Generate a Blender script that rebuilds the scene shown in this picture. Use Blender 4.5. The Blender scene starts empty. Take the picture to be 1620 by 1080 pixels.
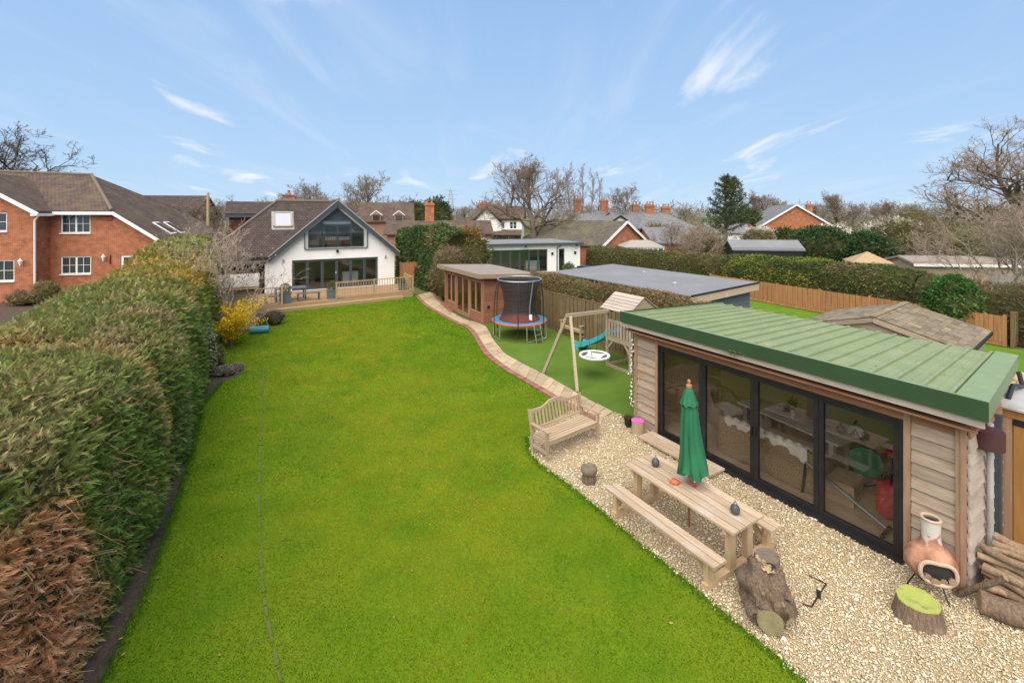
import bpy, math, random
import numpy as np
from mathutils import Vector, Matrix, noise as mnoise

SC = bpy.context.scene
COL = SC.collection
R = math.radians
random.seed(7)
RNG = np.random.default_rng(7)

# ------------------------------------------------------------------ camera
F_PX, HORIZON, CAM_H = 720.0, 340.0, 5.4          # focal length and horizon row in 1620x1080 pixels, eye height in metres
cam = bpy.data.cameras.new('camera')
cam.sensor_width = 36.0
cam.lens = 36.0 * F_PX / 1620.0
cam.shift_y = -(540.0 - HORIZON) / 1620.0          # a level camera with a shifted lens: verticals stay vertical
cam.clip_start = 0.05
cam.clip_end = 3000.0
camo = bpy.data.objects.new('camera', cam)
COL.objects.link(camo)
camo.location = (0, 0, CAM_H)
camo.rotation_euler = (R(90), 0, 0)
SC.camera = camo

# ------------------------------------------------------------------ sky, sun, exposure
SUN_AZ, SUN_EL = R(196), R(56)                     # compass bearing of the sun (clockwise from +Y) and its height
w = bpy.data.worlds.new('World')
SC.world = w
w.use_nodes = True
nt = w.node_tree
nt.nodes.clear()
n_out = nt.nodes.new('ShaderNodeOutputWorld')
n_bg = nt.nodes.new('ShaderNodeBackground')
n_sky = nt.nodes.new('ShaderNodeTexSky')
n_sky.sky_type = 'NISHITA'
n_sky.sun_disc = False
n_sky.sun_elevation = SUN_EL
n_sky.sun_rotation = SUN_AZ
n_sky.air_density = 1.0
n_sky.dust_density = 0.3
n_sky.ozone_density = 1.6
n_bg.inputs['Strength'].default_value = 0.08
def wn(t): return nt.nodes.new(t)
def wl(a, b): nt.links.new(a, b)
n_tc = wn('ShaderNodeTexCoord')
# thin high cloud over the whole dome: streaks in a plane far overhead
n_sep = wn('ShaderNodeSeparateXYZ'); wl(n_tc.outputs['Generated'], n_sep.inputs[0])
n_zc = wn('ShaderNodeMath'); n_zc.operation = 'MAXIMUM'; wl(n_sep.outputs['Z'], n_zc.inputs[0]); n_zc.inputs[1].default_value = 0.0
n_za = wn('ShaderNodeMath'); n_za.operation = 'ADD'; wl(n_zc.outputs[0], n_za.inputs[0]); n_za.inputs[1].default_value = 0.12
n_dx = wn('ShaderNodeMath'); n_dx.operation = 'DIVIDE'; wl(n_sep.outputs['X'], n_dx.inputs[0]); wl(n_za.outputs[0], n_dx.inputs[1])
n_dy = wn('ShaderNodeMath'); n_dy.operation = 'DIVIDE'; wl(n_sep.outputs['Y'], n_dy.inputs[0]); wl(n_za.outputs[0], n_dy.inputs[1])
n_cmb = wn('ShaderNodeCombineXYZ'); wl(n_dx.outputs[0], n_cmb.inputs[0]); wl(n_dy.outputs[0], n_cmb.inputs[1])
def cloud_layer(rot, scl, nscale, lo, hi, detail, dist, seed):
    mp = wn('ShaderNodeMapping'); mp.inputs['Rotation'].default_value = (0, 0, R(rot)); mp.inputs['Scale'].default_value = scl
    mp.inputs['Location'].default_value = (seed, seed * 0.7, 0)
    wl(n_cmb.outputs[0], mp.inputs['Vector'])
    nz = wn('ShaderNodeTexNoise'); nz.inputs['Scale'].default_value = nscale; nz.inputs['Detail'].default_value = detail
    nz.inputs['Roughness'].default_value = 0.55; nz.inputs['Distortion'].default_value = dist
    wl(mp.outputs[0], nz.inputs['Vector'])
    mr = wn('ShaderNodeMapRange'); mr.interpolation_type = 'SMOOTHSTEP'
    mr.inputs['From Min'].default_value = lo; mr.inputs['From Max'].default_value = hi
    wl(nz.outputs['Fac'], mr.inputs['Value'])
    return mr.outputs['Result']
c1 = cloud_layer(14, (1.35, 0.36, 1), 1.5, 0.44, 0.80, 8, 1.1, 5.8)      # wide faint veil
c2 = cloud_layer(-14, (1.15, 0.5, 1), 1.3, 0.59, 0.74, 8, 0.5, 40.44)    # small bright tufts
m1 = wn('ShaderNodeMath'); m1.operation = 'MULTIPLY'; wl(c1, m1.inputs[0]); m1.inputs[1].default_value = 0.17
m2 = wn('ShaderNodeMath'); m2.operation = 'MULTIPLY'; wl(c2, m2.inputs[0]); m2.inputs[1].default_value = 0.75
m3 = wn('ShaderNodeMath'); m3.operation = 'ADD'; m3.use_clamp = True; wl(m1.outputs[0], m3.inputs[0]); wl(m2.outputs[0], m3.inputs[1])
# clear-sky colour: the physical sky, evened out with a plain pale blue (bright thin haze)
n_hz = wn('ShaderNodeMixRGB'); n_hz.inputs['Fac'].default_value = 0.9
wl(n_sky.outputs['Color'], n_hz.inputs['Color1'])
n_gr = wn('ShaderNodeValToRGB')
n_gr.color_ramp.elements[0].position = 0.0;  n_gr.color_ramp.elements[0].color = (3.10, 4.40, 6.0, 1)
n_gr.color_ramp.elements[1].position = 0.55; n_gr.color_ramp.elements[1].color = (1.85, 3.25, 5.55, 1)
wl(n_zc.outputs[0], n_gr.inputs['Fac'])
wl(n_gr.outputs['Color'], n_hz.inputs['Color2'])
n_cl = wn('ShaderNodeMixRGB'); n_cl.inputs['Color2'].default_value = (6.2, 6.3, 6.6, 1)
wl(m3.outputs[0], n_cl.inputs['Fac']); wl(n_hz.outputs[0], n_cl.inputs['Color1'])
wl(n_cl.outputs[0], n_bg.inputs['Color'])
wl(n_bg.outputs[0], n_out.inputs['Surface'])

sun = bpy.data.lights.new('sun', 'SUN')
sun.energy = 3.4
sun.angle = R(86)                                   # veiled sun: soft shadows
sun.color = (1.0, 0.90, 0.76)
suno = bpy.data.objects.new('sun', sun)
COL.objects.link(suno)
sdir = Vector((math.sin(SUN_AZ) * math.cos(SUN_EL), math.cos(SUN_AZ) * math.cos(SUN_EL), math.sin(SUN_EL)))
suno.rotation_euler = sdir.to_track_quat('Z', 'Y').to_euler()
suno.location = (0, 0, 60)

SC.view_settings.view_transform = 'Standard'
SC.view_settings.look = 'None'
SC.view_settings.exposure = 1.0
SC.view_settings.gamma = 1.0
SC.view_settings.use_curve_mapping = False
SC.render.engine = 'CYCLES'
SC.cycles.use_denoising = True
SC.cycles.max_bounces = 8
SC.cycles.transparent_max_bounces = 12

# ------------------------------------------------------------------ helpers
def gp(px, py, z=0.0):
    """World point of a photograph pixel whose height above the ground is known."""
    Y = F_PX * (CAM_H - z) / (py - HORIZON)
    return Vector(((px - 810.0) / F_PX * Y, Y, z))

def at(px, py, Y):
    """World point of a photograph pixel whose depth is known."""
    return Vector(((px - 810.0) / F_PX * Y, Y, CAM_H - (py - HORIZON) / F_PX * Y))

MATS = {}
def newmat(name):
    m = bpy.data.materials.new(name)
    m.use_nodes = True
    t = m.node_tree
    b = t.nodes['Principled BSDF']
    MATS[name] = m
    return m, t, b

def mat(name, c1, c2=None, rough=0.75, scale=4.0, stretch=(1, 1, 1), detail=6, lo=0.3, hi=0.7, bump=0.0, bscale=30.0,
        bstretch=None, metal=0.0, rnd=0.0, spec=0.4, c3=None, c3scale=1.2, c3lo=0.55, c3hi=0.75, bdist=0.01, world=False):
    """Noise-mottled material: c1..c2 by a noise, c3 as larger stains, rnd a per-object brightness spread."""
    m, t, b = newmat(name)
    N, L = t.nodes.new, t.links.new
    b.inputs['Roughness'].default_value = rough
    b.inputs['Metallic'].default_value = metal
    b.inputs['Specular IOR Level'].default_value = spec
    if c2 is None:
        c2 = tuple(x * 0.8 for x in c1)
    if world:
        g = N('ShaderNodeNewGeometry'); vec = g.outputs['Position']
    else:
        tc = N('ShaderNodeTexCoord'); vec = tc.outputs['Object']
    oi = N('ShaderNodeObjectInfo')
    if not world:
        off = N('ShaderNodeVectorMath'); off.operation = 'ADD'
        sc_ = N('ShaderNodeMath'); sc_.operation = 'MULTIPLY'; sc_.inputs[1].default_value = 37.0
        L(oi.outputs['Random'], sc_.inputs[0]); L(vec, off.inputs[0]); L(sc_.outputs[0], off.inputs[1])
        vec = off.outputs[0]
    mp = N('ShaderNodeMapping'); mp.inputs['Scale'].default_value = stretch; L(vec, mp.inputs['Vector'])
    nz = N('ShaderNodeTexNoise'); nz.inputs['Scale'].default_value = scale; nz.inputs['Detail'].default_value = detail
    nz.inputs['Roughness'].default_value = 0.6
    L(mp.outputs[0], nz.inputs['Vector'])
    mr = N('ShaderNodeMapRange'); mr.inputs['From Min'].default_value = lo; mr.inputs['From Max'].default_value = hi
    L(nz.outputs['Fac'], mr.inputs['Value'])
    mx = N('ShaderNodeMixRGB'); mx.inputs['Color1'].default_value = (*c1, 1); mx.inputs['Color2'].default_value = (*c2, 1)
    L(mr.outputs[0], mx.inputs['Fac'])
    out = mx.outputs[0]
    if c3 is not None:
        n3 = N('ShaderNodeTexNoise'); n3.inputs['Scale'].default_value = c3scale; n3.inputs['Detail'].default_value = 5
        L(vec, n3.inputs['Vector'])
        m3_ = N('ShaderNodeMapRange'); m3_.inputs['From Min'].default_value = c3lo; m3_.inputs['From Max'].default_value = c3hi
        L(n3.outputs['Fac'], m3_.inputs['Value'])
        x3 = N('ShaderNodeMixRGB'); L(m3_.outputs[0], x3.inputs['Fac']); L(out, x3.inputs['Color1']); x3.inputs['Color2'].default_value = (*c3, 1)
        out = x3.outputs[0]
    if rnd:
        r1 = N('ShaderNodeMapRange'); r1.inputs['To Min'].default_value = 1 - rnd; r1.inputs['To Max'].default_value = 1 + rnd
        L(oi.outputs['Random'], r1.inputs['Value'])
        hs = N('ShaderNodeHueSaturation'); L(r1.outputs[0], hs.inputs['Value']); L(out, hs.inputs['Color'])
        out = hs.outputs[0]
    L(out, b.inputs['Base Color'])
    if bump:
        mb_ = N('ShaderNodeMapping'); mb_.inputs['Scale'].default_value = bstretch or stretch; L(vec, mb_.inputs['Vector'])
        bn = N('ShaderNodeTexNoise'); bn.inputs['Scale'].default_value = bscale; bn.inputs['Detail'].default_value = 5
        L(mb_.outputs[0], bn.inputs['Vector'])
        bp = N('ShaderNodeBump'); bp.inputs['Strength'].default_value = bump; bp.inputs['Distance'].default_value = bdist
        L(bn.outputs['Fac'], bp.inputs['Height']); L(bp.outputs[0], b.inputs['Normal'])
    return m

def courses(name, c1, c2, mortar, bw, bh, msize=0.012, rough=0.85, rot=(0, 0, 0), stain=None, stain_lo=0.5, stain_hi=0.75, bump=0.5, vary=0.5,
            stain_scale=0.35, offset=0.5, shear=False):
    """Bricks or tiles too small to pick apart: a brick pattern laid over UVs given in metres."""
    m, t, b = newmat(name)
    N, L = t.nodes.new, t.links.new
    b.inputs['Roughness'].default_value = rough
    b.inputs['Specular IOR Level'].default_value = 0.2
    uv = N('ShaderNodeUVMap')
    br = N('ShaderNodeTexBrick')
    br.inputs['Scale'].default_value = 1.0
    br.inputs['Color1'].default_value = (*c1, 1); br.inputs['Color2'].default_value = (*c2, 1); br.inputs['Mortar'].default_value = (*mortar, 1)
    br.inputs['Brick Width'].default_value = bw; br.inputs['Row Height'].default_value = bh
    br.inputs['Mortar Size'].default_value = msize; br.inputs['Mortar Smooth'].default_value = 0.2; br.inputs['Bias'].default_value = 0.0
    br.offset = offset
    L(uv.outputs[0], br.inputs['Vector'])
    nz = N('ShaderNodeTexNoise'); nz.inputs['Scale'].default_value = 2.3; nz.inputs['Detail'].default_value = 8
    L(uv.outputs[0], nz.inputs['Vector'])
    mr = N('ShaderNodeMapRange'); mr.inputs['From Min'].default_value = 0.3; mr.inputs['From Max'].default_value = 0.7
    mr.inputs['To Min'].default_value = 1 - vary * 0.45; mr.inputs['To Max'].default_value = 1 + vary * 0.45
    L(nz.outputs['Fac'], mr.inputs['Value'])
    hs = N('ShaderNodeHueSaturation'); L(mr.outputs[0], hs.inputs['Value']); L(br.outputs['Color'], hs.inputs['Color'])
    out = hs.outputs[0]
    if stain:
        n3 = N('ShaderNodeTexNoise'); n3.inputs['Scale'].default_value = stain_scale; n3.inputs['Detail'].default_value = 9
        n3.inputs['Roughness'].default_value = 0.7
        L(uv.outputs[0], n3.inputs['Vector'])
        m3_ = N('ShaderNodeMapRange'); m3_.inputs['From Min'].default_value = stain_lo; m3_.inputs['From Max'].default_value = stain_hi
        L(n3.outputs['Fac'], m3_.inputs['Value'])
        x3 = N('ShaderNodeMixRGB'); L(m3_.outputs[0], x3.inputs['Fac']); L(out, x3.inputs['Color1']); x3.inputs['Color2'].default_value = (*stain, 1)
        out = x3.outputs[0]
    L(out, b.inputs['Base Color'])
    bp = N('ShaderNodeBump'); bp.inputs['Strength'].default_value = bump; bp.inputs['Distance'].default_value = 0.012; bp.invert = True
    L(br.outputs['Fac'], bp.inputs['Height']); L(bp.outputs[0], b.inputs['Normal'])
    return m

def leafmat(name, trans=0.35, rough=0.6, spec=0.25):
    """Leaves and twigs coloured one by one through the mesh attribute 'tint'."""
    m, t, b = newmat(name)
    N, L = t.nodes.new, t.links.new
    a = N('ShaderNodeAttribute'); a.attribute_name = 'tint'
    b.inputs['Roughness'].default_value = rough
    b.inputs['Specular IOR Level'].default_value = spec
    L(a.outputs['Color'], b.inputs['Base Color'])
    if trans > 0:
        tr = N('ShaderNodeBsdfTranslucent'); L(a.outputs['Color'], tr.inputs['Color'])
        mx = N('ShaderNodeMixShader'); mx.inputs[0].default_value = trans
        L(b.outputs[0], mx.inputs[1]); L(tr.outputs[0], mx.inputs[2])
        L(mx.outputs[0], t.nodes['Material Output'].inputs['Surface'])
    return m

def glassmat(name, tint=(0.9, 0.94, 0.92), refl=1.0, base=0.04):
    """A pane: clear, with a Fresnel reflection."""
    m, t, b = newmat(name)
    N, L = t.nodes.new, t.links.new
    t.nodes.remove(b)
    tr = N('ShaderNodeBsdfTransparent'); tr.inputs['Color'].default_value = (*tint, 1)
    gl = N('ShaderNodeBsdfGlossy'); gl.inputs['Roughness'].default_value = 0.0; gl.inputs['Color'].default_value = (1, 1, 1, 1)
    lw = N('ShaderNodeFresnel'); lw.inputs['IOR'].default_value = 1.55
    ml = N('ShaderNodeMath'); ml.operation = 'MULTIPLY_ADD'; ml.inputs[1].default_value = refl; ml.inputs[2].default_value = base; ml.use_clamp = True
    L(lw.outputs[0], ml.inputs[0])
    mx = N('ShaderNodeMixShader'); L(ml.outputs[0], mx.inputs[0]); L(tr.outputs[0], mx.inputs[1]); L(gl.outputs[0], mx.inputs[2])
    L(mx.outputs[0], t.nodes['Material Output'].inputs['Surface'])
    return m

class MB:
    """Collects shapes, then becomes one mesh object."""
    def __init__(s):
        s.v, s.f, s.uv = [], [], {}
    def add(s, vs, fs):
        o = len(s.v)
        s.v += [tuple(p) for p in vs]
        s.f += [tuple(i + o for i in q) for q in fs]
        return s
    def poly(s, pts, uv=None):
        o = len(s.v)
        s.v += [tuple(p) for p in pts]
        s.f.append(tuple(range(o, o + len(pts))))
        if uv is not None:
            s.uv[len(s.f) - 1] = uv
        return s
    def box(s, x0, x1, y0, y1, z0, z1):
        return s.add([(x0, y0, z0), (x1, y0, z0), (x1, y1, z0), (x0, y1, z0), (x0, y0, z1), (x1, y0, z1), (x1, y1, z1), (x0, y1, z1)],
                     [(0, 3, 2, 1), (4, 5, 6, 7), (0, 1, 5, 4), (1, 2, 6, 5), (2, 3, 7, 6), (3, 0, 4, 7)])
    def cbox(s, c, size, rz=0.0, rx=0.0, ry=0.0):
        m_ = Matrix.Rotation(rz, 3, 'Z') @ Matrix.Rotation(ry, 3, 'Y') @ Matrix.Rotation(rx, 3, 'X')
        c = Vector(c); h = Vector(size) * 0.5
        vs = [c + m_ @ Vector((sx * h.x, sy * h.y, sz * h.z)) for sz in (-1, 1) for sx, sy in ((-1, -1), (1, -1), (1, 1), (-1, 1))]
        return s.add(vs, [(0, 3, 2, 1), (4, 5, 6, 7), (0, 1, 5, 4), (1, 2, 6, 5), (2, 3, 7, 6), (3, 0, 4, 7)])
    def bar(s, p0, p1, w_, h_, up=(0, 0, 1)):
        """A rectangular bar from p0 to p1: w_ across, h_ in the up direction."""
        p0, p1 = Vector(p0), Vector(p1)
        d = (p1 - p0).normalized(); up = Vector(up)
        if abs(d.dot(up)) > 0.98: up = Vector((0, 1, 0)) if abs(d.y) < 0.9 else Vector((1, 0, 0))
        a = d.cross(up).normalized(); b = a.cross(d).normalized()
        vs = [p + a * sx * w_ / 2 + b * sy * h_ / 2 for p in (p0, p1) for sx, sy in ((-1, -1), (1, -1), (1, 1), (-1, 1))]
        return s.add(vs, [(0, 1, 2, 3), (7, 6, 5, 4), (1, 0, 4, 5), (2, 1, 5, 6), (3, 2, 6, 7), (0, 3, 7, 4)])
    def prism(s, pts, vec):
        pts = [Vector(p) for p in pts]; vec = Vector(vec); n = len(pts)
        fs = [tuple(range(n)), tuple(range(2 * n - 1, n - 1, -1))] + [(i + n, (i + 1) % n + n, (i + 1) % n, i) for i in range(n)]
        return s.add(pts + [p + vec for p in pts], fs)
    def tube(s, pts, r, n=8, caps=True):
        pts = [Vector(p) for p in pts]; k = len(pts)
        rs = r if isinstance(r, (list, tuple)) else [r] * k
        o = len(s.v); ref = None
        for i, p in enumerate(pts):
            d = (pts[min(i + 1, k - 1)] - pts[max(i - 1, 0)])
            d = d.normalized() if d.length > 1e-9 else Vector((0, 0, 1))
            if ref is None:
                ref = Vector((0, 0, 1)) if abs(d.z) < 0.9 else Vector((1, 0, 0))
            a = (ref - d * ref.dot(d)).normalized(); ref = a; b = d.cross(a)
            for j in range(n):
                t_ = 2 * math.pi * j / n
                s.v.append(tuple(p + (a * math.cos(t_) + b * math.sin(t_)) * rs[i]))
        for i in range(k - 1):
            for j in range(n):
                s.f.append((o + i * n + j, o + i * n + (j + 1) % n, o + (i + 1) * n + (j + 1) % n, o + (i + 1) * n + j))
        if caps:
            s.f.append(tuple(o + j for j in range(n - 1, -1, -1)))
            s.f.append(tuple(o + (k - 1) * n + j for j in range(n)))
        return s
    def lathe(s, prof, n=20, c=(0, 0, 0), wob=None):
        o = len(s.v); c = Vector(c)
        for i, (r, z) in enumerate(prof):
            for j in range(n):
                t_ = 2 * math.pi * j / n
                k = wob(i, t_) if wob else 1.0
                s.v.append((c.x + r * k * math.cos(t_), c.y + r * k * math.sin(t_), c.z + z))
        for i in range(len(prof) - 1):
            for j in range(n):
                s.f.append((o + i * n + j, o + i * n + (j + 1) % n, o + (i + 1) * n + (j + 1) % n, o + (i + 1) * n + j))
        if prof[0][0] > 1e-6: s.f.append(tuple(o + j for j in range(n - 1, -1, -1)))
        if prof[-1][0] > 1e-6: s.f.append(tuple(o + (len(prof) - 1) * n + j for j in range(n)))
        return s
    def sphere(s, c, r, nu=12, nv=8, sz=1.0):
        return s.lathe([(max(1e-7, r * math.sin(math.pi * i / nv)), -r * sz * math.cos(math.pi * i / nv)) for i in range(nv + 1)], nu, c)
    def mesh(s, name, mt=None, smooth=False, uvm=False):
        me = bpy.data.meshes.new(name)
        me.from_pydata(s.v, [], s.f)
        if mt: me.materials.append(MATS[mt] if isinstance(mt, str) else mt)
        if smooth:
            me.polygons.foreach_set('use_smooth', [True] * len(me.polygons))
            me.set_sharp_from_angle(angle=R(smooth if smooth is not True else 40))
        if uvm: box_uv(me, s.uv)
        me.update()
        return me
    def build(s, name, mt=None, parent=None, smooth=False, uvm=False, loc=None, rz=None):
        return link(name, s.mesh(name, mt, smooth, uvm), parent, loc, rz)

def box_uv(me, given=None):
    """UVs in metres: on walls along the wall and up, on roofs along the eave and up the slope."""
    uvl = me.uv_layers.new(name='UVMap')
    for p in me.polygons:
        n = p.normal
        if abs(n.z) > 0.99:
            a, b = Vector((1, 0, 0)), Vector((0, 1, 0))
        else:
            a = Vector((0, 0, 1)).cross(n).normalized(); b = n.cross(a)
        if given and p.index in given:
            for k, li in enumerate(p.loop_indices): uvl.data[li].uv = given[p.index][k]
            continue
        for li in p.loop_indices:
            co = me.vertices[me.loops[li].vertex_index].co
            uvl.data[li].uv = (co.dot(a), co.dot(b))

def link(name, me, parent=None, loc=None, rz=None):
    o = bpy.data.objects.new(name, me)
    COL.objects.link(o)
    if parent is not None: o.parent = parent
    if loc is not None: o.location = loc
    if rz is not None: o.rotation_euler = (0, 0, rz)
    return o

def tag(o, label, cat, group=None):
    o['label'] = label; o['category'] = cat
    if group: o['group'] = group
    return o

def thing(name, label, cat, loc=(0, 0, 0), rz=0.0, group=None):
    o = bpy.data.objects.new(name, None)
    o.empty_display_size = 0.2
    COL.objects.link(o)
    o.location = loc; o.rotation_euler = (0, 0, rz)
    return tag(o, label, cat, group)

def structure(o):
    o['kind'] = 'structure'; return o
def stuff(o):
    o['kind'] = 'stuff'; return o

ORD = ['first', 'second', 'third', 'fourth', 'fifth', 'sixth', 'seventh', 'eighth', 'ninth', 'tenth', 'eleventh', 'twelfth', 'thirteenth', 'fourteenth', 'fifteenth', 'sixteenth', 'seventeenth', 'eighteenth']
def copy_tree(o, parent=None):
    c = o.copy(); COL.objects.link(c); c.parent = parent
    for ch in o.children: copy_tree(ch, c)
    return c

def smooth_line(pts, n):
    """Catmull-Rom resampling of 2-D or 3-D points."""
    P = [np.array(p, float) for p in pts]
    P = [2 * P[0] - P[1]] + P + [2 * P[-1] - P[-2]]
    out = []
    segs = len(P) - 3
    for k in range(n):
        t_ = k / (n - 1) * segs; i = min(int(t_), segs - 1); u = t_ - i
        p0, p1, p2, p3 = P[i:i + 4]
        out.append(0.5 * ((2 * p1) + (-p0 + p2) * u + (2 * p0 - 5 * p1 + 4 * p2 - p3) * u * u + (-p0 + 3 * p1 - 3 * p2 + p3) * u ** 3))
    return out

# ---- many small faces at once
def fast_mesh(name, V, faces_n, tint=None, mt=None, smooth=False):
    """V (n,3); faces_n: index array (m,k) of k-sided faces; tint (n,3) per vertex."""
    me = bpy.data.meshes.new(name)
    V = np.ascontiguousarray(V, np.float32); m, k = faces_n.shape
    me.vertices.add(len(V)); me.vertices.foreach_set('co', V.ravel())
    me.loops.add(m * k); me.loops.foreach_set('vertex_index', np.ascontiguousarray(faces_n, np.int32).ravel())
    me.polygons.add(m); me.polygons.foreach_set('loop_start', np.arange(0, m * k, k, dtype=np.int32))
    if tint is not None:
        a = me.attributes.new('tint', 'FLOAT_COLOR', 'POINT')
        c = np.ones((len(V), 4), np.float32); c[:, :3] = tint
        a.data.foreach_set('color', c.ravel())
    if smooth: me.polygons.foreach_set('use_smooth', np.ones(m, bool))
    if mt: me.materials.append(MATS[mt])
    me.update(calc_edges=True)
    return me

def unit(a):
    return a / np.maximum(np.linalg.norm(a, axis=-1, keepdims=True), 1e-9)

def rand_dir(n, rng=RNG):
    return unit(rng.normal(size=(n, 3)))

def vnoise(P, scale, seed=0.0):
    """Cheap smooth value noise in 0..1 for an (n,3) array."""
    Q = np.asarray(P, float) * scale + seed * 17.3
    i = np.floor(Q).astype(np.int64); f = Q - i; f = f * f * (3 - 2 * f)
    def h(a, b, c):
        x = (a * 374761393 + b * 668265263 + c * 2147483647 + 1013904223) & 0x7fffffff
        x = ((x ^ (x >> 13)) * 1274126177) & 0x7fffffff
        return ((x ^ (x >> 16)) & 0xffff) / 65535.0
    r = 0
    for dx in (0, 1):
        for dy in (0, 1):
            for dz in (0, 1):
                wgt = (f[:, 0] if dx else 1 - f[:, 0]) * (f[:, 1] if dy else 1 - f[:, 1]) * (f[:, 2] if dz else 1 - f[:, 2])
                r = r + wgt * h(i[:, 0] + dx, i[:, 1] + dy, i[:, 2] + dz)
    return r

def fbm(P, scale, seed=0.0, octs=3):
    r, a, tot = 0, 1.0, 0
    for o in range(octs):
        r = r + a * vnoise(P, scale * 2 ** o, seed + o); tot += a; a *= 0.5
    return r / tot

def leaf_quads(P, D, L, W, S=None, rng=RNG):
    """Diamond leaves: base P, direction D, length L, width W; S sideways (random if none). -> V (n*4,3), faces (n,4)"""
    n = len(P); D = unit(D)
    if S is None: S = rand_dir(n, rng)
    S = unit(np.cross(D, S))
    L = np.broadcast_to(np.asarray(L, float), (n,))[:, None]; W = np.broadcast_to(np.asarray(W, float), (n,))[:, None]
    V = np.stack([P, P + D * L * 0.45 + S * W * 0.5, P + D * L, P + D * L * 0.45 - S * W * 0.5], 1)
    return V.reshape(-1, 3), np.arange(n * 4).reshape(n, 4)

def sample_surface(V, Fq, n, rng=RNG):
    """n points and normals spread evenly over quads Fq (m,4) of V."""
    T = np.concatenate([Fq[:, [0, 1, 2]], Fq[:, [0, 2, 3]]])
    A, B, C = V[T[:, 0]], V[T[:, 1]], V[T[:, 2]]
    N_ = np.cross(B - A, C - A); ar = np.linalg.norm(N_, axis=1)
    k = rng.choice(len(T), n, p=ar / ar.sum())
    u, v_ = rng.random(n), rng.random(n); fl = u + v_ > 1; u[fl], v_[fl] = 1 - u[fl], 1 - v_[fl]
    P = A[k] + (B[k] - A[k]) * u[:, None] + (C[k] - A[k]) * v_[:, None]
    return P, unit(N_)[k]

def tubes(PL, RA, nside):
    """Many tubes at once: PL (b,p,3) polylines, RA (b,p) radii."""
    b, p, _ = PL.shape
    T = np.gradient(PL, axis=1); T = unit(T)
    ref = np.where(np.abs(T[..., 2:3]) < 0.9, np.array([0, 0, 1.0]), np.array([1.0, 0, 0]))
    A = unit(np.cross(T, ref)); B = np.cross(T, A)
    ang = np.arange(nside) * 2 * math.pi / nside
    V = PL[:, :, None, :] + RA[:, :, None, None] * (A[:, :, None, :] * np.cos(ang)[None, None, :, None] + B[:, :, None, :] * np.sin(ang)[None, None, :, None])
    idx = np.arange(b * p * nside).reshape(b, p, nside)
    nx = np.roll(idx, -1, axis=2)
    Fq = np.stack([idx[:, :-1], nx[:, :-1], nx[:, 1:], idx[:, 1:]], -1).reshape(-1, 4)
    return V.reshape(-1, 3), Fq

def merge(parts):
    """[(V,F,tint)] -> one"""
    Vs, Fs, Ts, o = [], [], [], 0
    for V, F_, T in parts:
        Vs.append(V); Fs.append(F_ + o); o += len(V)
        Ts.append(np.broadcast_to(np.asarray(T, float), (len(V), 3)))
    return np.concatenate(Vs), np.concatenate(Fs), np.concatenate(Ts)
# ------------------------------------------------------------------ materials of the ground
mat('earth_grass', (0.075, 0.115, 0.02), (0.11, 0.13, 0.035), rough=0.95, scale=0.6, bump=0.6, bscale=8, world=True, c3=(0.12, 0.10, 0.06), c3scale=0.08, c3lo=0.45, c3hi=0.7)
mat('lawn_base', (0.075, 0.15, 0.005), (0.13, 0.195, 0.008), rough=0.95, scale=0.9, lo=0.35, hi=0.7, bump=0.7, bscale=60, world=True,
    c3=(0.15, 0.18, 0.010), c3scale=0.55, c3lo=0.45, c3hi=0.85, bdist=0.02, spec=0.1)
mat('neighbour_lawn', (0.075, 0.155, 0.010), (0.115, 0.185, 0.018), rough=0.95, scale=1.1, bump=0.6, bscale=50, world=True, spec=0.1)
mat('turf', (0.075, 0.135, 0.014), (0.10, 0.165, 0.022), rough=0.9, scale=0.8, lo=0.35, hi=0.65, bump=0.6, bscale=140, world=True, c3=(0.11, 0.16, 0.035), c3scale=0.5, c3lo=0.55, c3hi=0.8, spec=0.15)
mat('gravel_base', (0.50, 0.39, 0.23), (0.32, 0.235, 0.13), rough=0.95, scale=45, detail=3, bump=1.0, bscale=55, world=True, bdist=0.02)
mat('soil', (0.050, 0.034, 0.024), (0.090, 0.062, 0.042), rough=0.98, scale=7, bump=1.0, bscale=22, world=True, bdist=0.03)
mat('flag', (0.44, 0.33, 0.205), (0.35, 0.265, 0.17), rough=0.85, scale=3, bump=0.35, bscale=18, rnd=0.16, c3=(0.23, 0.16, 0.11), c3scale=1.8, c3lo=0.58, c3hi=0.78)
mat('edge_brick', (0.30, 0.135, 0.085), (0.22, 0.10, 0.065), rough=0.9, scale=8, bump=0.4, bscale=40, rnd=0.3)
mat('mortar', (0.27, 0.21, 0.15), (0.20, 0.16, 0.11), rough=0.95, scale=10)
leafmat('blade', trans=0.35, rough=0.8, spec=0.06)
leafmat('stone', trans=0.0, rough=0.85)

def sheet(name, pts, z, mt):
    m_ = MB(); m_.poly([(p[0], p[1], z) for p in pts])
    o = m_.build(name, mt)
    return structure(o)

g = MB()
g.poly([(-900, -60, 0), (900, -60, 0), (900, 1500, 0), (-900, 1500, 0)])
go = structure(g.build('ground', 'earth_grass', loc=(0, 0, -0.05)))

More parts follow.
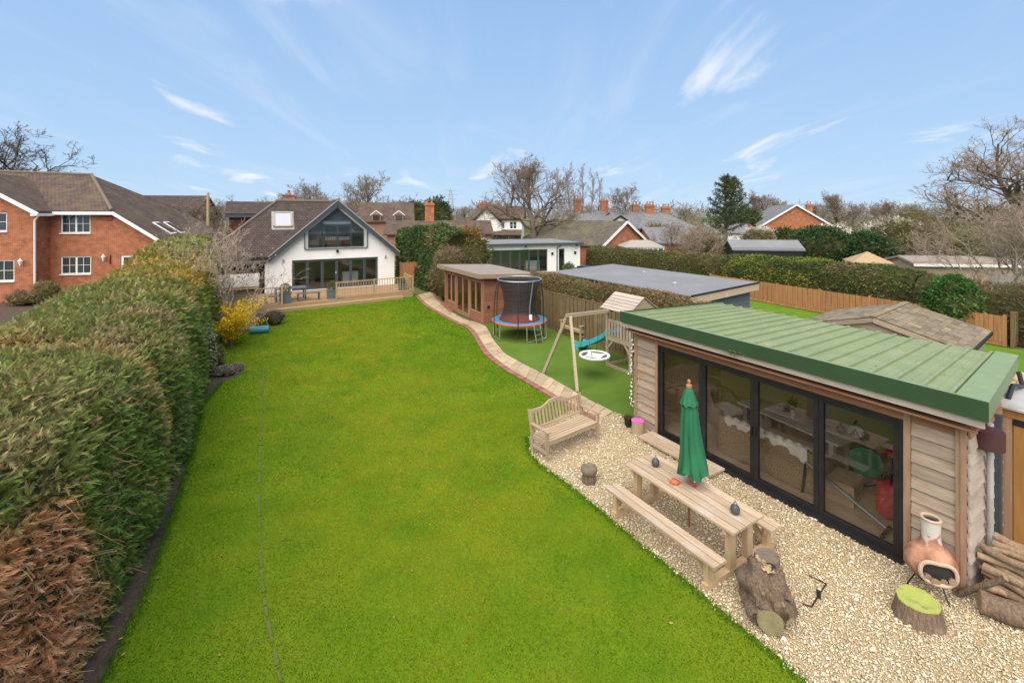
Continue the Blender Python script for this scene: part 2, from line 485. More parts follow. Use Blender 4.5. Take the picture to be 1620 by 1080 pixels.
# --- outlines in photograph pixels on the ground
PATH_L = [(656.7, 468), (673, 484), (698, 499), (718, 510), (735.6, 518), (746.7, 529), (755.6, 544), (764, 558), (778, 571), (800, 586.7), (826.7, 602), (853, 618), (879, 633), (905, 648), (942, 669)]
PATH_R = [(684, 461), (695, 474), (708, 487), (729, 501), (764, 514), (773, 523), (780, 536), (790, 549), (800, 560), (817, 570), (835.6, 580), (871, 598), (891, 609), (920, 626), (970, 652)]
LAWN_EDGE_L = [(146, 1110), (176, 1050), (229, 935), (260, 850), (295, 745), (312, 675), (320, 640), (352, 603), (384, 592), (378, 580), (350, 572), (336, 555), (345, 540), (380, 527), (413, 518), (418, 487)]
GRAVEL_EDGE = [(905, 648), (868, 668), (836, 690), (838, 712), (852, 732), (895, 762), (950, 806), (1005, 852), (1060, 896), (1120, 946), (1180, 995), (1240, 1045), (1290, 1092), (1330, 1130)]
pl = [gp(*p) for p in PATH_L]; pr = [gp(*p) for p in PATH_R]
lawn_pts = [gp(*p) for p in LAWN_EDGE_L] + [gp(660, 464)] + pl[:14] + [gp(*p) for p in GRAVEL_EDGE]
sheet('lawn', lawn_pts, 0.0, 'lawn_base')
# the lawn's poly as a plain 2-D array for the grass
def inside(P, poly):
    x, y = P[:, 0], P[:, 1]; r = np.zeros(len(P), bool); n = len(poly); j = n - 1
    for i in range(n):
        xi, yi, xj, yj = poly[i][0], poly[i][1], poly[j][0], poly[j][1]
        c = ((yi > y) != (yj > y)) & (x < (xj - xi) * (y - yi) / (yj - yi + 1e-12) + xi)
        r ^= c; j = i
    return r

# soil strip at the foot of the long hedge
soil_pts = [gp(*p) for p in LAWN_EDGE_L[:9]]
soil_in = [(-9.6, 14.6, 0), (-9.4, 12, 0), (-6.0, 4.5, 0)]
structure(MB().poly([(p[0] + 0.05, p[1], -0.012) for p in soil_pts] + [(p[0], p[1], -0.012) for p in soil_in]).build('soil_bed', 'soil'))
structure(MB().poly([(p[0], p[1], -0.008) for p in [gp(418, 486), gp(413, 518), gp(380, 527), gp(345, 540), gp(336, 555), gp(350, 572), gp(378, 580), gp(384, 592), gp(352, 603), gp(318, 640)]] + [(-10.2, 13.0, -0.008), (-15.5, 26.5, -0.008)]).build('flower_bed_soil', 'soil'))

turf_pts = [p for p in pr[4:]] + [gp(1010, 676), (7.2, 14.4, 0), (1.2, 23.3, 0), (-0.9, 23.6, 0)]
sheet('artificial_turf', turf_pts, -0.002, 'turf')

gravel_pts = [gp(*p) for p in GRAVEL_EDGE] + [(9.0, 3.0, 0), (12, 4.0, 0), (12.0, 9.5, 0), (8.0, 12.0, 0), (4.2, 13.2, 0), gp(1012, 668), gp(972, 652)]
sheet('gravel_bed', gravel_pts, -0.006, 'gravel_base')

# --- path: mortar bed, slabs, brick edging
def resample(line, step):
    P = np.array([(p[0], p[1]) for p in line]); d = np.r_[0, np.cumsum(np.linalg.norm(np.diff(P, axis=0), axis=1))]
    s = np.arange(0, d[-1], step)
    return np.stack([np.interp(s, d, P[:, 0]), np.interp(s, d, P[:, 1])], 1)
def path_at(line, t):
    P = np.array([(p[0], p[1]) for p in line]); k = np.linspace(0, 1, len(P))
    return np.array([np.interp(t, k, P[:, 0]), np.interp(t, k, P[:, 1])])
pls = smooth_line([(p[0], p[1]) for p in pl], 120); prs = smooth_line([(p[0], p[1]) for p in pr], 120)
path = structure(MB().poly([(p[0], p[1], 0.006) for p in pls] + [(p[0], p[1], 0.006) for p in prs[::-1]]).build('path', 'mortar'))
rr = random.Random(3)
EDGE = 0.17
t = 0.0; row = 0
while t < 0.995:
    a, b = path_at(pls, t), path_at(prs, t)
    # how far one slab reaches along the middle of the path
    step = rr.choice((0.42, 0.55, 0.62, 0.75)) / 22.0
    t2 = min(1.0, t + step)
    a2, b2 = path_at(pls, t2), path_at(prs, t2)
    wid = np.linalg.norm(b - a)
    e = EDGE * 1.45 / wid
    right_edge = 0.985 if 0.24 < t else 1 - e
    cuts = [e + 0.02, right_edge] if rr.random() < 0.45 else [e + 0.02, e + (right_edge - e) * rr.choice((0.36, 0.5, 0.64)), right_edge]
    for c0, c1 in zip(cuts[:-1], cuts[1:]):
        g_ = 0.011 / wid; gt = 0.011 / 22
        q = [path_at(pls, t + gt) * (1 - c0 - g_) + path_at(prs, t + gt) * (c0 + g_), path_at(pls, t + gt) * (1 - c1 + g_) + path_at(prs, t + gt) * (c1 - g_),
             path_at(pls, t2 - gt) * (1 - c1 + g_) + path_at(prs, t2 - gt) * (c1 - g_), path_at(pls, t2 - gt) * (1 - c0 - g_) + path_at(prs, t2 - gt) * (c0 + g_)]
        c = sum(q) / 4
        h = 0.028 + rr.uniform(-0.004, 0.004)
        m_ = MB().prism([(p[0] - c[0] + rr.uniform(-.008, .008), p[1] - c[1] + rr.uniform(-.008, .008), 0) for p in q[::-1]], (0, 0, h))
        m_.build('flagstone', 'flag', path, loc=(c[0], c[1], 0.004))
    t = t2
bk = MB().box(-0.10, 0.10, -0.046, 0.046, 0, 0.034).mesh('brick', 'edge_brick')
E = resample(pls, 0.104)
for i in range(len(E) - 1):
    d = E[i + 1] - E[i]; ang = math.atan2(d[1], d[0])
    nrm = np.array([-d[1], d[0]]) / np.linalg.norm(d)
    c = (E[i] + E[i + 1]) / 2 + nrm * EDGE * 0.55
    o = link('brick', bk, path, (c[0], c[1], 0.003 + rr.uniform(0, 0.006)), ang + math.pi / 2 + rr.uniform(-.03, .03))
E = resample(prs[:34], 0.104)
for i in range(len(E) - 1):
    d = E[i + 1] - E[i]; ang = math.atan2(d[1], d[0])
    nrm = np.array([-d[1], d[0]]) / np.linalg.norm(d)
    c = (E[i] + E[i + 1]) / 2 - nrm * EDGE * 0.5
    if i < 70: link('brick', bk, path, (c[0], c[1], 0.003 + rr.uniform(0, 0.006)), ang + math.pi / 2 + rr.uniform(-.03, .03))

# --- grass blades on the lawn
def grass(name, poly, zones, tintf, hgt, seed, mt='blade'):
    rng = np.random.default_rng(seed)
    Vs, Fs, Ts = [], [], []; o = 0
    for (y0, y1, dens, sc_) in zones:
        xs = [p[0] for p in poly]; x0, x1 = min(xs), max(xs)
        n = int((x1 - x0) * (y1 - y0) * dens)
        P = np.stack([rng.uniform(x0, x1, n), rng.uniform(y0, y1, n), np.zeros(n)], 1)
        P = P[inside(P, poly)]; n = len(P)
        keep = np.abs((P[:, 0] / P[:, 1]) * F_PX) < 900
        P = P[keep]; n = len(P)
        lean = rng.normal(size=(n, 3)) * 0.75; lean[:, 2] = 1
        D = unit(lean)
        hg = hgt * rng.uniform(0.5, 1.25, n) * sc_ * (0.7 + 0.6 * fbm(P, 1.3, 5))
        S = unit(np.cross(D, rng.normal(size=(n, 3))))
        wd = (0.010 * sc_ * rng.uniform(0.6, 1.3, n))[:, None]
        V = np.stack([P - S * wd, P + S * wd, P + D * hg[:, None]], 1).reshape(-1, 3)
        T = np.repeat(tintf(P, rng), 3, axis=0)
        Vs.append(V); Ts.append(T); Fs.append(np.arange(n * 3).reshape(n, 3) + o); o += n * 3
    me = fast_mesh(name, np.concatenate(Vs), np.concatenate(Fs), np.concatenate(Ts), mt)
    return stuff(link(name, me))
def mixc(a, b, k): return np.asarray(a)[None] * (1 - k[:, None]) + np.asarray(b)[None] * k[:, None]
def lawn_tint(P, rng):
    n = len(P)
    a = fbm(P, 0.45, 1, 4); b = fbm(P, 1.9, 2, 3)
    # sun-bleached yellow in the middle of the lawn, lush along its edges
    mid = np.clip(1 - np.abs((P[:, 0] + 0.5 * (P[:, 1] - 12) + 3.4) / 4.6), 0, 1)
    c = mixc((0.085, 0.205, 0.005), (0.165, 0.25, 0.007), mid ** 0.7) * (0.66 + 0.68 * b)[:, None]
    y = np.clip((0.5 * a + 0.5 * fbm(P, 2.3, 14, 3) - 0.375) * 4.2, 0, 1) * (0.22 + 0.78 * mid) * np.clip((P[:, 1] - 3.0) / 5.0, 0.35, 1)
    c = c * np.clip(0.70 + 0.03 * P[:, 1], 0.8, 1.0)[:, None] if False else c
    c = c * (1 - y[:, None]) + np.array([0.36, 0.305, 0.014])[None] * y[:, None]
    d = np.clip((vnoise(P, 0.9, 8) - 0.72) * 4, 0, 1)[:, None]
    c = c * (1 - 0.26 * d)
    dry = rng.random(n) < 0.05
    c[dry] = np.array([0.30, 0.27, 0.09]) * rng.uniform(0.6, 1.1, (dry.sum(), 1))
    return c * rng.uniform(0.78, 1.2, (n, 1))
lawn2 = [(p[0], p[1]) for p in lawn_pts]
grass_o = grass('lawn_grass', lawn2, [(4.4, 8.5, 3600, 0.68), (8.5, 13, 2100, 0.85), (13, 20, 1000, 1.15), (20, 31, 420, 1.6)], lawn_tint, 0.034, 21)
tag(grass_o, 'short bright green lawn grass with yellowed patches', 'grass')
# longer fringe where lawn meets gravel
E = np.concatenate([resample([gp(*p) for p in GRAVEL_EDGE[2:]], 0.0022), resample([gp(*p) for p in LAWN_EDGE_L[:8]], 0.002) + np.array([0.05, 0.03])])
rng = np.random.default_rng(5)
P = np.c_[E + rng.normal(0, 0.05, E.shape) + np.array([-0.04, -0.03]), np.zeros(len(E))]
n = len(P); D = unit(np.c_[rng.normal(0.35, 0.6, n), rng.normal(0.25, 0.6, n), np.ones(n)])
S = unit(np.cross(D, rng.normal(size=(n, 3)))); hg = rng.uniform(0.025, 0.06, n)[:, None]
V = np.stack([P - S * .006, P + S * .006, P + D * hg], 1).reshape(-1, 3)
T = np.repeat(np.array([[0.075, 0.19, 0.012]]) * rng.uniform(0.6, 1.3, (n, 1)), 3, axis=0)
tag(stuff(link('edge_grass', fast_mesh('edge_grass', V, np.arange(n * 3).reshape(n, 3), T, 'blade'))), 'longer grass fringe along the gravel edge', 'grass')
# worn wheel slit down the left of the lawn
slit = [gp(*p) for p in ((418, 560), (414, 640), (411, 720), (410, 800), (412, 880), (420, 960), (436, 1040), (446, 1090))]
sl = smooth_line([(p[0], p[1]) for p in slit], 160)
m_ = MB()
V = []
for i, p in enumerate(sl):
    q = sl[min(i + 1, 159)] - sl[max(i - 1, 0)]; q = np.array([-q[1], q[0]]) / np.linalg.norm(q) * (0.008 + 0.022 * rr.random())
    V += [(p[0] - q[0], p[1] - q[1], 0.014), (p[0] + q[0], p[1] + q[1], 0.014)]
m_.add(V, [(2 * i, 2 * i + 2, 2 * i + 3, 2 * i + 1) for i in range(159) if rr.random() < 0.72])
mat('slit', (0.075, 0.115, 0.014), (0.11, 0.125, 0.03), rough=1.0, scale=6, lo=0.4, hi=0.6, world=True, bump=0.8, bscale=40)
m_.build('slit', 'slit', bpy.data.objects['lawn'])

# --- pale stone chippings
def pebbles(name, poly, zones, seed):
    rng = np.random.default_rng(seed)
    base = np.array([(1, 0, 0), (-1, 0, 0), (0, 1, 0), (0, -1, 0), (0, 0, 1), (0, 0, -1)], float)
    tri = np.array([(0, 2, 4), (2, 1, 4), (1, 3, 4), (3, 0, 4), (2, 0, 5), (1, 2, 5), (3, 1, 5), (0, 3, 5)])
    Vs, Fs, Ts = [], [], []; o = 0
    for (y0, y1, dens, sc_) in zones:
        xs = [p[0] for p in poly]; x0, x1 = min(xs), max(xs)
        n = int((x1 - x0) * (y1 - y0) * dens)
        P = np.stack([rng.uniform(x0, x1, n), rng.uniform(y0, y1, n), np.zeros(n)], 1)
        px = P[:, 0] / P[:, 1] * F_PX
        ed = inside(P + np.c_[rng.normal(0, .03, (n, 2)), np.zeros(n)], poly); P = P[ed & (px < 850)]; n = len(P)
        # keep clear of the studio's floor
        q = P[:, :2] - np.array([3.21, 11.75]); a = R(31.5)
        lx = q[:, 0] * math.cos(a) + q[:, 1] * math.sin(a); ly = -q[:, 0] * math.sin(a) + q[:, 1] * math.cos(a)
        P = P[~((lx > 0.06) & (lx < 3.6) & (ly < 0.1) & (ly > -6.2))]; n = len(P)
        s = (0.0112 * sc_ * rng.lognormal(0, 0.40, n))
        V = base[None] * rng.uniform(0.6, 1.25, (n, 6, 1)) + rng.normal(0, 0.18, (n, 6, 3))
        V[..., 2] *= 0.62
        ang = rng.uniform(0, 6.28, n); ca, sa = np.cos(ang)[:, None], np.sin(ang)[:, None]
        X = V[..., 0] * ca - V[..., 1] * sa; Y = V[..., 0] * sa + V[..., 1] * ca
        V = np.stack([X, Y, V[..., 2]], -1) * s[:, None, None] + P[:, None]
        V[..., 2] += (s * 0.3)[:, None] + rng.uniform(-0.004, 0.008, (n, 1))
        pal = np.array([(0.60, 0.50, 0.33), (0.67, 0.58, 0.42), (0.50, 0.39, 0.23), (0.74, 0.68, 0.56), (0.38, 0.29, 0.17), (0.57, 0.46, 0.29)])
        c = pal[rng.choice(6, n, p=[.30, .22, .18, .09, .07, .14])] * rng.uniform(0.78, 1.12, (n, 1))
        # trampled, bleached strip by the studio doors
        Vs.append(V.reshape(-1, 3)); Ts.append(np.repeat(c, 6, axis=0))
        Fs.append((tri[None] + (np.arange(n) * 6)[:, None, None]).reshape(-1, 3) + o); o += n * 6
    me = fast_mesh(name, np.concatenate(Vs), np.concatenate(Fs), np.concatenate(Ts), 'stone')
    return stuff(link(name, me))
go_ = pebbles('gravel', [(p[0], p[1]) for p in gravel_pts], [(4.6, 7.2, 2600, 1.0), (7.2, 9.5, 1650, 1.15), (9.5, 13.5, 850, 1.35)], 31)
# fallen leaves on gravel and lawn
rng = np.random.default_rng(91); n = 260
P = np.c_[rng.uniform(-6, 9, n), rng.uniform(4.8, 17, n), np.full(n, 0.034)]; k = inside(P, lawn2) * (rng.random(n) < .45) | inside(P, [(p[0], p[1]) for p in gravel_pts]); P = P[k]; n = len(P)
V, F_ = leaf_quads(P, np.c_[rng.normal(0, 1, (n, 2)), rng.normal(.1, .15, n)], rng.uniform(.03, .07, n), rng.uniform(.02, .04, n), np.c_[rng.normal(0, .2, (n, 2)), np.ones(n)], rng)
tag(stuff(link('fallen_leaves', fast_mesh('fallen_leaves', V, F_, np.repeat(np.array([[0.22, 0.12, 0.055]]) * rng.uniform(.4, 1.6, (n, 1)), 4, 0), 'stone'))), 'dry brown leaves scattered on lawn and gravel', 'leaves')
tag(go_, 'pale honey coloured stone chippings beside the studio', 'gravel')
# ------------------------------------------------------------------ building materials and tools
from mathutils.geometry import tessellate_polygon
mat('white_render', (0.80, 0.78, 0.74), (0.74, 0.72, 0.68), rough=0.9, scale=1.2, bump=0.15, bscale=60)
mat('white_paint', (0.80, 0.79, 0.77), (0.74, 0.73, 0.70), rough=0.5, scale=3)
mat('anthracite', (0.045, 0.06, 0.072), (0.055, 0.07, 0.085), rough=0.45, scale=3)
mat('black_metal', (0.012, 0.012, 0.013), (0.02, 0.02, 0.021), rough=0.4, scale=5)
mat('grey_felt', (0.165, 0.165, 0.17), (0.195, 0.195, 0.20), rough=0.9, scale=0.8, bump=0.3, bscale=80, c3=(0.21, 0.21, 0.21), c3scale=0.4)
mat('dark_room', (0.12, 0.105, 0.085), (0.09, 0.08, 0.066), rough=0.9, scale=0.6)
mat('room_floor', (0.22, 0.17, 0.12), (0.16, 0.12, 0.085), rough=0.6, scale=2, stretch=(1, 8, 1))
mat('cream_room', (0.66, 0.58, 0.46), (0.58, 0.50, 0.40), rough=0.9, scale=1)
mat('deck_wood', (0.36, 0.225, 0.11), (0.26, 0.16, 0.08), rough=0.75, scale=2.5, stretch=(1, 9, 9), bump=0.2, bscale=20, rnd=0.1)
mat('post_wood', (0.42, 0.31, 0.175), (0.31, 0.225, 0.125), rough=0.8, scale=3.5, stretch=(6, 6, 1), bump=0.2, bscale=20, rnd=0.12)
mat('rail_wood', (0.40, 0.28, 0.145), (0.30, 0.205, 0.105), rough=0.8, scale=3.5, stretch=(1, 6, 6), bump=0.2, bscale=20, rnd=0.12)
courses('tile_brown', (0.092, 0.066, 0.056), (0.064, 0.046, 0.041), (0.028, 0.022, 0.02), 0.20, 0.17, 0.014, stain=(0.19, 0.145, 0.045), stain_lo=0.66, stain_hi=0.9, stain_scale=0.8, bump=0.9)
courses('tile_red', (0.125, 0.078, 0.062), (0.088, 0.060, 0.054), (0.04, 0.03, 0.027), 0.22, 0.2, 0.016, stain=(0.155, 0.125, 0.055), stain_lo=0.45, stain_hi=0.8, stain_scale=0.7, bump=0.9)
courses('tile_moss', (0.14, 0.115, 0.085), (0.10, 0.085, 0.066), (0.05, 0.045, 0.035), 0.3, 0.27, 0.02, stain=(0.20, 0.185, 0.07), stain_lo=0.5, stain_hi=0.85, stain_scale=0.5, bump=0.9)
courses('slate', (0.20, 0.195, 0.195), (0.15, 0.15, 0.155), (0.08, 0.08, 0.08), 0.3, 0.22, 0.012, stain=(0.24, 0.22, 0.17), stain_lo=0.55, stain_hi=0.85, bump=0.5)
courses('brick_red', (0.43, 0.125, 0.046), (0.31, 0.08, 0.034), (0.36, 0.22, 0.14), 0.225, 0.075, 0.011, bump=0.4, vary=0.6, stain=(0.30, 0.14, 0.075), stain_lo=0.55, stain_hi=0.9)
courses('brick_dull', (0.33, 0.135, 0.075), (0.25, 0.10, 0.06), (0.32, 0.25, 0.19), 0.225, 0.075, 0.012, bump=0.4, vary=0.5)
courses('tile_hung', (0.17, 0.065, 0.045), (0.12, 0.05, 0.038), (0.05, 0.025, 0.02), 0.17, 0.1, 0.012, bump=0.8)
mat('terracotta', (0.42, 0.16, 0.08), (0.33, 0.12, 0.065), rough=0.85, scale=6, bump=0.2)
glassmat('glass', (0.93, 0.95, 0.94), refl=0.75, base=0.02)
glassmat('glass_rail', (0.96, 0.97, 0.97), refl=0.35, base=0.01)
glassmat('glass_far', (0.45, 0.5, 0.5), refl=1.1, base=0.1)
mat('pane_dark', (0.03, 0.035, 0.04), (0.05, 0.055, 0.06), rough=0.08, scale=1.5, spec=0.8)
mat('skylight_glass', (0.36, 0.36, 0.42), (0.42, 0.42, 0.48), rough=0.5, scale=0.6, spec=0.3)

def wall(mb, outer, holes=(), y0=0.0, y1=0.25):
    """A wall in the x-z plane from y0 (outside) to y1, with openings."""
    loops = [list(outer)] + [list(h) for h in holes]
    flat = [p for l in loops for p in l]
    tri = tessellate_polygon([[Vector((p[0], p[1], 0)) for p in l] for l in loops])
    n = len(flat); o = len(mb.v)
    mb.v += [(p[0], y0, p[1]) for p in flat] + [(p[0], y1, p[1]) for p in flat]
    for t_ in tri:
        a, b, c = t_
        A, B, C = flat[a], flat[b], flat[c]
        cr = (B[0] - A[0]) * (C[1] - A[1]) - (B[1] - A[1]) * (C[0] - A[0])
        if cr < 0: a, b, c = a, c, b
        mb.f.append((o + a, o + b, o + c)); mb.f.append((o + n + a, o + n + c, o + n + b))
    k = 0
    for li, l in enumerate(loops):
        m_ = len(l)
        area = sum(l[i][0] * l[(i + 1) % m_][1] - l[(i + 1) % m_][0] * l[i][1] for i in range(m_))
        for i in range(m_):
            a, b = o + k + i, o + k + (i + 1) % m_
            f_ = (a, a + n, b + n, b)
            if (area > 0) == (li > 0): f_ = f_[::-1]
            mb.f.append(f_)
        k += m_
    return mb

def rect(x0, x1, z0, z1): return [(x0, z0), (x1, z0), (x1, z1), (x0, z1)]

def onwall(org, ang, px, py):
    """(local x, z) where a pixel's ray meets the upright plane through org along direction ang."""
    k = (px - 810.0) / F_PX
    c, s = math.cos(ang), math.sin(ang)
    t_ = (org[1] * k - org[0]) / (c - s * k)
    Y = org[1] + s * t_
    return t_, CAM_H - (py - HORIZON) / F_PX * Y

def slab(mb, pts, th):
    """A roof plane with thickness: pts anticlockwise from above."""
    return mb.prism([Vector(p) for p in pts[::-1]], (0, 0, -th)) if False else _slab(mb, pts, th)
def _slab(mb, pts, th):
    n = len(pts)
    top = [Vector(p) for p in pts]; bot = [Vector((p[0], p[1], p[2] - th)) for p in pts]
    return mb.add(top + bot, [tuple(range(n)), tuple(range(2 * n - 1, n - 1, -1))] + [(i, i + n, (i + 1) % n + n, (i + 1) % n) for i in range(n)])

def window(parent, x0, x1, z0, z1, y=0.06, cols=2, rows=2, fw=0.06, bar=0.025, fm='white_paint', gm='pane_dark', depth=0.07, name='window', sill=None):
    """Casement window: frame part with its panes as sub-parts."""
    m_ = MB()
    m_.box(x0, x0 + fw, y, y + depth, z0, z1); m_.box(x1 - fw, x1, y, y + depth, z0, z1)
    m_.box(x0 + fw, x1 - fw, y, y + depth, z0, z0 + fw); m_.box(x0 + fw, x1 - fw, y, y + depth, z1 - fw, z1)
    xs = np.linspace(x0 + fw, x1 - fw, cols + 1); zs = np.linspace(z0 + fw, z1 - fw, rows + 1)
    for i, xx in enumerate(xs[1:-1]):
        b = fw * 0.75 if (cols % 2 == 0 and i == cols // 2 - 1) else bar * 0.5
        m_.box(xx - b, xx + b, y + 0.004, y + depth - 0.004, z0 + fw, z1 - fw)
    for zz in zs[1:-1]:
        m_.box(x0 + fw, x1 - fw, y + 0.012, y + depth - 0.012, zz - bar * 0.5, zz + bar * 0.5)
    f = m_.build(name, fm, parent)
    p = MB()
    p.box(x0 + fw * 0.5, x1 - fw * 0.5, y + depth * 0.5, y + depth * 0.5 + 0.012, z0 + fw * 0.5, z1 - fw * 0.5)
    p.build('pane', gm, f)
    if sill: MB().box(x0 - 0.05, x1 + 0.05, y - 0.13, y + 0.02, z0 - 0.06, z0 - 0.002).build('sill', sill, f)
    return f

# ------------------------------------------------------------------ the white gabled house at the end of the lawn
HA = R(28.3); HO = (-15.94, 29.35)
hs_ = thing('house', 'white rendered chalet house with brown tiled roof and grey glazed gable behind the deck', 'house', (HO[0], HO[1], 0), HA)
Wd, DZ = 8.33, 0.34
AX, AZ = 4.4, 6.3          # gable apex
def gz(x): return 6.18 - abs(x - AX) * 0.872
bx0, _ = onwall(HO, HA, 462, 450); bx1, _ = onwall(HO, HA, 598, 450)
_, bz1 = onwall(HO, HA, 533, 409)
bal0, _ = onwall(HO, HA, 487.5, 370); bal1, _ = onwall(HO, HA, 576, 370)
_, ubz = onwall(HO, HA, 533, 391.5)
upper = [(bal0, ubz), (bal1, ubz), (bal1, gz(bal1) - 0.27), (AX, 6.18 - 0.27), (bal0, gz(bal0) - 0.27)]
m_ = MB()
wall(m_, [(0, 0), (Wd, 0), (Wd, gz(Wd) - 0.1), (AX, 6.08), (0.05, gz(0.05) - 0.1), (0, 2.25)], [rect(bx0, bx1, DZ + 0.02, bz1), upper], 0, 0.3)
m_.box(Wd - 0.3, Wd, 0.3, 9, 0, 2.4)
m_.box(-3.2, -0.0, 8.7, 9, 0, 2.5); m_.box(0, Wd - 0.3, 8.7, 9, 0, 2.5)
m_.box(-3.2, -2.95, 0.6, 8.7, 0, 2.6)
m_.box(-2.95, -0.0, 0.35, 0.6, 2.2, 2.62)
m_.build('wall', 'white_render', hs_)
# rooms behind the glass
m_ = MB(); m_.box(0.31, Wd - 0.31, 0.31, 5.5, 0.2, DZ + 0.02); m_.build('room_floor', 'room_floor', hs_)
m_ = MB(); m_.box(0.31, Wd - 0.31, 5.5, 5.6, DZ, 2.7); m_.box(0.0, 0.3, 0.3, 5.5, DZ, 2.7); m_.build('room_wall', 'cream_room', hs_)
m_ = MB(); m_.box(0.31, Wd - 0.31, 0.31, 5.5, 2.72, ubz + 0.02); m_.build('upper_floor', 'cream_room', hs_)
m_ = MB(); m_.box(2.0, 6.8, 3.6, 3.7, ubz + 0.03, 4.1); m_.box(3.0, 5.8, 3.6, 3.7, 4.1, 4.9); m_.box(4.0, 4.8, 3.6, 3.7, 4.9, 5.7); m_.build('bedroom_wall', 'cream_room', hs_)
# roof
eav = 2.72; y0 = -0.38; rz_ = 6.42; ry = 3.9
m_ = MB()
slab(m_, [(AX, y0, rz_), (8.62, y0, eav), (8.62, 9.2, eav), (AX, 9.2, rz_)][::1], 0.14)
slab(m_, [(AX, y0, rz_), (AX, ry, rz_), (0.2, y0, eav)], 0.14)
rp = m_.build('roof', 'tile_brown', hs_, uvm=True)
m_ = MB()
slab(m_, [(-3.5, y0, eav), (0.2, y0, eav), (AX, ry, rz_), (0.75, ry, rz_)], 0.13)
slab(m_, [(-3.5, 8.2, eav), (-3.5, y0, eav), (0.75, ry, rz_)], 0.13)
slab(m_, [(-3.5, 8.2, eav), (0.75, ry, rz_), (AX, ry, rz_), (AX, 8.2, eav)], 0.13)
m_.build('roof_slope', 'tile_brown', hs_, uvm=True)
m_ = MB()
m_.tube([(0.75, ry, rz_ + 0.01), (AX, ry, rz_ + 0.01)], 0.11, 8); m_.tube([(AX, y0, rz_ + 0.0), (AX, ry, rz_ + 0.0)], 0.09, 8)
m_.tube([(-3.5, y0, eav + 0.01), (0.75, ry, rz_ + 0.01)], 0.10, 8)
mat('ridge_tile', (0.17, 0.135, 0.095), (0.12, 0.095, 0.07), rough=0.9, scale=6)
m_.build('ridge', 'ridge_tile', hs_, smooth=True)
# barge boards in grey and verge strip
m_ = MB()
for sx, ex, ez in ((-1, 0.2, eav), (1, 8.62, eav)):
    a, b = Vector((AX, y0 - 0.03, rz_ - 0.16)), Vector((ex, y0 - 0.03, ez - 0.16))
    m_.prism([a + Vector((0, 0, 0.10)), a - Vector((0, 0, 0.24)), b - Vector((0, 0, 0.24)), b + Vector((0, 0, 0.10))][::-sx], (0, 0.04, 0))
m_.build('barge_board', 'anthracite', hs_)
m_ = MB()
for ex in (0.2, 8.62):
    m_.bar((AX, y0 - 0.03, rz_ + 0.0), (ex, y0 - 0.03, eav + 0.0), 0.10, 0.07)
mat('verge', (0.33, 0.30, 0.25), (0.26, 0.235, 0.20), rough=0.9, scale=5)
m_.build('verge', 'verge', hs_)
m_ = MB(); m_.box(-3.5, 0.25, y0 - 0.1, y0 + 0.02, eav - 0.2, eav - 0.04)
m_.build('gutter', 'black_metal', hs_); MB().box(8.52, 8.66, y0, 9, eav - 0.22, eav - 0.05).build('gutter', 'black_metal', hs_)
m_ = MB(); m_.box(-3.5, 0.25, y0 + 0.05, y0 + 0.25, eav - 0.30, eav - 0.16); m_.build('soffit', 'white_paint', hs_)
# side extension glazing at the left
window(hs_, -2.9, -0.12, DZ, 2.2, y=0.5, cols=3, rows=1, fw=0.09, bar=0.09, fm='anthracite', gm='glass')
MB().box(-2.94, -0.02, 1.6, 1.7, DZ, 2.3).build('room_wall', 'dark_room', hs_)
# folding doors: six leaves
xs = np.linspace(bx0, bx1, 7)
m_ = MB(); m_.box(bx0, bx1, 0.08, 0.2, bz1 - 0.07, bz1); m_.box(bx0, bx0 + 0.06, 0.08, 0.2, DZ + 0.02, bz1 - 0.07); m_.box(bx1 - 0.06, bx1, 0.08, 0.2, DZ + 0.02, bz1 - 0.07)
m_.build('door_frame', 'anthracite', hs_)
for i in range(6):
    a, b = xs[i] + (0.06 if i == 0 else 0.004), xs[i + 1] - (0.06 if i == 5 else 0.004)
    d = window(hs_, a, b, DZ + 0.022, bz1 - 0.072, y=0.1, cols=1, rows=1, fw=0.085, fm='anthracite', gm='glass', name='door')
    if i == 2: MB().box(b - 0.06, b - 0.03, 0.05, 0.1, 1.35, 1.5).build('handle', 'white_paint', d)
# gable glazing
m_ = MB()
def gbar(a, b, wd=0.11): m_.bar((a[0], 0.14, a[1]), (b[0], 0.14, b[1]), 0.1, wd, up=(0, 1, 0) if False else (0, 0, 1))
for i in range(5): gbar(upper[i], upper[(i + 1) % 5], 0.14)
dx0, dx1 = bal0 + (bal1 - bal0) * 0.27, bal0 + (bal1 - bal0) * 0.76
dzt = 4.72
for xx in (dx0, (dx0 + dx1) / 2, dx1): m_.box(xx - 0.07, xx + 0.07, 0.09, 0.19, ubz + 0.06, dzt if xx != (dx0 + dx1) / 2 else dzt)
m_.box(dx0 - 0.07, dx1 + 0.07, 0.085, 0.195, dzt - 0.06, dzt + 0.06)
tz = 5.05
m_.box(AX - 0.95, AX + 0.95, 0.086, 0.194, tz - 0.04, tz + 0.06)
gf = m_.build('gable_frame', 'anthracite', hs_)
m_ = MB(); m_.poly([(p[0], 0.15, p[1]) for p in upper]); m_.build('pane', 'glass', gf)
m_ = MB(); m_.prism([(AX - 0.88, 0.1, tz + 0.06), (AX + 0.88, 0.1, tz + 0.06), (AX, 0.1, 5.85)], (0, 0.03, 0)); m_.build('gable_panel', 'anthracite', hs_)
m_ = MB(); m_.box(dx0, dx1, 0.3, 0.33, dzt + 0.02, tz); mat('pale_band', (0.62, 0.66, 0.62), rough=0.9); m_.build('pale_band', 'pale_band', hs_)  # pale strip set just behind the upper gable glass
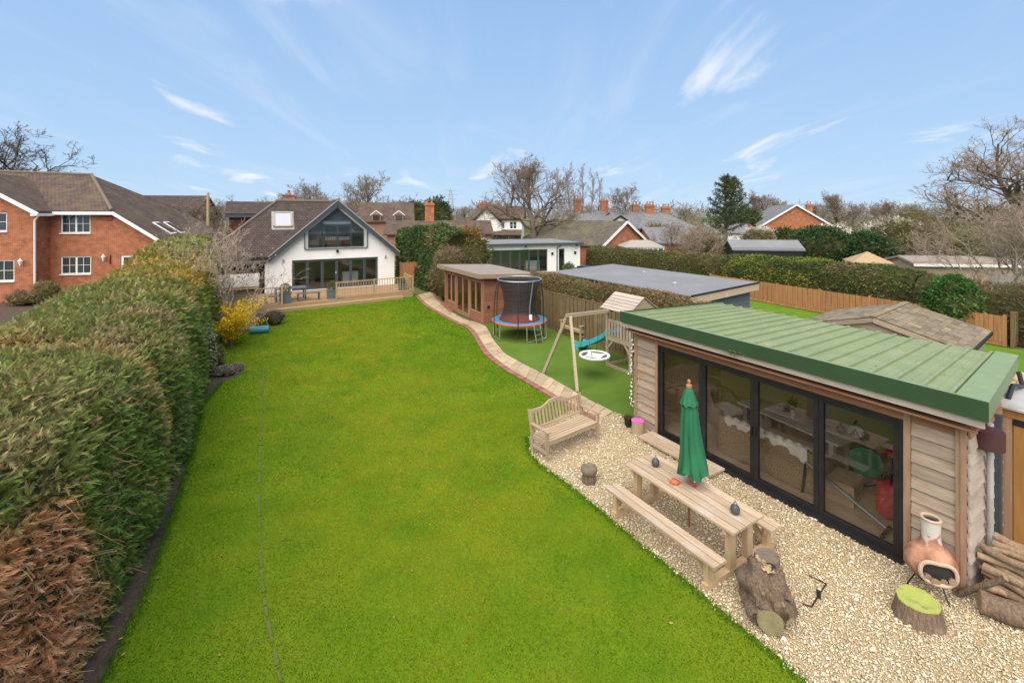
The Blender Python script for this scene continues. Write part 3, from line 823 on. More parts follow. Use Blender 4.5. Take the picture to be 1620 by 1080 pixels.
# glass balcony
m_ = MB()
for xx in (bal0 - 0.22, bal1 + 0.22): m_.box(xx - 0.025, xx + 0.025, -0.12, -0.07, ubz - 0.02, ubz + 1.12)
m_.box(bal0 - 0.22, bal1 + 0.22, -0.115, -0.075, ubz - 0.09, ubz - 0.03)
for xx in (bal0 - 0.22, bal1 + 0.22): m_.box(xx - 0.02, xx + 0.02, -0.08, 0.0, ubz + 0.02, ubz + 0.07); m_.box(xx - 0.02, xx + 0.02, -0.08, 0.0, ubz + 0.9, ubz + 0.95)
bp_ = m_.build('balcony_rail', 'anthracite', hs_)
m_ = MB(); m_.box(bal0 - 0.2, bal1 + 0.2, -0.105, -0.09, ubz - 0.02, ubz + 1.1); m_.build('pane', 'glass_rail', bp_)
m_ = MB()
for k in range(26):
    xx = bal0 + 0.1 + (bal1 - bal0 - 0.2) * k / 25
    m_.box(xx - 0.008, xx + 0.008, 0.02, 0.036, ubz + 0.0, ubz + 0.95)
m_.box(bal0, bal1, 0.015, 0.045, ubz + 0.95, ubz + 0.985)
stuff(m_.build('bars', 'anthracite', bp_))
# lamps on the facade
lx, lz = onwall(HO, HA, 533.5, 396)
m_ = MB(); m_.box(lx - 0.05, lx + 0.05, -0.12, 0.0, lz - 0.02, lz + 0.04); m_.cbox((lx, -0.16, lz - 0.06), (0.16, 0.1, 0.13), 0, 0.5); m_.build('floodlight', 'black_metal', hs_)
for px_, py_ in ((448, 412.5), (609.5, 406)):
    lx, lz = onwall(HO, HA, px_, py_)
    MB().lathe([(0.045, -0.11), (0.05, -0.1), (0.05, 0.1), (0.045, 0.11)], 10, (lx, -0.08, lz)).box(lx - 0.03, lx + 0.03, -0.05, 0.0, lz - 0.04, lz + 0.04).build('wall_lamp', 'verge', hs_, smooth=True)
# roof window
def on_slope(x, y): return Vector((x, y, eav + (y - y0) * (rz_ - eav) / (ry - y0)))
a, b, c, d = on_slope(0.55, 1.75), on_slope(1.65, 1.75), on_slope(1.65, 2.85), on_slope(0.55, 2.85)
nrm = (b - a).cross(d - a).normalized()
m_ = MB()
for p, q in ((a, b), (b, c), (c, d), (d, a)): m_.bar(p + nrm * 0.06, q + nrm * 0.06, 0.12, 0.14, up=nrm)
sk = m_.build('roof_window', 'verge', hs_)
MB().poly([p + nrm * 0.09 for p in (a, b, c, d)]).build('pane', 'skylight_glass', sk)
m_ = MB(); m_.poly([p + nrm * 0.012 for p in (on_slope(0.4, 1.55), on_slope(1.8, 1.55), on_slope(1.8, 3.0), on_slope(0.4, 3.0))]); m_.build('flashing', 'verge', sk)
# dormer with tile-hung cheek on the far left
m_ = MB(); m_.box(-2.25, 0.9, 4.6, 7.4, 3.3, 5.42); dm = m_.build('dormer', 'tile_hung', hs_, uvm=True)
m_ = MB(); slab(m_, [(-2.5, 4.3, 5.5), (1.2, 4.3, 5.5), (1.2, 5.9, 6.4), (-2.5, 5.9, 6.4)], 0.1); slab(m_, [(-2.5, 5.9, 6.4), (1.2, 5.9, 6.4), (1.2, 7.5, 5.5), (-2.5, 7.5, 5.5)], 0.1)
m_.build('dormer_roof', 'tile_brown', dm, uvm=True)
MB().box(-2.5, 0.9, 4.28, 4.45, 5.22, 5.4).build('fascia', 'anthracite', dm)
# chimney
m_ = MB(); m_.box(1.2, 2.0, 5.2, 5.8, 5.2, 6.85); m_.box(1.14, 2.06, 5.14, 5.86, 6.85, 6.95)
ch = m_.build('chimney', 'brick_dull', hs_, uvm=True)
MB().lathe([(0.13, 0), (0.14, 0.05), (0.11, 0.1), (0.10, 0.3), (0.12, 0.34)], 10, (1.6, 5.5, 6.95)).build('chimney_pot', 'terracotta', ch, smooth=True)
# bedroom and kitchen furniture seen through the glass
def hloc(x, y, z): return (HO[0] + x * math.cos(HA) - y * math.sin(HA), HO[1] + x * math.sin(HA) + y * math.cos(HA), z)
mat('linen', (0.72, 0.70, 0.66), rough=0.9, scale=4, bump=0.3, bscale=10); mat('bed_wood', (0.30, 0.13, 0.05), rough=0.5, scale=4); mat('pink_fabric', (0.42, 0.27, 0.27), rough=0.9)
bed = thing('bed', 'wooden bed with white quilt behind the gable window', 'bed', hloc(4.5, 1.2, ubz + 0.025), HA)
MB().box(-1.0, 1.0, 0, 2.0, 0.1, 0.42).build('bed_frame', 'bed_wood', bed); MB().box(-0.95, 0.95, 0.03, 1.95, 0.42, 0.66).build('quilt', 'linen', bed)
MB().box(-1.0, 1.0, 2.0, 2.1, 0.1, 1.1).build('headboard', 'bed_wood', bed)
for s in (-1, 1): MB().cbox((s * 0.45, 1.7, 0.74), (0.7, 0.4, 0.16), 0, 0.3).build('pillow', 'linen', bed)
ac = thing('armchair', 'pink high-backed armchair at the corner of the gable window', 'armchair', hloc(bal0 + 0.45, 0.9, ubz + 0.025), HA - 0.4)
MB().box(-0.38, 0.38, -0.35, 0.35, 0.12, 0.45).build('seat', 'pink_fabric', ac); MB().cbox((0, 0.3, 0.72), (0.74, 0.16, 0.9), 0, -0.12).build('backrest', 'pink_fabric', ac)
for s in (-1, 1): MB().box(s * 0.36 - 0.07, s * 0.36 + 0.07, -0.34, 0.22, 0.45, 0.64).build('armrest', 'pink_fabric', ac)
isl = thing('kitchen_island', 'white kitchen island seen through the folding doors', 'kitchen island', hloc(5.6, 2.4, DZ + 0.02), HA)
MB().box(-0.55, 0.55, -0.3, 0.3, 0, 0.88).build('cabinet', 'white_paint', isl); MB().box(-0.6, 0.6, -0.35, 0.35, 0.88, 0.92).build('worktop', 'black_metal', isl)

# ------------------------------------------------------------------ decking, step, railings
dk = thing('deck', 'raised timber deck with baluster railings in front of the white house', 'deck', (HO[0], HO[1], 0), HA)
FL, FR = (-2.2, -5.05), (8.62, -3.8)
def fl(t_): return (FL[0] + (FR[0] - FL[0]) * t_, FL[1] + (FR[1] - FL[1]) * t_)
m_ = MB(); _slab(m_, [(FL[0] + .02, FL[1] + .02, DZ - 0.035), (FR[0] - .02, FR[1] + .02, DZ - 0.035), (8.6, -0.01, DZ - 0.035), (FL[0] + .02, -0.01, DZ - 0.035)], 0.29)
m_.build('deck_frame', 'post_wood', dk)
nb = 30
for k in range(nb):
    ya, yb = k / nb, (k + 1) / nb
    def L_(v, x): 
        f_ = FL[1] + (FR[1] - FL[1]) * (x - FL[0]) / (FR[0] - FL[0]); return f_ * (1 - v) + -0.012 * v
    xa, xb = FL[0], FR[0]
    g_ = 0.006
    m_ = MB(); _slab(m_, [(xa, L_(ya, xa) + g_, DZ), (xb, L_(ya, xb) + g_, DZ), (xb, L_(yb, xb) - g_, DZ), (xa, L_(yb, xa) - g_, DZ)], 0.03)
    m_.build('deck_board', 'deck_wood', dk)
fd = (Vector((FR[0], FR[1], 0)) - Vector((FL[0], FL[1], 0))).normalized()
for z0, z1 in ((0.0, 0.16), (0.165, DZ - 0.03)):
    m_ = MB(); m_.bar((FL[0], FL[1] - 0.02, (z0 + z1) / 2), (FR[0], FR[1] - 0.02, (z0 + z1) / 2), 0.035, z1 - z0); m_.build('fascia_board', 'rail_wood', dk)
sa, sb = fl(0.215), fl(0.93)
m_ = MB(); m_.bar((sa[0], sa[1] - 0.2, 0.085), (sb[0], sb[1] - 0.2, 0.085), 0.36, 0.17); m_.build('step', 'rail_wood', dk)
pts = [0.0, 0.14, 0.283, 0.555, 0.765, 1.0]
pm = MB().box(-0.05, 0.05, -0.05, 0.05, 0, 1.04).mesh('post', 'post_wood')
bm_ = MB().box(-0.016, 0.016, -0.016, 0.016, 0, 0.78).mesh('baluster', 'post_wood')
for t_ in pts:
    x, y = fl(t_); link('post', pm, dk, (x, y + 0.08, DZ - 0.01))
rx_ = 8.55
link('post', pm, dk, (rx_, -2.1, DZ)); 
def rail_run(a, b):
    a, b = Vector(a), Vector(b); d = b - a
    for z, h in ((0.98, 0.05), (0.10, 0.05)):
        m2 = MB(); m2.bar(a + d.normalized() * 0.05 + Vector((0, 0, DZ + z)), b - d.normalized() * 0.05 + Vector((0, 0, DZ + z)), 0.07, h); m2.build('rail', 'rail_wood', dk)
    k = max(2, int(d.length / 0.16))
    for i in range(1, k): 
        p = a + d * i / k; link('baluster', bm_, dk, (p.x, p.y, DZ + 0.15))
for t0_, t1_ in ((0, 0.14), (0.14, 0.283), (0.555, 0.765), (0.765, 1.0)):
    a, b = fl(t0_), fl(t1_); rail_run((a[0], a[1] + 0.08, 0), (b[0], b[1] + 0.08, 0))
rail_run((rx_, FR[1] + 0.14, 0), (rx_, -2.1, 0))

# planters, table and benches on the deck
leafmat('leaf', trans=0.3, rough=0.5)
mat('planter_grey', (0.10, 0.115, 0.13), (0.13, 0.145, 0.16), rough=0.6, scale=5)
def topiary_mesh(r, seed, cols=((0.20, 0.19, 0.05), (0.12, 0.14, 0.04))):
    rng = np.random.default_rng(seed); n = 900
    d = rand_dir(n, rng); P = d * r * rng.uniform(0.7, 1.02, (n, 1)); P[:, 2] += r
    V, F_ = leaf_quads(P, d + rng.normal(0, 0.6, (n, 3)), 0.07, 0.035, rng=rng)
    c = np.array(cols)[rng.integers(0, len(cols), n)] * rng.uniform(0.6, 1.3, (n, 1))
    return fast_mesh('shrub', V, F_, np.repeat(c, 4, axis=0), 'leaf')
for i, ((t_, dy), s, lab) in enumerate((((0.30, 0.10), 0.62, 'square grey planter with clipped shrub by the rail post left of the deck step'), ((0.535, 0.12), 0.56, 'square grey planter with clipped shrub at the middle of the deck edge'),
                             ((0.955, 0.55), 0.46, 'grey planter with clipped shrub in the far corner of the deck'))):
    x, y = fl(t_); pw = s / 2
    p = thing('planter', lab, 'planter', hloc(x, y + dy + pw + 0.1, DZ), HA, 'grey planters on the deck')
    m_ = MB(); m_.add([(-pw * .9, -pw * .9, 0), (pw * .9, -pw * .9, 0), (pw * .9, pw * .9, 0), (-pw * .9, pw * .9, 0), (-pw, -pw, s), (pw, -pw, s), (pw, pw, s), (-pw, pw, s)], [(0, 3, 2, 1), (4, 5, 6, 7), (0, 1, 5, 4), (1, 2, 6, 5), (2, 3, 7, 6), (3, 0, 4, 7)])
    m_.box(-pw - 0.02, pw + 0.02, -pw - 0.02, pw + 0.02, s - 0.05, s + 0.002)
    m_.build('box', 'planter_grey', p)
    o = link('shrub', topiary_mesh(s * 0.46, 40 + i), p, (0, 0, s - 0.06))
mat('grey_slat', (0.075, 0.085, 0.095), (0.11, 0.12, 0.13), rough=0.7, scale=6, rnd=0.2)
gt = thing('garden_table', 'dark grey slatted dining table on the deck behind the railing', 'table', hloc(1.35, -3.2, DZ), HA + 0.08)
for k in range(6): MB().box(-0.85, 0.85, -0.42 + k * 0.145, -0.42 + k * 0.145 + 0.13, 0.70, 0.74).build('slat', 'grey_slat', gt)
for sx in (-1, 1):
    for sy in (-1, 1): MB().box(sx * 0.78 - 0.035, sx * 0.78 + 0.035, sy * 0.36 - 0.035, sy * 0.36 + 0.035, 0, 0.7).build('leg', 'grey_slat', gt)
for nm, x, y, w_, lab in (('garden_bench', 0.55, -4.15, 1.1, 'dark grey slatted bench behind the left deck railing'), ('garden_bench', 2.3, -3.9, 1.3, 'dark grey slatted bench beside the left planter on the deck')):
    b = thing(nm, lab, 'bench', hloc(x, y, DZ), HA + 0.08, 'grey benches on the deck')
    for k in range(4): MB().box(-w_ / 2, w_ / 2, -0.2 + k * 0.1, -0.2 + k * 0.1 + 0.085, 0.42, 0.45).build('slat', 'grey_slat', b)
    for sx in (-1, 1): MB().box(sx * (w_ / 2 - 0.08) - 0.03, sx * (w_ / 2 - 0.08) + 0.03, -0.18, 0.18, 0, 0.42).build('leg', 'grey_slat', b)
# bracket of slim grey table edge along the back of the deck
# ------------------------------------------------------------------ garden studio on the right
SA = R(31.5); SO = (3.21, 11.75)
def sloc(x, y, z=0.0): return (SO[0] + x * math.cos(SA) - y * math.sin(SA), SO[1] + x * math.sin(SA) + y * math.cos(SA), z)
def sfront(px, py):
    t_, z = onwall(SO, SA - math.pi / 2, px, py); return -t_, z
mat('weathered', (0.38, 0.30, 0.225), (0.25, 0.185, 0.13), rough=0.85, scale=2.2, stretch=(9, 1, 9), lo=0.3, hi=0.68, bump=0.35, bscale=12, rnd=0.2, c3=(0.33, 0.19, 0.11), c3scale=1.6, c3lo=0.52, c3hi=0.75)
mat('weathered_grey', (0.46, 0.39, 0.33), (0.33, 0.265, 0.21), rough=0.85, scale=2.5, stretch=(9, 1, 9), bump=0.3, bscale=12, rnd=0.12)
mat('cedar', (0.33, 0.165, 0.085), (0.22, 0.10, 0.05), rough=0.7, scale=2.5, stretch=(8, 1, 8), bump=0.25, bscale=14, rnd=0.15)
mat('cedar_up', (0.34, 0.215, 0.135), (0.24, 0.14, 0.085), rough=0.75, scale=2.5, stretch=(8, 8, 1), bump=0.25, bscale=14, rnd=0.12)
mat('roof_green', (0.205, 0.25, 0.125), (0.17, 0.215, 0.108), rough=0.7, scale=1.1, c3=(0.24, 0.26, 0.145), c3scale=2.4, c3lo=0.5, c3hi=0.75, spec=0.2, bump=0.05, bscale=6)
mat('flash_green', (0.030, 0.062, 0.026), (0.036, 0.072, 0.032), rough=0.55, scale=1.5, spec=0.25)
mat('cap_green', (0.19, 0.25, 0.13), (0.17, 0.225, 0.118), rough=0.6, spec=0.25, scale=1.5, c3=(0.23, 0.265, 0.165), c3scale=3)
mat('ply', (0.62, 0.47, 0.28), (0.54, 0.40, 0.23), rough=0.8, scale=2, stretch=(1, 8, 8))
mat('floor_ply', (0.46, 0.35, 0.22), (0.38, 0.28, 0.17), rough=0.6, scale=2, stretch=(8, 1, 8))
mat('tin', (0.42, 0.42, 0.40), (0.33, 0.33, 0.32), rough=0.5, scale=2, c3=(0.28, 0.25, 0.2), c3scale=2)
glassmat('studio_glass', (0.97, 0.98, 0.97), refl=0.8, base=0.03)

st = thing('studio', 'timber clad garden studio with green metal roof and black folding glass doors', 'garden studio', (SO[0], SO[1], 0), SA)
SL = -6.14                                  # far right end in local y
dyl, _ = sfront(1040, 600); dyr, _ = sfront(1429, 700)
DH = 2.22; SD = 3.45                        # door head, depth
def bx(name, mt, x0, x1, y0, y1, z0, z1, parent=st, **k): return MB().box(x0, x1, y0, y1, z0, z1).build(name, mt, parent, **k)
bx('floor', 'floor_ply', 0.05, SD, SL, 0, -0.02, 0.10)
bx('back_wall', 'ply', SD, SD + 0.1, SL, 0, 0.0, 2.5)
bx('ceiling', 'ply', 0.08, SD, SL + 0.08, -0.08, 2.42, 2.46)
bx('wall_core', 'ply', 0.05, SD, SL, SL + 0.08, 0, 2.45)
bx('wall_core', 'ply', 0.05, SD, -0.08, 0, 0, 2.55)
bx('wall_core', 'ply', 0.06, 0.12, dyl, -0.06, 0, 2.5)
bx('wall_core', 'ply', 0.06, 0.12, SL + 0.06, dyr, 0, 2.5)
# overlapping waney-edged boards
def clad(y0, y1, x, z0, z1, mt, n, seed, rot=None, amp=0.009):
    rg = random.Random(seed); h = (z1 - z0) / n
    for i in range(n):
        a = z0 + i * h; L_ = y1 - y0; k = 9
        m_ = MB(); V = []
        for j in range(k + 1):
            yy = y0 + L_ * j / k; wv = rg.uniform(-amp, amp)
            V += [(x - 0.052, yy, a + wv), (x - 0.016, yy, a + h + 0.03), (x + 0.0, yy, a + h + 0.03), (x - 0.024, yy, a + wv)]
        Fs = []
        for j in range(k):
            o = j * 4
            for q in range(4): Fs.append((o + q, o + (q + 1) % 4, o + 4 + (q + 1) % 4, o + 4 + q)[::-1])
        Fs += [(0, 1, 2, 3), tuple(k * 4 + q for q in (3, 2, 1, 0))]
        m_.add(V, Fs); ob = m_.build('cladding_board', mt if (i < n - 2) else ('cedar' if i == n - 1 else mt), st)
        if rot: ob.rotation_euler = (0, 0, rot[0]); ob.location = rot[1]
clad(dyl + 0.07, -0.02, 0.06, 0.02, 2.42, 'weathered', 12, 1)
clad(SL + 0.05, dyr - 0.09, 0.06, 0.02, 2.42, 'weathered', 12, 2, amp=0.0035)
# left end wall boards (seen edge on from the lawn side)
clad(0.0, SD, 0.0, 0.02, 2.42, 'weathered', 12, 4, rot=(-math.pi / 2, (0.0, 0.045, 0)))
# right end wall boards
clad(0.0, 1.6, 0.0, 0.02, 2.42, 'weathered_grey', 12, 3, rot=(math.pi / 2, (1.66, SL - 0.045, 0)))
bx('corner_post', 'cedar_up', 0.0, 0.08, -0.02, 0.06, 0, 2.45)
bx('corner_post', 'cedar_up', -0.015, 0.05, SL - 0.005, SL + 0.048, 0, 2.4)
bx('corner_post', 'cedar_up', -0.03, 0.03, SL - 0.06, SL - 0.007, 0, 2.4)
bx('door_jamb', 'cedar_up', 0.0, 0.1, dyl, dyl + 0.07, 0.0, 2.42)
bx('door_jamb', 'cedar_up', 0.0, 0.1, dyr - 0.085, dyr, 0.0, 2.42)
bx('lintel', 'cedar', 0.0, 0.1, dyr, dyl, DH, 2.42)
# folding doors: outer frame, four leaves
m_ = MB(); fw = 0.055
m_.box(0.01, 0.11, dyr, dyl, 0.02, 0.02 + fw); m_.box(0.01, 0.11, dyr, dyl, DH - fw, DH)
m_.box(0.01, 0.11, dyr, dyr + fw, 0.02 + fw, DH - fw); m_.box(0.01, 0.11, dyl - fw, dyl, 0.02 + fw, DH - fw)
m_.box(-0.09, 0.01, dyr - 0.02, dyl + 0.02, -0.01, 0.045)
m_.build('door_frame', 'black_metal', st)
cuts = [dyl - fw] + [sfront(p, 650)[0] for p in (1109.5, 1191.5, 1293.5)] + [dyr + fw]
for i in range(4):
    a, b = cuts[i + 1] + 0.003, cuts[i] - 0.003; z0, z1 = 0.02 + fw + 0.002, DH - fw - 0.002; f_ = 0.078
    m_ = MB(); m_.box(0.025, 0.095, a, a + f_, z0, z1); m_.box(0.025, 0.095, b - f_, b, z0, z1); m_.box(0.025, 0.095, a + f_, b - f_, z0, z0 + f_); m_.box(0.025, 0.095, a + f_, b - f_, z1 - f_, z1)
    d = m_.build('door', 'black_metal', st)
    MB().poly([(0.06, b - f_, z0 + f_), (0.06, a + f_, z0 + f_), (0.06, a + f_, z1 - f_), (0.06, b - f_, z1 - f_)]).build('pane', 'studio_glass', d)
    if i in (1, 2): MB().box(-0.02, 0.025, (a if i == 1 else b) + (0.02 if i == 1 else -0.05), (a if i == 1 else b) + (0.05 if i == 1 else -0.02), 1.0, 1.16).build('handle', 'black_metal', d)
    for zz in (0.35, 1.85): MB().cbox((0.02, b - 0.01, zz), (0.02, 0.03, 0.09)).build('hinge', 'black_metal', d)
# roof: profiled sheet, flashings, timber fascia
RX0, RX1, RY0, RY1 = -0.33, 3.78, SL - 0.36, 0.24
ZF, ZB = 2.86, 2.70
def rz2(x): return ZF + (ZB - ZF) * (x - RX0) / (RX1 - RX0)
prof = []
pit = 0.325; yy = RY0 + 0.36
while yy < RY1 - 0.1:
    prof += [(yy, 0.0), (yy + 0.008, 0.042), (yy + 0.05, 0.042), (yy + 0.058, 0.0), (yy + 0.17, 0.0), (yy + 0.18, 0.006), (yy + 0.20, 0.006), (yy + 0.21, 0.0)]
    yy += pit
prof = [(RY0 + 0.3, 0.0)] + prof + [(RY1, 0.0)]
V, Fs = [], []
for (y_, h_) in prof: V += [(RX0 + 0.10, y_, rz2(RX0 + 0.1) + h_), (RX1, y_, rz2(RX1) + h_)]
for i in range(len(prof) - 1): Fs.append((2 * i, 2 * i + 1, 2 * i + 3, 2 * i + 2))
V2 = [(x, y, z - 0.05 if i else z - 0.05) for i, (x, y, z) in enumerate([(RX0 + 0.1, RY0 + 0.3, rz2(RX0 + .1)), (RX1, RY0 + 0.3, rz2(RX1)), (RX1, RY1, rz2(RX1)), (RX0 + 0.1, RY1, rz2(RX0 + .1))])]
def skew(m_):
    m_.v = [(x, RY1 + (y - RY1) * (1 - 0.072 * (x - RX0) / (RX1 - RX0)), z) for x, y, z in m_.v]; return m_
skew(MB().add(V, [f_[::-1] for f_ in Fs]).add(V2, [(0, 1, 2, 3)])).build('roof_sheet', 'roof_green', st)
# front flashing: top lip and face
m_ = MB(); m_.prism([(RX0, RY0, ZF + 0.055), (RX0 + 0.115, RY0, rz2(RX0 + 0.115) + 0.045), (RX0 + 0.115, RY0, rz2(RX0 + 0.115) + 0.037), (RX0, RY0, ZF + 0.03)], (0, RY1 - RY0, 0)); m_.build('flashing', 'cap_green', st)
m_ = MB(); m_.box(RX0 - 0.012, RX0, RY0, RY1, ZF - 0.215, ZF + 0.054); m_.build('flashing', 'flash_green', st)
m_ = MB(); m_.prism([(RX0, RY0, ZF + 0.057), (RX0, RY0 + 0.33, ZF + 0.057), (RX1, RY0 + 0.33, ZB + 0.057), (RX1, RY0, ZB + 0.057)], (0, 0, -0.012)); skew(m_).build('verge_cap', 'cap_green', st)
m_ = MB(); m_.prism([(RX0, RY0, ZF + 0.044), (RX1, RY0, ZB + 0.044), (RX1, RY0, ZB - 0.17), (RX0, RY0, ZF - 0.215)], (0, 0.012, 0)); skew(m_).build('verge_cap', 'cap_green', st)
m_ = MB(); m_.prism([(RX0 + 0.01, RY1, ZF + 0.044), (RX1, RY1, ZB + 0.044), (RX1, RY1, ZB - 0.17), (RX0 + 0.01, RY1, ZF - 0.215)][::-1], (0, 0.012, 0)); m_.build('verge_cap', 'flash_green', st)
bx('fascia', 'weathered_grey', RX0 + 0.035, RX0 + 0.07, RY0 + 0.05, RY1 - 0.02, ZF - 0.33, ZF - 0.03)
bx('soffit', 'cedar', RX0 + 0.07, 0.06, RY0 + 0.15, RY1 - 0.04, 2.424, 2.45)
bx('rafter_box', 'ply', 0.0, RX1 - 0.05, RY0 + 0.6, RY1 - 0.05, 2.462, 2.64)
# screws along the ribs, wind-blown litter
m_ = MB(); rgs = random.Random(31)
yy = RY0 + 0.36 + 0.029
while yy < RY1 - 0.1:
    for xx in (0.1, 1.2, 2.3, 3.4): m_.cbox((xx, yy, rz2(xx) + 0.045), (0.022, 0.022, 0.012))
    yy += pit
stuff(skew(m_).build('screws', 'tin', st))
rng = np.random.default_rng(14); n = 130
P = np.c_[rng.uniform(RX0 + .15, RX1 - .1, n), rng.uniform(RY0 + .75, RY1 - .05, n), np.zeros(n)]; P[:, 2] = ZF + (ZB - ZF) * (P[:, 0] - RX0) / (RX1 - RX0) + 0.008
V, F_ = leaf_quads(P, np.c_[rng.normal(0, 1, (n, 2)), rng.normal(.05, .1, n)], rng.uniform(.015, .055, n), rng.uniform(.012, .03, n), np.c_[rng.normal(0, .2, (n, 2)), np.ones(n)], rng)
stuff(link('leaf_litter', fast_mesh('leaf_litter', V, F_, np.repeat(np.array([[0.16, 0.12, 0.06]]) * rng.uniform(.5, 1.5, (n, 1)), 4, 0), 'stone'), st))
# moss growing from the flashing
rng = np.random.default_rng(3); n = 120
P = np.stack([np.full(n, RX0 - 0.01), rng.normal(-2.9, 0.10, n), ZF - 0.21 + rng.normal(0, 0.03, n)], 1)
V, F_ = leaf_quads(P, rng.normal(0, 1, (n, 3)) + np.array([-0.6, 0, 0.3]), 0.045, 0.02, rng=rng)
o = link('moss', fast_mesh('moss', V, F_, np.repeat(np.array([[0.16, 0.18, 0.06]]) * rng.uniform(.5, 1.2, (n, 1)), 4, 0), 'leaf'), st)
# string of lights down the corner post
mat('bulb_white', (0.75, 0.72, 0.68), rough=0.4); mat('wire_brown', (0.10, 0.05, 0.035), rough=0.7)
fl_ = thing('fairy_lights', 'string of small white lights hanging down the studio corner post', 'string lights', sloc(-0.03, 0.07, 0), SA)
rg = random.Random(8)
pts = [(0.0 + rg.uniform(-.03, .02), 0.02 + rg.uniform(-.02, .04), 2.35 - 0.1 * i) for i in range(21)]
MB().tube(pts, 0.008, 5).build('wire', 'wire_brown', fl_)
bl = MB().sphere((0, 0, 0), 0.022, 7, 5, 1.3).mesh('bulb', 'bulb_white', True)
for i in range(0, 20):
    for k in range(2): link('bulb', bl, fl_, (pts[i][0] + rg.uniform(-.05, .03), pts[i][1] + rg.uniform(-.02, .06), pts[i][2] + rg.uniform(-.03, .03)))

# ------------------------------------------------------------------ inside the studio
mat('wicker', (0.33, 0.23, 0.125), (0.19, 0.125, 0.065), rough=0.85, scale=55, lo=0.42, hi=0.58, detail=1, bump=0.8, bscale=60, bdist=0.01)
mat('throw', (0.62, 0.55, 0.46), (0.52, 0.45, 0.37), rough=0.95, scale=9, bump=0.5, bscale=25)
mat('cream_cushion', (0.55, 0.50, 0.42), (0.48, 0.43, 0.36), rough=0.95, scale=5)
mat('red_plastic', (0.45, 0.02, 0.025), (0.38, 0.015, 0.02), rough=0.35); mat('green_metal', (0.02, 0.14, 0.07), rough=0.3); mat('grey_metal', (0.28, 0.28, 0.28), rough=0.35, metal=0.6)
mat('box_wood', (0.40, 0.29, 0.17), (0.31, 0.22, 0.12), rough=0.8, scale=3, stretch=(8, 1, 8), rnd=0.15)
FZ = 0.10
def rounded_shell(m_, pts, h0, h1, th):
    """A curved upright shell (chair or sofa back) along pts."""
    n = len(pts); V = []
    P = [Vector((p[0], p[1], 0)) for p in pts]
    for i in range(n):
        d = (P[min(i + 1, n - 1)] - P[max(i - 1, 0)]).normalized(); nn = Vector((-d.y, d.x, 0)) * th
        for z, q in ((h0, 0), (h1[i], 0), (h1[i], 1), (h0, 1)): V.append(P[i] + nn * q + Vector((0, 0, z)))
    Fs = []
    for i in range(n - 1):
        o = i * 4
        for q in range(4): Fs.append((o + q, o + (q + 1) % 4, o + 4 + (q + 1) % 4, o + 4 + q))
    Fs += [(0, 3, 2, 1), tuple((n - 1) * 4 + q for q in (0, 1, 2, 3))]
    m_.add(V, Fs); return m_
so = thing('wicker_sofa', 'long woven wicker sofa with cream throw, its back to the studio glass', 'sofa', sloc(0.42, -2.98, FZ), SA)
hw = 1.1
pts = [(0.75, hw), (0.35, hw + 0.02), (0.08, hw - 0.08), (0.0, hw - 0.3), (0.0, 0.0), (0.0, -hw + 0.3), (0.08, -hw + 0.08), (0.35, -hw - 0.02), (0.75, -hw)]
hh = [0.58, 0.64, 0.76, 0.82, 0.84, 0.82, 0.76, 0.64, 0.58]
sp = smooth_line([(p[0], p[1], h) for p, h in zip(pts, hh)], 40)
rounded_shell(MB(), [(p[0], p[1]) for p in sp], 0.03, [p[2] for p in sp], 0.07).build('backrest', 'wicker', so, smooth=50)
MB().box(0.08, 0.72, -hw + 0.08, hw - 0.08, 0.05, 0.36).build('seat', 'wicker', so)
for s in (-1, 0, 1): MB().cbox((0.42, s * 0.66, 0.42), (0.6, 0.62, 0.12)).build('cushion', 'cream_cushion', so)
# crumpled throw over the back
V, Fs = [], []; nk = 46
rg = random.Random(4)
for i in range(nk):
    yy = hw - 0.34 - (2 * hw - 0.5) * i / (nk - 1); zt = 0.86 + 0.02 * math.sin(i * 1.3); w1 = 0.14 + 0.04 * math.sin(i * 0.7) + (0.22 * max(0, (i - 38) / 7)) + rg.uniform(-.02, .02)
    V += [(-0.035 - rg.uniform(0, .02), yy, zt - w1), (-0.03 - rg.uniform(0, .02), yy, zt - 0.03), (0.04, yy, zt + rg.uniform(0, .02)), (0.11, yy, zt - 0.03), (0.13, yy, zt - 0.22)]
for i in range(nk - 1):
    for q in range(4): o = i * 5 + q; Fs.append((o, o + 1, o + 6, o + 5))
MB().add(V, Fs).build('throw', 'throw', so, smooth=60)
def wicker_chair(x, y, rz, lab):
    c = thing('wicker_chair', lab, 'armchair', sloc(x, y, FZ), SA + rz)
    pts = [(0.3, 0.32), (0.0, 0.34), (-0.25, 0.25), (-0.33, 0.0), (-0.25, -0.25), (0.0, -0.34), (0.3, -0.32)]
    sp = smooth_line([(p[0], p[1], h) for p, h in zip(pts, [0.52, 0.58, 0.78, 0.86, 0.78, 0.58, 0.52])], 24)
    rounded_shell(MB(), [(p[0], p[1]) for p in sp], 0.03, [p[2] for p in sp], -0.06).build('backrest', 'wicker', c, smooth=50)
    MB().box(-0.22, 0.3, -0.26, 0.26, 0.05, 0.36).build('seat', 'wicker', c)
    MB().cbox((0.05, 0, 0.42), (0.5, 0.5, 0.1)).build('cushion', 'cream_cushion', c)
wicker_chair(1.75, -1.35, -1.9, 'round wicker armchair inside the studio behind the second glass leaf')
it = thing('indoor_table', 'long grey plank table inside the studio behind the sofa', 'table', sloc(1.80, -2.95, FZ), SA - 0.12)
for k in range(5): MB().box(-0.36 + k * 0.146, -0.36 + k * 0.146 + 0.14, -1.15, 1.15, 0.72, 0.76).build('plank', 'weathered_grey', it)
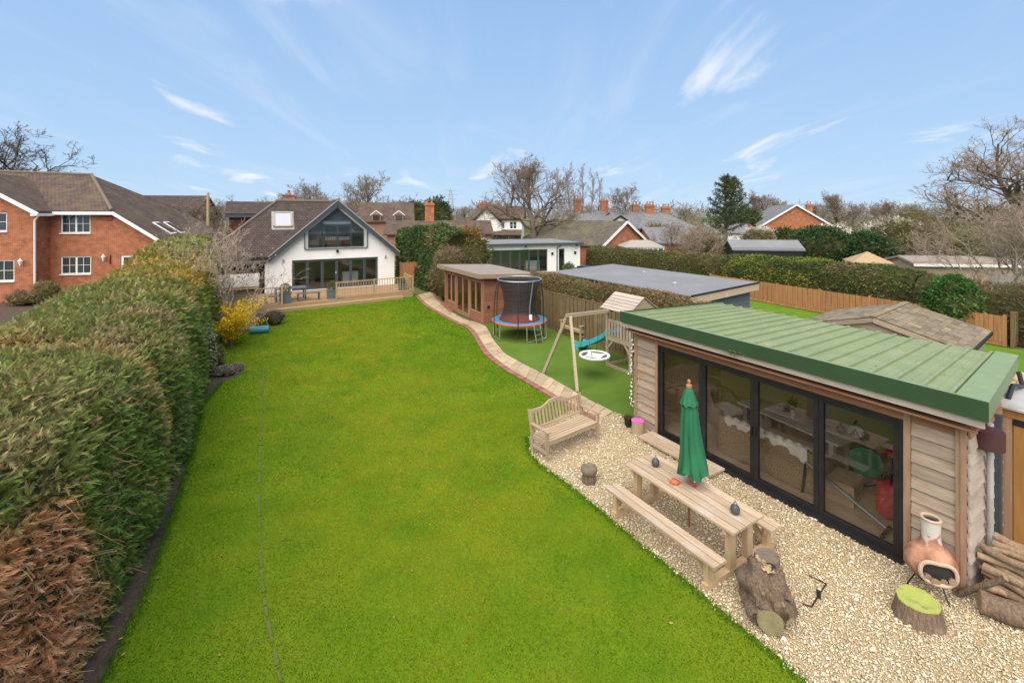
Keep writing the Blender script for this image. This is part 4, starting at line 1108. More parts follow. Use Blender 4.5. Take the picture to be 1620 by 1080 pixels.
for sy in (-1, 1):
    for sx in (-1, 1): MB().box(sx * 0.26 - 0.045, sx * 0.26 + 0.045, sy * 0.98 - 0.045, sy * 0.98 + 0.045, 0, 0.72).build('leg', 'weathered', it)
ib = thing('indoor_bench', 'plank bench along the far side of the indoor table', 'bench', sloc(2.45, -2.95, FZ), SA - 0.12)
for k in range(2): MB().box(-0.14 + k * 0.145, -0.14 + k * 0.145 + 0.135, -1.2, 1.2, 0.42, 0.46).build('plank', 'weathered_grey', ib)
for sy in (-1, 1): MB().box(-0.1, 0.1, sy * 1.0 - 0.04, sy * 1.0 + 0.04, 0, 0.42).build('leg', 'weathered', ib)
pf = thing('footstool', 'round cream padded footstool inside the studio by the indoor table', 'footstool', sloc(1.12, -3.62, FZ), SA)
MB().lathe([(0.05, 0.2), (0.40, 0.2), (0.46, 0.27), (0.46, 0.36), (0.40, 0.43), (0.05, 0.45)], 24).build('cushion', 'cream_cushion', pf, smooth=60)
for k in range(4): MB().tube([(0.3 * math.cos(k * 1.57 + .8), 0.3 * math.sin(k * 1.57 + .8), 0), (0.26 * math.cos(k * 1.57 + .8), 0.26 * math.sin(k * 1.57 + .8), 0.21)], 0.025, 8).build('leg', 'box_wood', pf)
cr = thing('wooden_box', 'low planked wooden box inside the studio behind the last glass leaf', 'box', sloc(0.95, -4.1, FZ), SA + 0.15)
for k in range(3):
    MB().box(-0.36, -0.34, -0.42, 0.42, k * 0.12 + 0.01, k * 0.12 + 0.12).build('plank', 'box_wood', cr)
    MB().box(-0.34, 0.3, -0.42, -0.40, k * 0.12 + 0.01, k * 0.12 + 0.12).build('plank', 'box_wood', cr)
MB().box(-0.34, 0.3, -0.40, 0.42, 0.0, 0.375).build('body', 'box_wood', cr)
eb = thing('exercise_bike', 'exercise bike with green flywheel and red saddle inside the studio', 'exercise bike', sloc(1.45, -4.75, FZ), SA + 1.9)
m_ = MB(); m_.tube([(-0.5, -0.02, 0.05), (0.0, 0, 0.35), (0.45, 0, 0.08)], 0.035, 8); m_.tube([(0.05, 0, 0.3), (-0.12, 0, 0.85)], 0.03, 8); m_.tube([(0.0, 0, 0.35), (0.42, 0, 1.15)], 0.03, 8); m_.build('frame', 'black_metal', eb, smooth=True)
for xx in (-0.5, 0.45): MB().tube([(xx, -0.28, 0.035), (xx, 0.28, 0.035)], 0.03, 8).build('foot', 'black_metal', eb)
m_ = MB(); m_.add([], []); 
def disc_y(m_, c, r, w_, n=28):
    m_.tube([(c[0], c[1] - w_ / 2, c[2]), (c[0], c[1] + w_ / 2, c[2])], r, n); return m_
disc_y(MB(), (0.28, 0, 0.62), 0.27, 0.06).build('flywheel', 'green_metal', eb, smooth=True)
disc_y(MB(), (0.42, 0, 1.16), 0.12, 0.05).build('display', 'grey_metal', eb, smooth=True)
m_ = MB(); m_.tube([(0.42, -0.25, 1.28), (0.5, -0.2, 1.15), (0.44, 0, 1.1), (0.5, 0.2, 1.15), (0.42, 0.25, 1.28)], 0.018, 7); m_.build('handlebar', 'black_metal', eb, smooth=True)
m_ = MB(); m_.lathe([(0.02, 0), (0.12, 0.01), (0.15, 0.04), (0.13, 0.09), (0.02, 0.11)], 14, (-0.15, 0, 0.85)); m_.build('saddle', 'red_plastic', eb, smooth=True)
for s in (-1, 1): MB().cbox((0.08, s * 0.16, 0.28 + s * 0.1), (0.2, 0.09, 0.03)).build('pedal', 'red_plastic', eb)
rc = thing('rowing_machine', 'grey rowing machine with long rail standing in front of the wooden box', 'exercise machine', sloc(0.32, -4.45, FZ), SA + 0.05)
MB().tube([(0, -0.7, 0.12), (0.1, 0.55, 0.62)], 0.03, 8).build('rail', 'grey_metal', rc)
MB().tube([(-0.2, -0.7, 0.05), (0.2, -0.7, 0.05)], 0.03, 8).build('foot', 'black_metal', rc); MB().tube([(0.1, 0.55, 0.62), (0.1, 0.62, 0.02)], 0.025, 8).build('post', 'black_metal', rc)
rs = thing('sports_bag', 'bright red bag slumped on the studio floor beside the last glass leaf', 'bag', sloc(0.95, -5.05, FZ), SA)
MB().lathe([(0.12, 0), (0.22, 0.08), (0.24, 0.3), (0.19, 0.55), (0.08, 0.66), (0.01, 0.7)], 14, wob=lambda i, t_: 1 + 0.16 * math.sin(3 * t_ + i)).build('body', 'red_plastic', rs, smooth=True)
MB().tube([(-0.1, 0, 0.6), (-0.08, 0, 0.78), (0.08, 0, 0.78), (0.1, 0, 0.6)], 0.015, 6).build('strap', 'black_metal', rs)
# framed picture and wall hanging
mat('picture_brown', (0.20, 0.10, 0.05), (0.34, 0.22, 0.12), scale=9, rough=0.8); mat('mount_cream', (0.55, 0.53, 0.45), rough=0.9); mat('frame_white', (0.6, 0.58, 0.5), rough=0.6)
pc = thing('picture', 'cream framed picture with brown panel on the back wall of the studio', 'picture', sloc(SD - 0.05, -1.0, 0.95), SA)
MB().box(0, 0.045, -0.45, 0.45, 0, 1.15).build('frame', 'frame_white', pc); MB().box(-0.006, -0.001, -0.36, 0.36, 0.09, 1.06).build('mount', 'mount_cream', pc); MB().box(-0.012, -0.007, -0.22, 0.22, 0.3, 0.85).build('print', 'picture_brown', pc)
for k, (yy, ww, hh_) in enumerate(((-2.0, 0.12, 1.7), (-3.7, 0.8, 1.6))):
    bd = tag(MB().box(0, 0.03, -ww, ww, 0, hh_).build('pine_board' if k else 'pine_plank', 'ply', loc=sloc(SD - 0.04, yy, 0.12), rz=SA), 'pale pine plank leaning on the studio back wall' if k == 0 else 'wide pine board propped behind the exercise bike', 'board')
for k, (x, y, lab) in enumerate(((1.75, -2.1, 'dark pot on the far end of the indoor table'), (1.9, -3.85, 'dark pot on the near end of the indoor table'))):
    tag(MB().lathe([(0.05, 0), (0.085, 0.04), (0.095, 0.1), (0.06, 0.16), (0.025, 0.17), (0.02, 0.22)], 14).build('pot', 'black_metal', loc=sloc(x, y, FZ + 0.762), smooth=True), lab, 'pot', 'pots on the indoor table')
v = thing('flower_vase', 'small vase of dark red flowers on the indoor table', 'vase', sloc(1.8, -2.95, FZ + 0.762), 0)
MB().lathe([(0.04, 0), (0.055, 0.06), (0.03, 0.14), (0.035, 0.18)], 12).build('vase', 'pink_fabric', v, smooth=True)
rng = np.random.default_rng(9); n = 160; P = rand_dir(n, rng) * 0.13 * rng.random((n, 1)) ** .4 + np.array([0, 0, 0.3]); V, F_ = leaf_quads(P, rand_dir(n, rng), 0.06, 0.035, rng=rng)
link('flowers', fast_mesh('flowers', V, F_, np.repeat(np.array([[0.2, 0.06, 0.04]]) * rng.uniform(.4, 1.4, (n, 1)), 4, 0), 'leaf'), v)

# ------------------------------------------------------------------ lean-to store at the right of the studio
mat('orange_wood', (0.40, 0.20, 0.055), (0.30, 0.145, 0.04), rough=0.7, scale=2, stretch=(7, 7, 1), bump=0.2, rnd=0.12)
sh = thing('store_shed', 'narrow timber store with orange brown door and tin roof beside the studio', 'shed', sloc(1.74, SL - 0.07, 0), SA)
for k in range(9): MB().box(0.0, 0.03, -0.26 - k * 0.145, -0.26 - k * 0.145 + 0.14, 0.08, 2.05).build('plank', 'orange_wood', sh)
MB().box(-0.03, 0.06, -0.11, 0.02, 0, 2.15).build('post', 'cedar_up', sh)
MB().box(0.035, 2.0, -1.6, -0.12, 0, 2.05).build('body', 'cedar', sh)
MB().box(-0.03, 0.03, -1.7, 0.02, 2.16, 2.30).build('fascia', 'orange_wood', sh)
MB().box(-0.02, 0.03, -1.7, 0.02, 2.055, 2.155).build('header', 'black_metal', sh)
m_ = MB(); _slab(m_, [(-0.12, -1.75, 2.34), (2.1, -1.75, 2.44), (2.1, 0.1, 2.44), (-0.12, 0.1, 2.34)][::1], 0.03); m_.build('roof', 'tin', sh)
MB().tube([(0.3, 0.0, 2.36), (0.7, 0.02, 2.5), (1.1, -0.02, 2.42), (1.3, 0.06, 2.6)], 0.035, 8).build('hose', 'black_metal', sh, smooth=True)
hl = thing('hanging_hood', 'brown half-round metal hood hanging beside the studio corner', 'lamp', sloc(0.55, SL - 0.16, 2.0), SA)
mat('maroon', (0.075, 0.03, 0.028), (0.06, 0.025, 0.024), rough=0.5)
m_ = MB(); m_.tube([(0.0, 0, 0), (0.0, 0, 0.26)], 0.18, 18); m_.build('hood', 'maroon', hl, smooth=True)
MB().box(-0.02, 0.02, 0.1, 0.16, 0.08, 0.16).build('bracket', 'black_metal', hl)
m_ = MB(); m_.tube([(0.75, SL - 0.14, 0.0), (0.75, SL - 0.14, 2.3)], 0.04, 10); m_.build('downpipe', 'tin', st, smooth=True)
bx('waste_pipe', 'anthracite', 1.2, 1.3, SL - 0.16, SL - 0.07, 0.02, 2.3)
# ------------------------------------------------------------------ picnic table, parasol and the things on the gravel
mat('pale_pine', (0.50, 0.38, 0.26), (0.36, 0.255, 0.16), rough=0.8, scale=2.2, stretch=(9, 1, 9), bump=0.25, bscale=12, rnd=0.14, c3=(0.47, 0.39, 0.32), c3scale=2)
mat('pine_up', (0.52, 0.37, 0.21), (0.40, 0.27, 0.15), rough=0.8, scale=2.2, stretch=(8, 8, 1), bump=0.25, bscale=12, rnd=0.12, c3=(0.38, 0.33, 0.2), c3scale=2)
mat('teak', (0.44, 0.33, 0.215), (0.32, 0.235, 0.15), rough=0.85, scale=2.5, stretch=(1, 9, 9), bump=0.25, bscale=14, rnd=0.12, c3=(0.38, 0.33, 0.2), c3scale=3)
mat('teak_up', (0.42, 0.315, 0.205), (0.31, 0.225, 0.145), rough=0.85, scale=2.5, stretch=(9, 9, 1), bump=0.25, bscale=14, rnd=0.12)
def table_frame():
    a, b = gp(994, 735, 0.75), gp(1162, 844.6, 0.75); c, d = gp(1032, 715.5, 0.75), gp(1202.6, 812, 0.75)
    mid = (a + b + c + d) / 4; mid.z = 0
    along = ((b - a) + (d - c)) / 2
    return mid, math.atan2(along.y, along.x) + math.pi / 2, along.length
TM, TA, TL = table_frame()
tl2 = TL / 2 + 0.02
pt = thing('picnic_table', 'long pale wooden picnic table with attached benches in front of the studio', 'picnic table', TM, TA)
def tp(name, mt, *b, smooth=False): return MB().box(*b).build(name, mt, pt)
for k in range(5): tp('table_plank', 'pale_pine', -0.39 + k * 0.159, -0.39 + k * 0.159 + 0.143, -tl2, tl2, 0.715, 0.75)
for s in (-1, 1):
    for k in range(2): 
        x0 = s * 0.72 - 0.145 + k * 0.15; tp('bench_plank', 'pale_pine', x0, x0 + 0.136, -tl2 - 0.02, tl2 + 0.02, 0.415, 0.45)
for sy in (-1, 1):
    y_ = sy * (tl2 - 0.16)
    for s in (-1, 1):
        tp('table_leg', 'pine_up', s * 0.22 - 0.07, s * 0.22 + 0.07, y_ - 0.045, y_ + 0.045, 0.09, 0.69)
        tp('bench_leg', 'pine_up', s * 0.74 - 0.06, s * 0.74 + 0.06, y_ - 0.045, y_ + 0.045, 0.09, 0.41)
        MB().bar((s * 0.72, y_ - sy * 0.04, 0.15), (s * 0.72, y_ - sy * 0.33, 0.40), 0.09, 0.04).build('brace', 'pine_up', pt)
    tp('foot_beam', 'pine_up', -0.84, 0.84, y_ - 0.05, y_ + 0.05, 0.0, 0.09)
    tp('cross_beam', 'pine_up', -0.37, 0.37, y_ - 0.03, y_ + 0.03, 0.63, 0.713)
    for s in (-1, 1): tp('bench_rail', 'pine_up', s * 0.72 - 0.14, s * 0.72 + 0.14, y_ - 0.075, y_ - 0.05, 0.33, 0.413)
def tloc(x, y, z): return (TM.x + x * math.cos(TA) - y * math.sin(TA), TM.y + x * math.sin(TA) + y * math.cos(TA), z)
# parasol, folded
mat('canvas_green', (0.018, 0.145, 0.062), (0.013, 0.11, 0.048), rough=0.8, scale=7, stretch=(1, 1, 0.4), bump=0.2, bscale=20)
PP = gp(1090, 765, 0.75)
pa = thing('parasol', 'folded green canvas parasol standing through the picnic table', 'parasol', (PP.x, PP.y, 0), 0.3)
MB().tube([(0, 0, 0), (0, 0, 2.44)], 0.021, 10).build('pole', 'bed_wood', pa, smooth=True)
MB().lathe([(0.025, 2.40), (0.05, 2.42), (0.05, 2.46), (0.02, 2.48), (0.028, 2.51), (0.03, 2.535), (0.005, 2.56)], 12).build('finial', 'terracotta', pa, smooth=True)
prof = [(0.035, 2.42), (0.07, 2.33), (0.105, 2.2), (0.12, 2.05), (0.135, 1.85), (0.15, 1.6), (0.17, 1.35), (0.2, 1.12), (0.225, 0.97), (0.16, 0.945)]
rg = random.Random(2)
def pleat(i, t_):
    k = min(1, max(0, (2.35 - prof[i][1]) / 0.5)); g_ = 0.34 * k * (1 + 0.5 * math.sin(2.3 * t_ + 1.0))
    return 1 + g_ * (abs(math.sin(4 * t_ + 0.45 * math.sin(i * 0.55 + t_))) ** 0.6 - 0.58) + 0.08 * math.sin(t_ + i * 0.45) + 0.03 * math.sin(11 * t_ + i * 1.1)
m_ = MB(); m_.lathe(prof, 72, wob=pleat)
m_.v = [(x + (0.07 * max(0, (1.9 - z)) ** 1.3), y - 0.05 * max(0, 1.6 - z) + 0.0, z + (0.05 * math.sin(4 * math.atan2(y, x)) if z < 1.0 else 0)) for x, y, z in m_.v]
m_.build('canopy', 'canvas_green', pa, smooth=75)
prof = [(0.04, 2.425), (0.085, 2.33), (0.125, 2.2), (0.145, 2.13), (0.125, 2.125)]
m_ = MB(); m_.lathe(prof, 48, wob=lambda i, t_: 1 + 0.1 * i / 4 * math.sin(8 * t_)); m_.v = [(x, y, z + (0.025 * math.sin(8 * math.atan2(y, x)) if z < 2.15 else 0)) for x, y, z in m_.v]
m_.build('vent_cap', 'canvas_green', pa, smooth=75)
MB().tube([(0.145 * math.cos(a_) + 0.035, 0.145 * math.sin(a_) - 0.01, 1.52 + 0.015 * math.sin(a_)) for a_ in [2 * math.pi * k / 24 for k in range(25)]], 0.012, 5, False).build('tie_strap', 'canvas_green', pa)
# ornaments on the table
mat('slate_glaze', (0.075, 0.085, 0.105), (0.045, 0.05, 0.062), rough=0.5, scale=14, bump=0.4, bscale=30); mat('coral', (0.62, 0.14, 0.06), (0.5, 0.1, 0.05), rough=0.5, scale=10); mat('red_paint', (0.42, 0.03, 0.05), rough=0.4)
for px_, py_, lab in ((1037, 737, 'dark grey pear-shaped lantern at the far end of the picnic table'), (1163, 812, 'dark grey pear-shaped lantern near the close end of the picnic table')):
    p = gp(px_, py_, 0.752)
    l_ = thing('lantern', lab, 'lantern', p, 0, 'pear-shaped lanterns on the picnic table')
    MB().lathe([(0.035, 0), (0.062, 0.02), (0.072, 0.06), (0.065, 0.105), (0.04, 0.14), (0.022, 0.15)], 16).build('body', 'slate_glaze', l_, smooth=True)
    MB().lathe([(0.024, 0.15), (0.026, 0.165), (0.012, 0.175), (0.01, 0.2), (0.014, 0.205), (0.002, 0.215)], 10).build('stopper', 'grey_metal', l_, smooth=True)
p = gp(1068, 764, 0.752)
cb = thing('crab_ornament', 'small coral red crab ornament on the picnic table', 'ornament', p, 0.4)
MB().lathe([(0.03, 0), (0.065, 0.012), (0.07, 0.03), (0.045, 0.05), (0.003, 0.056)], 16).build('shell', 'coral', cb, smooth=True)
for s in (-1, 1):
    for k in range(3): MB().tube([(s * 0.05, -0.03 + k * 0.03, 0.025), (s * 0.085, -0.035 + k * 0.035, 0.03), (s * 0.1, -0.04 + k * 0.04, 0.005)], 0.007, 5).build('leg', 'coral', cb)
    MB().sphere((s * 0.06, 0.06, 0.03), 0.02, 8, 6).build('claw', 'coral', cb, smooth=True); MB().sphere((s * 0.02, 0.05, 0.06), 0.009, 6, 5).build('eye', 'black_metal', cb)
p = gp(1094, 768, 0.752)
gn = thing('gnome_ornament', 'tiny red and white figure at the foot of the parasol', 'ornament', (p.x + 0.045, p.y - 0.02, p.z), 0)
MB().lathe([(0.03, 0), (0.035, 0.03), (0.028, 0.06), (0.015, 0.075)], 12).build('body', 'red_paint', gn, smooth=True); MB().sphere((0, -0.004, 0.09), 0.022, 10, 7).build('head', 'white_paint', gn, smooth=True); MB().lathe([(0.026, 0.1), (0.018, 0.12), (0.003, 0.15)], 10).build('hat', 'red_paint', gn, smooth=True)

# timber step in front of the doors
ts = thing('door_step', 'pale plank step on the gravel in front of the studio doors', 'step', sloc(-0.14, -0.55, 0), SA)
for k in range(3): MB().box(-0.12 - k * 0.165, -0.12 - k * 0.165 + 0.158, -2.0, -0.05, 0.06, 0.10).build('plank', 'pale_pine', ts)
for y_ in (-1.9, -1.0, -0.15): MB().box(-0.44, 0.02, y_ - 0.04, y_ + 0.04, 0.0, 0.06).build('bearer', 'pine_up', ts)

# garden benches with curved top rail
def garden_bench(label, loc, rz, L_=1.55, curved=True, group='wooden garden benches'):
    b = thing('garden_bench', label, 'bench', loc, rz, group)
    h = L_ / 2
    for s in (-1, 1):
        MB().box(s * h - 0.03, s * h + 0.03, -0.52, -0.46, 0, 0.62).build('front_leg', 'teak_up', b)
        MB().bar((s * h, 0.0, 0), (s * h, 0.02, 0.45), 0.06, 0.07, up=(0, 1, 0)).bar((s * h, 0.02, 0.45), (s * h, 0.13, 0.93), 0.06, 0.06, up=(0, 1, 0)).build('back_leg', 'teak_up', b)
        MB().box(s * h - 0.04, s * h + 0.04, -0.56, 0.05, 0.625, 0.655).build('armrest', 'teak', b)
        MB().box(s * h - 0.02, s * h + 0.02, -0.46, -0.02, 0.14, 0.20).build('side_rail', 'teak', b)
        MB().box(s * h - 0.02, s * h + 0.02, -0.46, 0.0, 0.33, 0.41).build('seat_rail', 'teak', b)
    MB().box(-h + 0.03, h - 0.03, -0.51, -0.47, 0.33, 0.41).build('front_rail', 'teak', b)
    for k in range(6): MB().box(-h + 0.031, h - 0.031, -0.52 + k * 0.087, -0.52 + k * 0.087 + 0.07, 0.413, 0.435).build('seat_slat', 'teak', b)
    # top rail: gentle hump
    V, Fs = [], []; n = 24
    def zt(x): return 0.90 + (0.10 * math.exp(-((x / (h * 0.38)) ** 4)) if curved else 0.03)
    for i in range(n + 1):
        x = -h + 0.03 + (2 * h - 0.06) * i / n; z = zt(x); yb = 0.125 + (z - 0.9) * 0.2
        V += [(x, yb - 0.02, z - 0.075), (x, yb + 0.02, z - 0.08), (x, yb + 0.025, z), (x, yb - 0.015, z)]
    for i in range(n):
        for q in range(4): Fs.append((i * 4 + q, i * 4 + 4 + q, i * 4 + 4 + (q + 1) % 4, i * 4 + (q + 1) % 4))
    MB().add(V, Fs).build('top_rail', 'teak', b)
    MB().box(-h + 0.03, h - 0.03, 0.02, 0.055, 0.47, 0.53).build('lower_rail', 'teak', b)
    k = int(L_ / 0.105)
    for i in range(k):
        x = -h + 0.08 + (2 * h - 0.16) * i / (k - 1); z = zt(x) - 0.07
        MB().bar((x, 0.04, 0.52), (x, 0.115 + (z - 0.83) * 0.2, z), 0.05, 0.02, up=(0, 1, 0)).build('back_slat', 'teak_up', b)
    return b
a, b_ = gp(867, 729), gp(944, 695); mid = (a + b_) / 2; ang = math.atan2(b_.y - a.y, b_.x - a.x)
nrm = Vector((-math.sin(ang), math.cos(ang), 0))
garden_bench('weathered wooden garden bench with curved back on the gravel edge', (mid.x + nrm.x * 0.49, mid.y + nrm.y * 0.49, 0), ang, (b_ - a).length + 0.05)
p = gp(908, 533)
garden_bench('weathered wooden garden bench standing behind the swing beside the fence', (p.x + 0.25, p.y + 0.15, 0), SA - math.pi / 2, 1.35, False)

# log stools, stumps, chiminea, pots
mat('bark', (0.25, 0.17, 0.11), (0.10, 0.07, 0.048), rough=0.95, scale=6, stretch=(5, 5, 0.8), bump=1.0, bscale=9, bdist=0.04, bstretch=(6, 6, 0.8), rnd=0.15)
mat('bark_light', (0.36, 0.25, 0.155), (0.20, 0.135, 0.085), rough=0.95, scale=5, stretch=(4, 4, 1), bump=0.7, bscale=12, bdist=0.02, rnd=0.25)
mat('cut_wood', (0.33, 0.23, 0.135), (0.22, 0.15, 0.09), rough=0.9, scale=7, bump=0.4, bscale=18, rnd=0.15)
mat('soot_and_shade', (0.02, 0.017, 0.015), (0.03, 0.025, 0.02), rough=1.0)  # black for the chiminea's inside and the stump hollow's painted shade
mat('old_cut', (0.20, 0.15, 0.105), (0.10, 0.075, 0.055), rough=0.95, scale=6, bump=0.6, bscale=14)
mat('moss_cut', (0.27, 0.25, 0.11), (0.16, 0.13, 0.07), rough=0.95, scale=5, bump=0.6, bscale=14)
mat('lime_paint', (0.34, 0.38, 0.085), (0.27, 0.31, 0.065), rough=0.9, scale=6, c3=(0.22, 0.18, 0.09), c3scale=7, c3lo=0.52, c3hi=0.66, bump=0.5, bscale=14)
mat('pink_paint', (0.72, 0.13, 0.42), (0.62, 0.09, 0.34), rough=0.7, scale=8)
mat('rot', (0.50, 0.37, 0.19), (0.22, 0.15, 0.08), rough=0.95, scale=9, bump=1.0, bscale=16, bdist=0.03)
def wobf(seed, amp=0.08):
    rg = random.Random(seed); ph = [rg.uniform(0, 6.28) for _ in range(4)]
    return lambda i, t_: 1 + amp * (math.sin(2 * t_ + ph[0]) * 0.6 + math.sin(3 * t_ + ph[1]) * 0.5 + 0.35 * math.sin(7 * t_ + ph[2] + i * .2) + 0.2 * math.sin(13 * t_ + ph[3]))
p = gp(932, 762)
ms = thing('mushroom_stool', 'small dark mushroom-shaped log carving on the gravel', 'log stool', p, 0)
MB().lathe([(0.135, 0), (0.142, 0.03), (0.14, 0.10), (0.125, 0.16), (0.10, 0.185)], 26, wob=wobf(1, .03)).build('stem', 'bark', ms, smooth=50)
MB().lathe([(0.10, 0.18), (0.155, 0.20), (0.165, 0.235), (0.16, 0.285), (0.145, 0.31)], 26, wob=wobf(1, .03)).build('cap', 'old_cut', ms, smooth=50)
p = gp(1009, 686)
ls = thing('log_stool', 'upright log with bright pink painted top by the studio corner', 'log stool', p, 0)
MB().lathe([(0.155, 0), (0.15, 0.05), (0.145, 0.25), (0.15, 0.33)], 26, wob=wobf(3, .05)).build('trunk', 'teak_up', ls, smooth=50); MB().lathe([(0.15, 0.331), (0.152, 0.34), (0.11, 0.352), (0.01, 0.354)], 26, wob=wobf(3, .05)).build('top', 'pink_paint', ls, smooth=50)
p = gp(994, 674)
fp = thing('flower_pot', 'small dark plastic pot with dead plant beside the pink topped log', 'plant pot', p, 0)
MB().lathe([(0.085, 0), (0.11, 0.2), (0.118, 0.2), (0.118, 0.22), (0.095, 0.215), (0.09, 0.19)], 18).build('pot', 'black_metal', fp, smooth=True)
rng = np.random.default_rng(12); n = 140; P = np.c_[rng.normal(0, .05, (n, 2)), np.full(n, .2)]; V, F_ = leaf_quads(P, rng.normal(0, .6, (n, 3)) + np.array([0, 0, 1.0]), rng.uniform(.05, .14, n), .014, rng=rng)
link('plant', fast_mesh('plant', V, F_, np.repeat(np.array([[0.13, 0.09, 0.05]]) * rng.uniform(.5, 1.4, (n, 1)), 4, 0), 'leaf'), fp)
p = gp(1009, 657)
fp = thing('flower_pot', 'pale round pot behind the pink topped log at the studio corner', 'plant pot', (p.x + 0.05, p.y, 0), 0)
MB().lathe([(0.06, 0), (0.10, 0.08), (0.09, 0.17), (0.06, 0.2), (0.05, 0.2)], 16).build('pot', 'tin', fp, smooth=True)
# carved stump group
p = gp(1228, 975)
sg = thing('tree_stump', 'large gnarled tree stump with rotten hollow and two sawn limb ends on the gravel', 'tree stump', p, 0)
m_ = MB()
c0 = [(-0.02, 0.42, 0.28), (-0.05, 0.28, 0.27), (-0.10, 0.08, 0.24), (-0.16, -0.10, 0.2), (-0.21, -0.24, 0.16)]
c0 = [tuple(q) for q in smooth_line(c0, 22)]; m_.tube(c0, [float(np.interp(i / 21, [0, .25, .5, .75, 1], [0.22, 0.25, 0.25, 0.235, 0.21])) for i in range(22)], 44)
rg = random.Random(5)
def gnarl(v_):
    q = Vector(v_); c_ = Vector((-0.08, q.y, 0.24)); d_ = (q - c_).normalized(); a_ = math.atan2(d_.z, d_.x)
    k_ = 0.14 * mnoise.noise(Vector((a_ * 1.6, q.y * 3.0, 1.7))) + 0.08 * mnoise.noise(Vector((a_ * 5.0, q.y * 2.2, 9.1))) + 0.028 * mnoise.noise(Vector((a_ * 14.0, q.y * 5, 4.2)))
    q = q + d_ * k_; return (q.x, q.y, max(0.0, q.z))
m_.v = [gnarl(v_) for v_ in m_.v]
m_.build('trunk', 'bark', sg, smooth=70)
m_ = MB(); m_.lathe([(0.2, 0), (0.185, 0.12), (0.165, 0.3), (0.16, 0.46), (0.155, 0.5)], 30, (0.12, 0.42, 0), wob=wobf(8, .07)); m_.build('upright_limb', 'bark', sg, smooth=60)
MB().lathe([(0.155, 0.0), (0.15, 0.02), (0.02, 0.024)], 30, (0.12, 0.42, 0.5), wob=wobf(8, .07)).build('cut_top', 'old_cut', sg, smooth=60)
def cut_disc(c, d, r, nm, mt):
    d = Vector(d).normalized(); m_ = MB(); m_.tube([Vector(c) - d * 0.10, Vector(c), Vector(c) + d * 0.012], [r * 1.06, r, r * 0.94], 24); return m_.build(nm, mt, sg, smooth=40)
cut_disc((-0.235, -0.27, 0.165), (-0.35, -0.8, 0.1), 0.155, 'sawn_end', 'moss_cut')
cut_disc((-0.02, -0.22, 0.24), (0.25, -0.85, 0.35), 0.125, 'sawn_end', 'moss_cut')
m_ = MB(); m_.tube([(0.05, 0.1, 0.2), (0.0, -0.1, 0.22), (-0.02, -0.2, 0.235)], [0.16, 0.15, 0.13], 20); m_.build('side_limb', 'bark', sg, smooth=60)
m_ = MB(); m_.lathe([(0.23, 0.0), (0.2, 0.1), (0.13, 0.3), (0.05, 0.36)], 20, (0.1, 0.18, 0), wob=wobf(9, .2)); m_.build('root', 'bark', sg, smooth=60)
V, Fs = [], []; rg = random.Random(6)
for i in range(9):
    for j in range(6):
        x = -0.10 + j * 0.035 + rg.uniform(-.01, .01); y = 0.08 + i * 0.042; zc = 0.27 + 0.245 * math.sqrt(max(0.05, 1 - ((x + 0.06) / 0.26) ** 2)) + rg.uniform(-.004, .02)
        V.append((x, y, zc))
for i in range(8):
    for j in range(5): 
        if not (i in (0, 7) and j in (0, 4)): Fs.append((i * 6 + j, i * 6 + j + 1, i * 6 + j + 7, i * 6 + j + 6))
MB().add(V, Fs).build('rotten_wood', 'rot', sg)
# dark patch painted as the shade in the hollow, splinters and root flares
MB().lathe([(0.075, -0.02), (0.095, 0.0), (0.07, 0.012), (0.01, -0.03)], 14, (0.02, 0.22, 0.50), wob=wobf(31, .3)).build('hollow', 'soot_and_shade', sg, smooth=60) if 'soot_and_shade' in MATS else None
rg = random.Random(41)
for k in range(16):
    a_ = rg.uniform(0, 6.28); b_ = Vector((-0.06 + 0.24 * math.cos(a_), rg.uniform(-.25, .4), 0.24 + 0.22 * math.sin(a_)))
    if b_.z < 0.08: continue
    d_ = Vector((math.cos(a_) * .5, rg.uniform(-1, 1), math.sin(a_) * .5 + .2)).normalized()
    MB().tube([b_ - d_ * 0.06, b_ + d_ * 0.02, b_ + d_ * rg.uniform(.06, .14)], [0.05, 0.035, 0.006], 6).build('splinter', 'bark' if k % 3 else 'rot', sg, smooth=50)
for k in range(5):
    a_ = rg.uniform(0, 6.28); MB().tube([(0.12 + 0.12 * math.cos(a_), 0.42 + 0.12 * math.sin(a_), 0.22), (0.12 + 0.2 * math.cos(a_), 0.42 + 0.2 * math.sin(a_), 0.08), (0.12 + 0.3 * math.cos(a_), 0.42 + 0.3 * math.sin(a_), 0.0)], [0.07, 0.06, 0.02], 8).build('root_flare', 'bark', sg, smooth=60)
# bent iron frame lying on the gravel
a, b_, c_ = gp(1247, 903), gp(1305, 927), gp(1284, 960)
fr = thing('iron_frame', 'bent black iron rod frame lying on the gravel beside the tree stump', 'metal frame', (c_.x, c_.y, 0), 0)
def rel(px, py, z=0.02): q = gp(px, py); return (q.x - c_.x, q.y - c_.y, z)
MB().tube([rel(1280, 912), rel(1307, 925), rel(1284, 961), rel(1268, 956)], 0.010, 6).build('rod', 'black_metal', fr); MB().cbox(rel(1295, 942, 0.025), (0.05, 0.13, 0.03), -0.5).build('clamp', 'black_metal', fr)
a = gp(1207, 880)
fr = thing('iron_frame', 'small black iron clamp on the gravel by the picnic table foot', 'metal frame', (a.x, a.y, 0), 0)
MB().cbox((0, 0, 0.025), (0.05, 0.13, 0.03), -0.5).build('clamp', 'black_metal', fr); MB().tube([(0.02, 0.05, 0.02), (0.1, 0.2, 0.02)], 0.009, 6).build('rod', 'black_metal', fr); MB().tube([(-0.02, -0.05, 0.02), (-0.12, -0.2, 0.02)], 0.009, 6).build('rod', 'black_metal', fr)
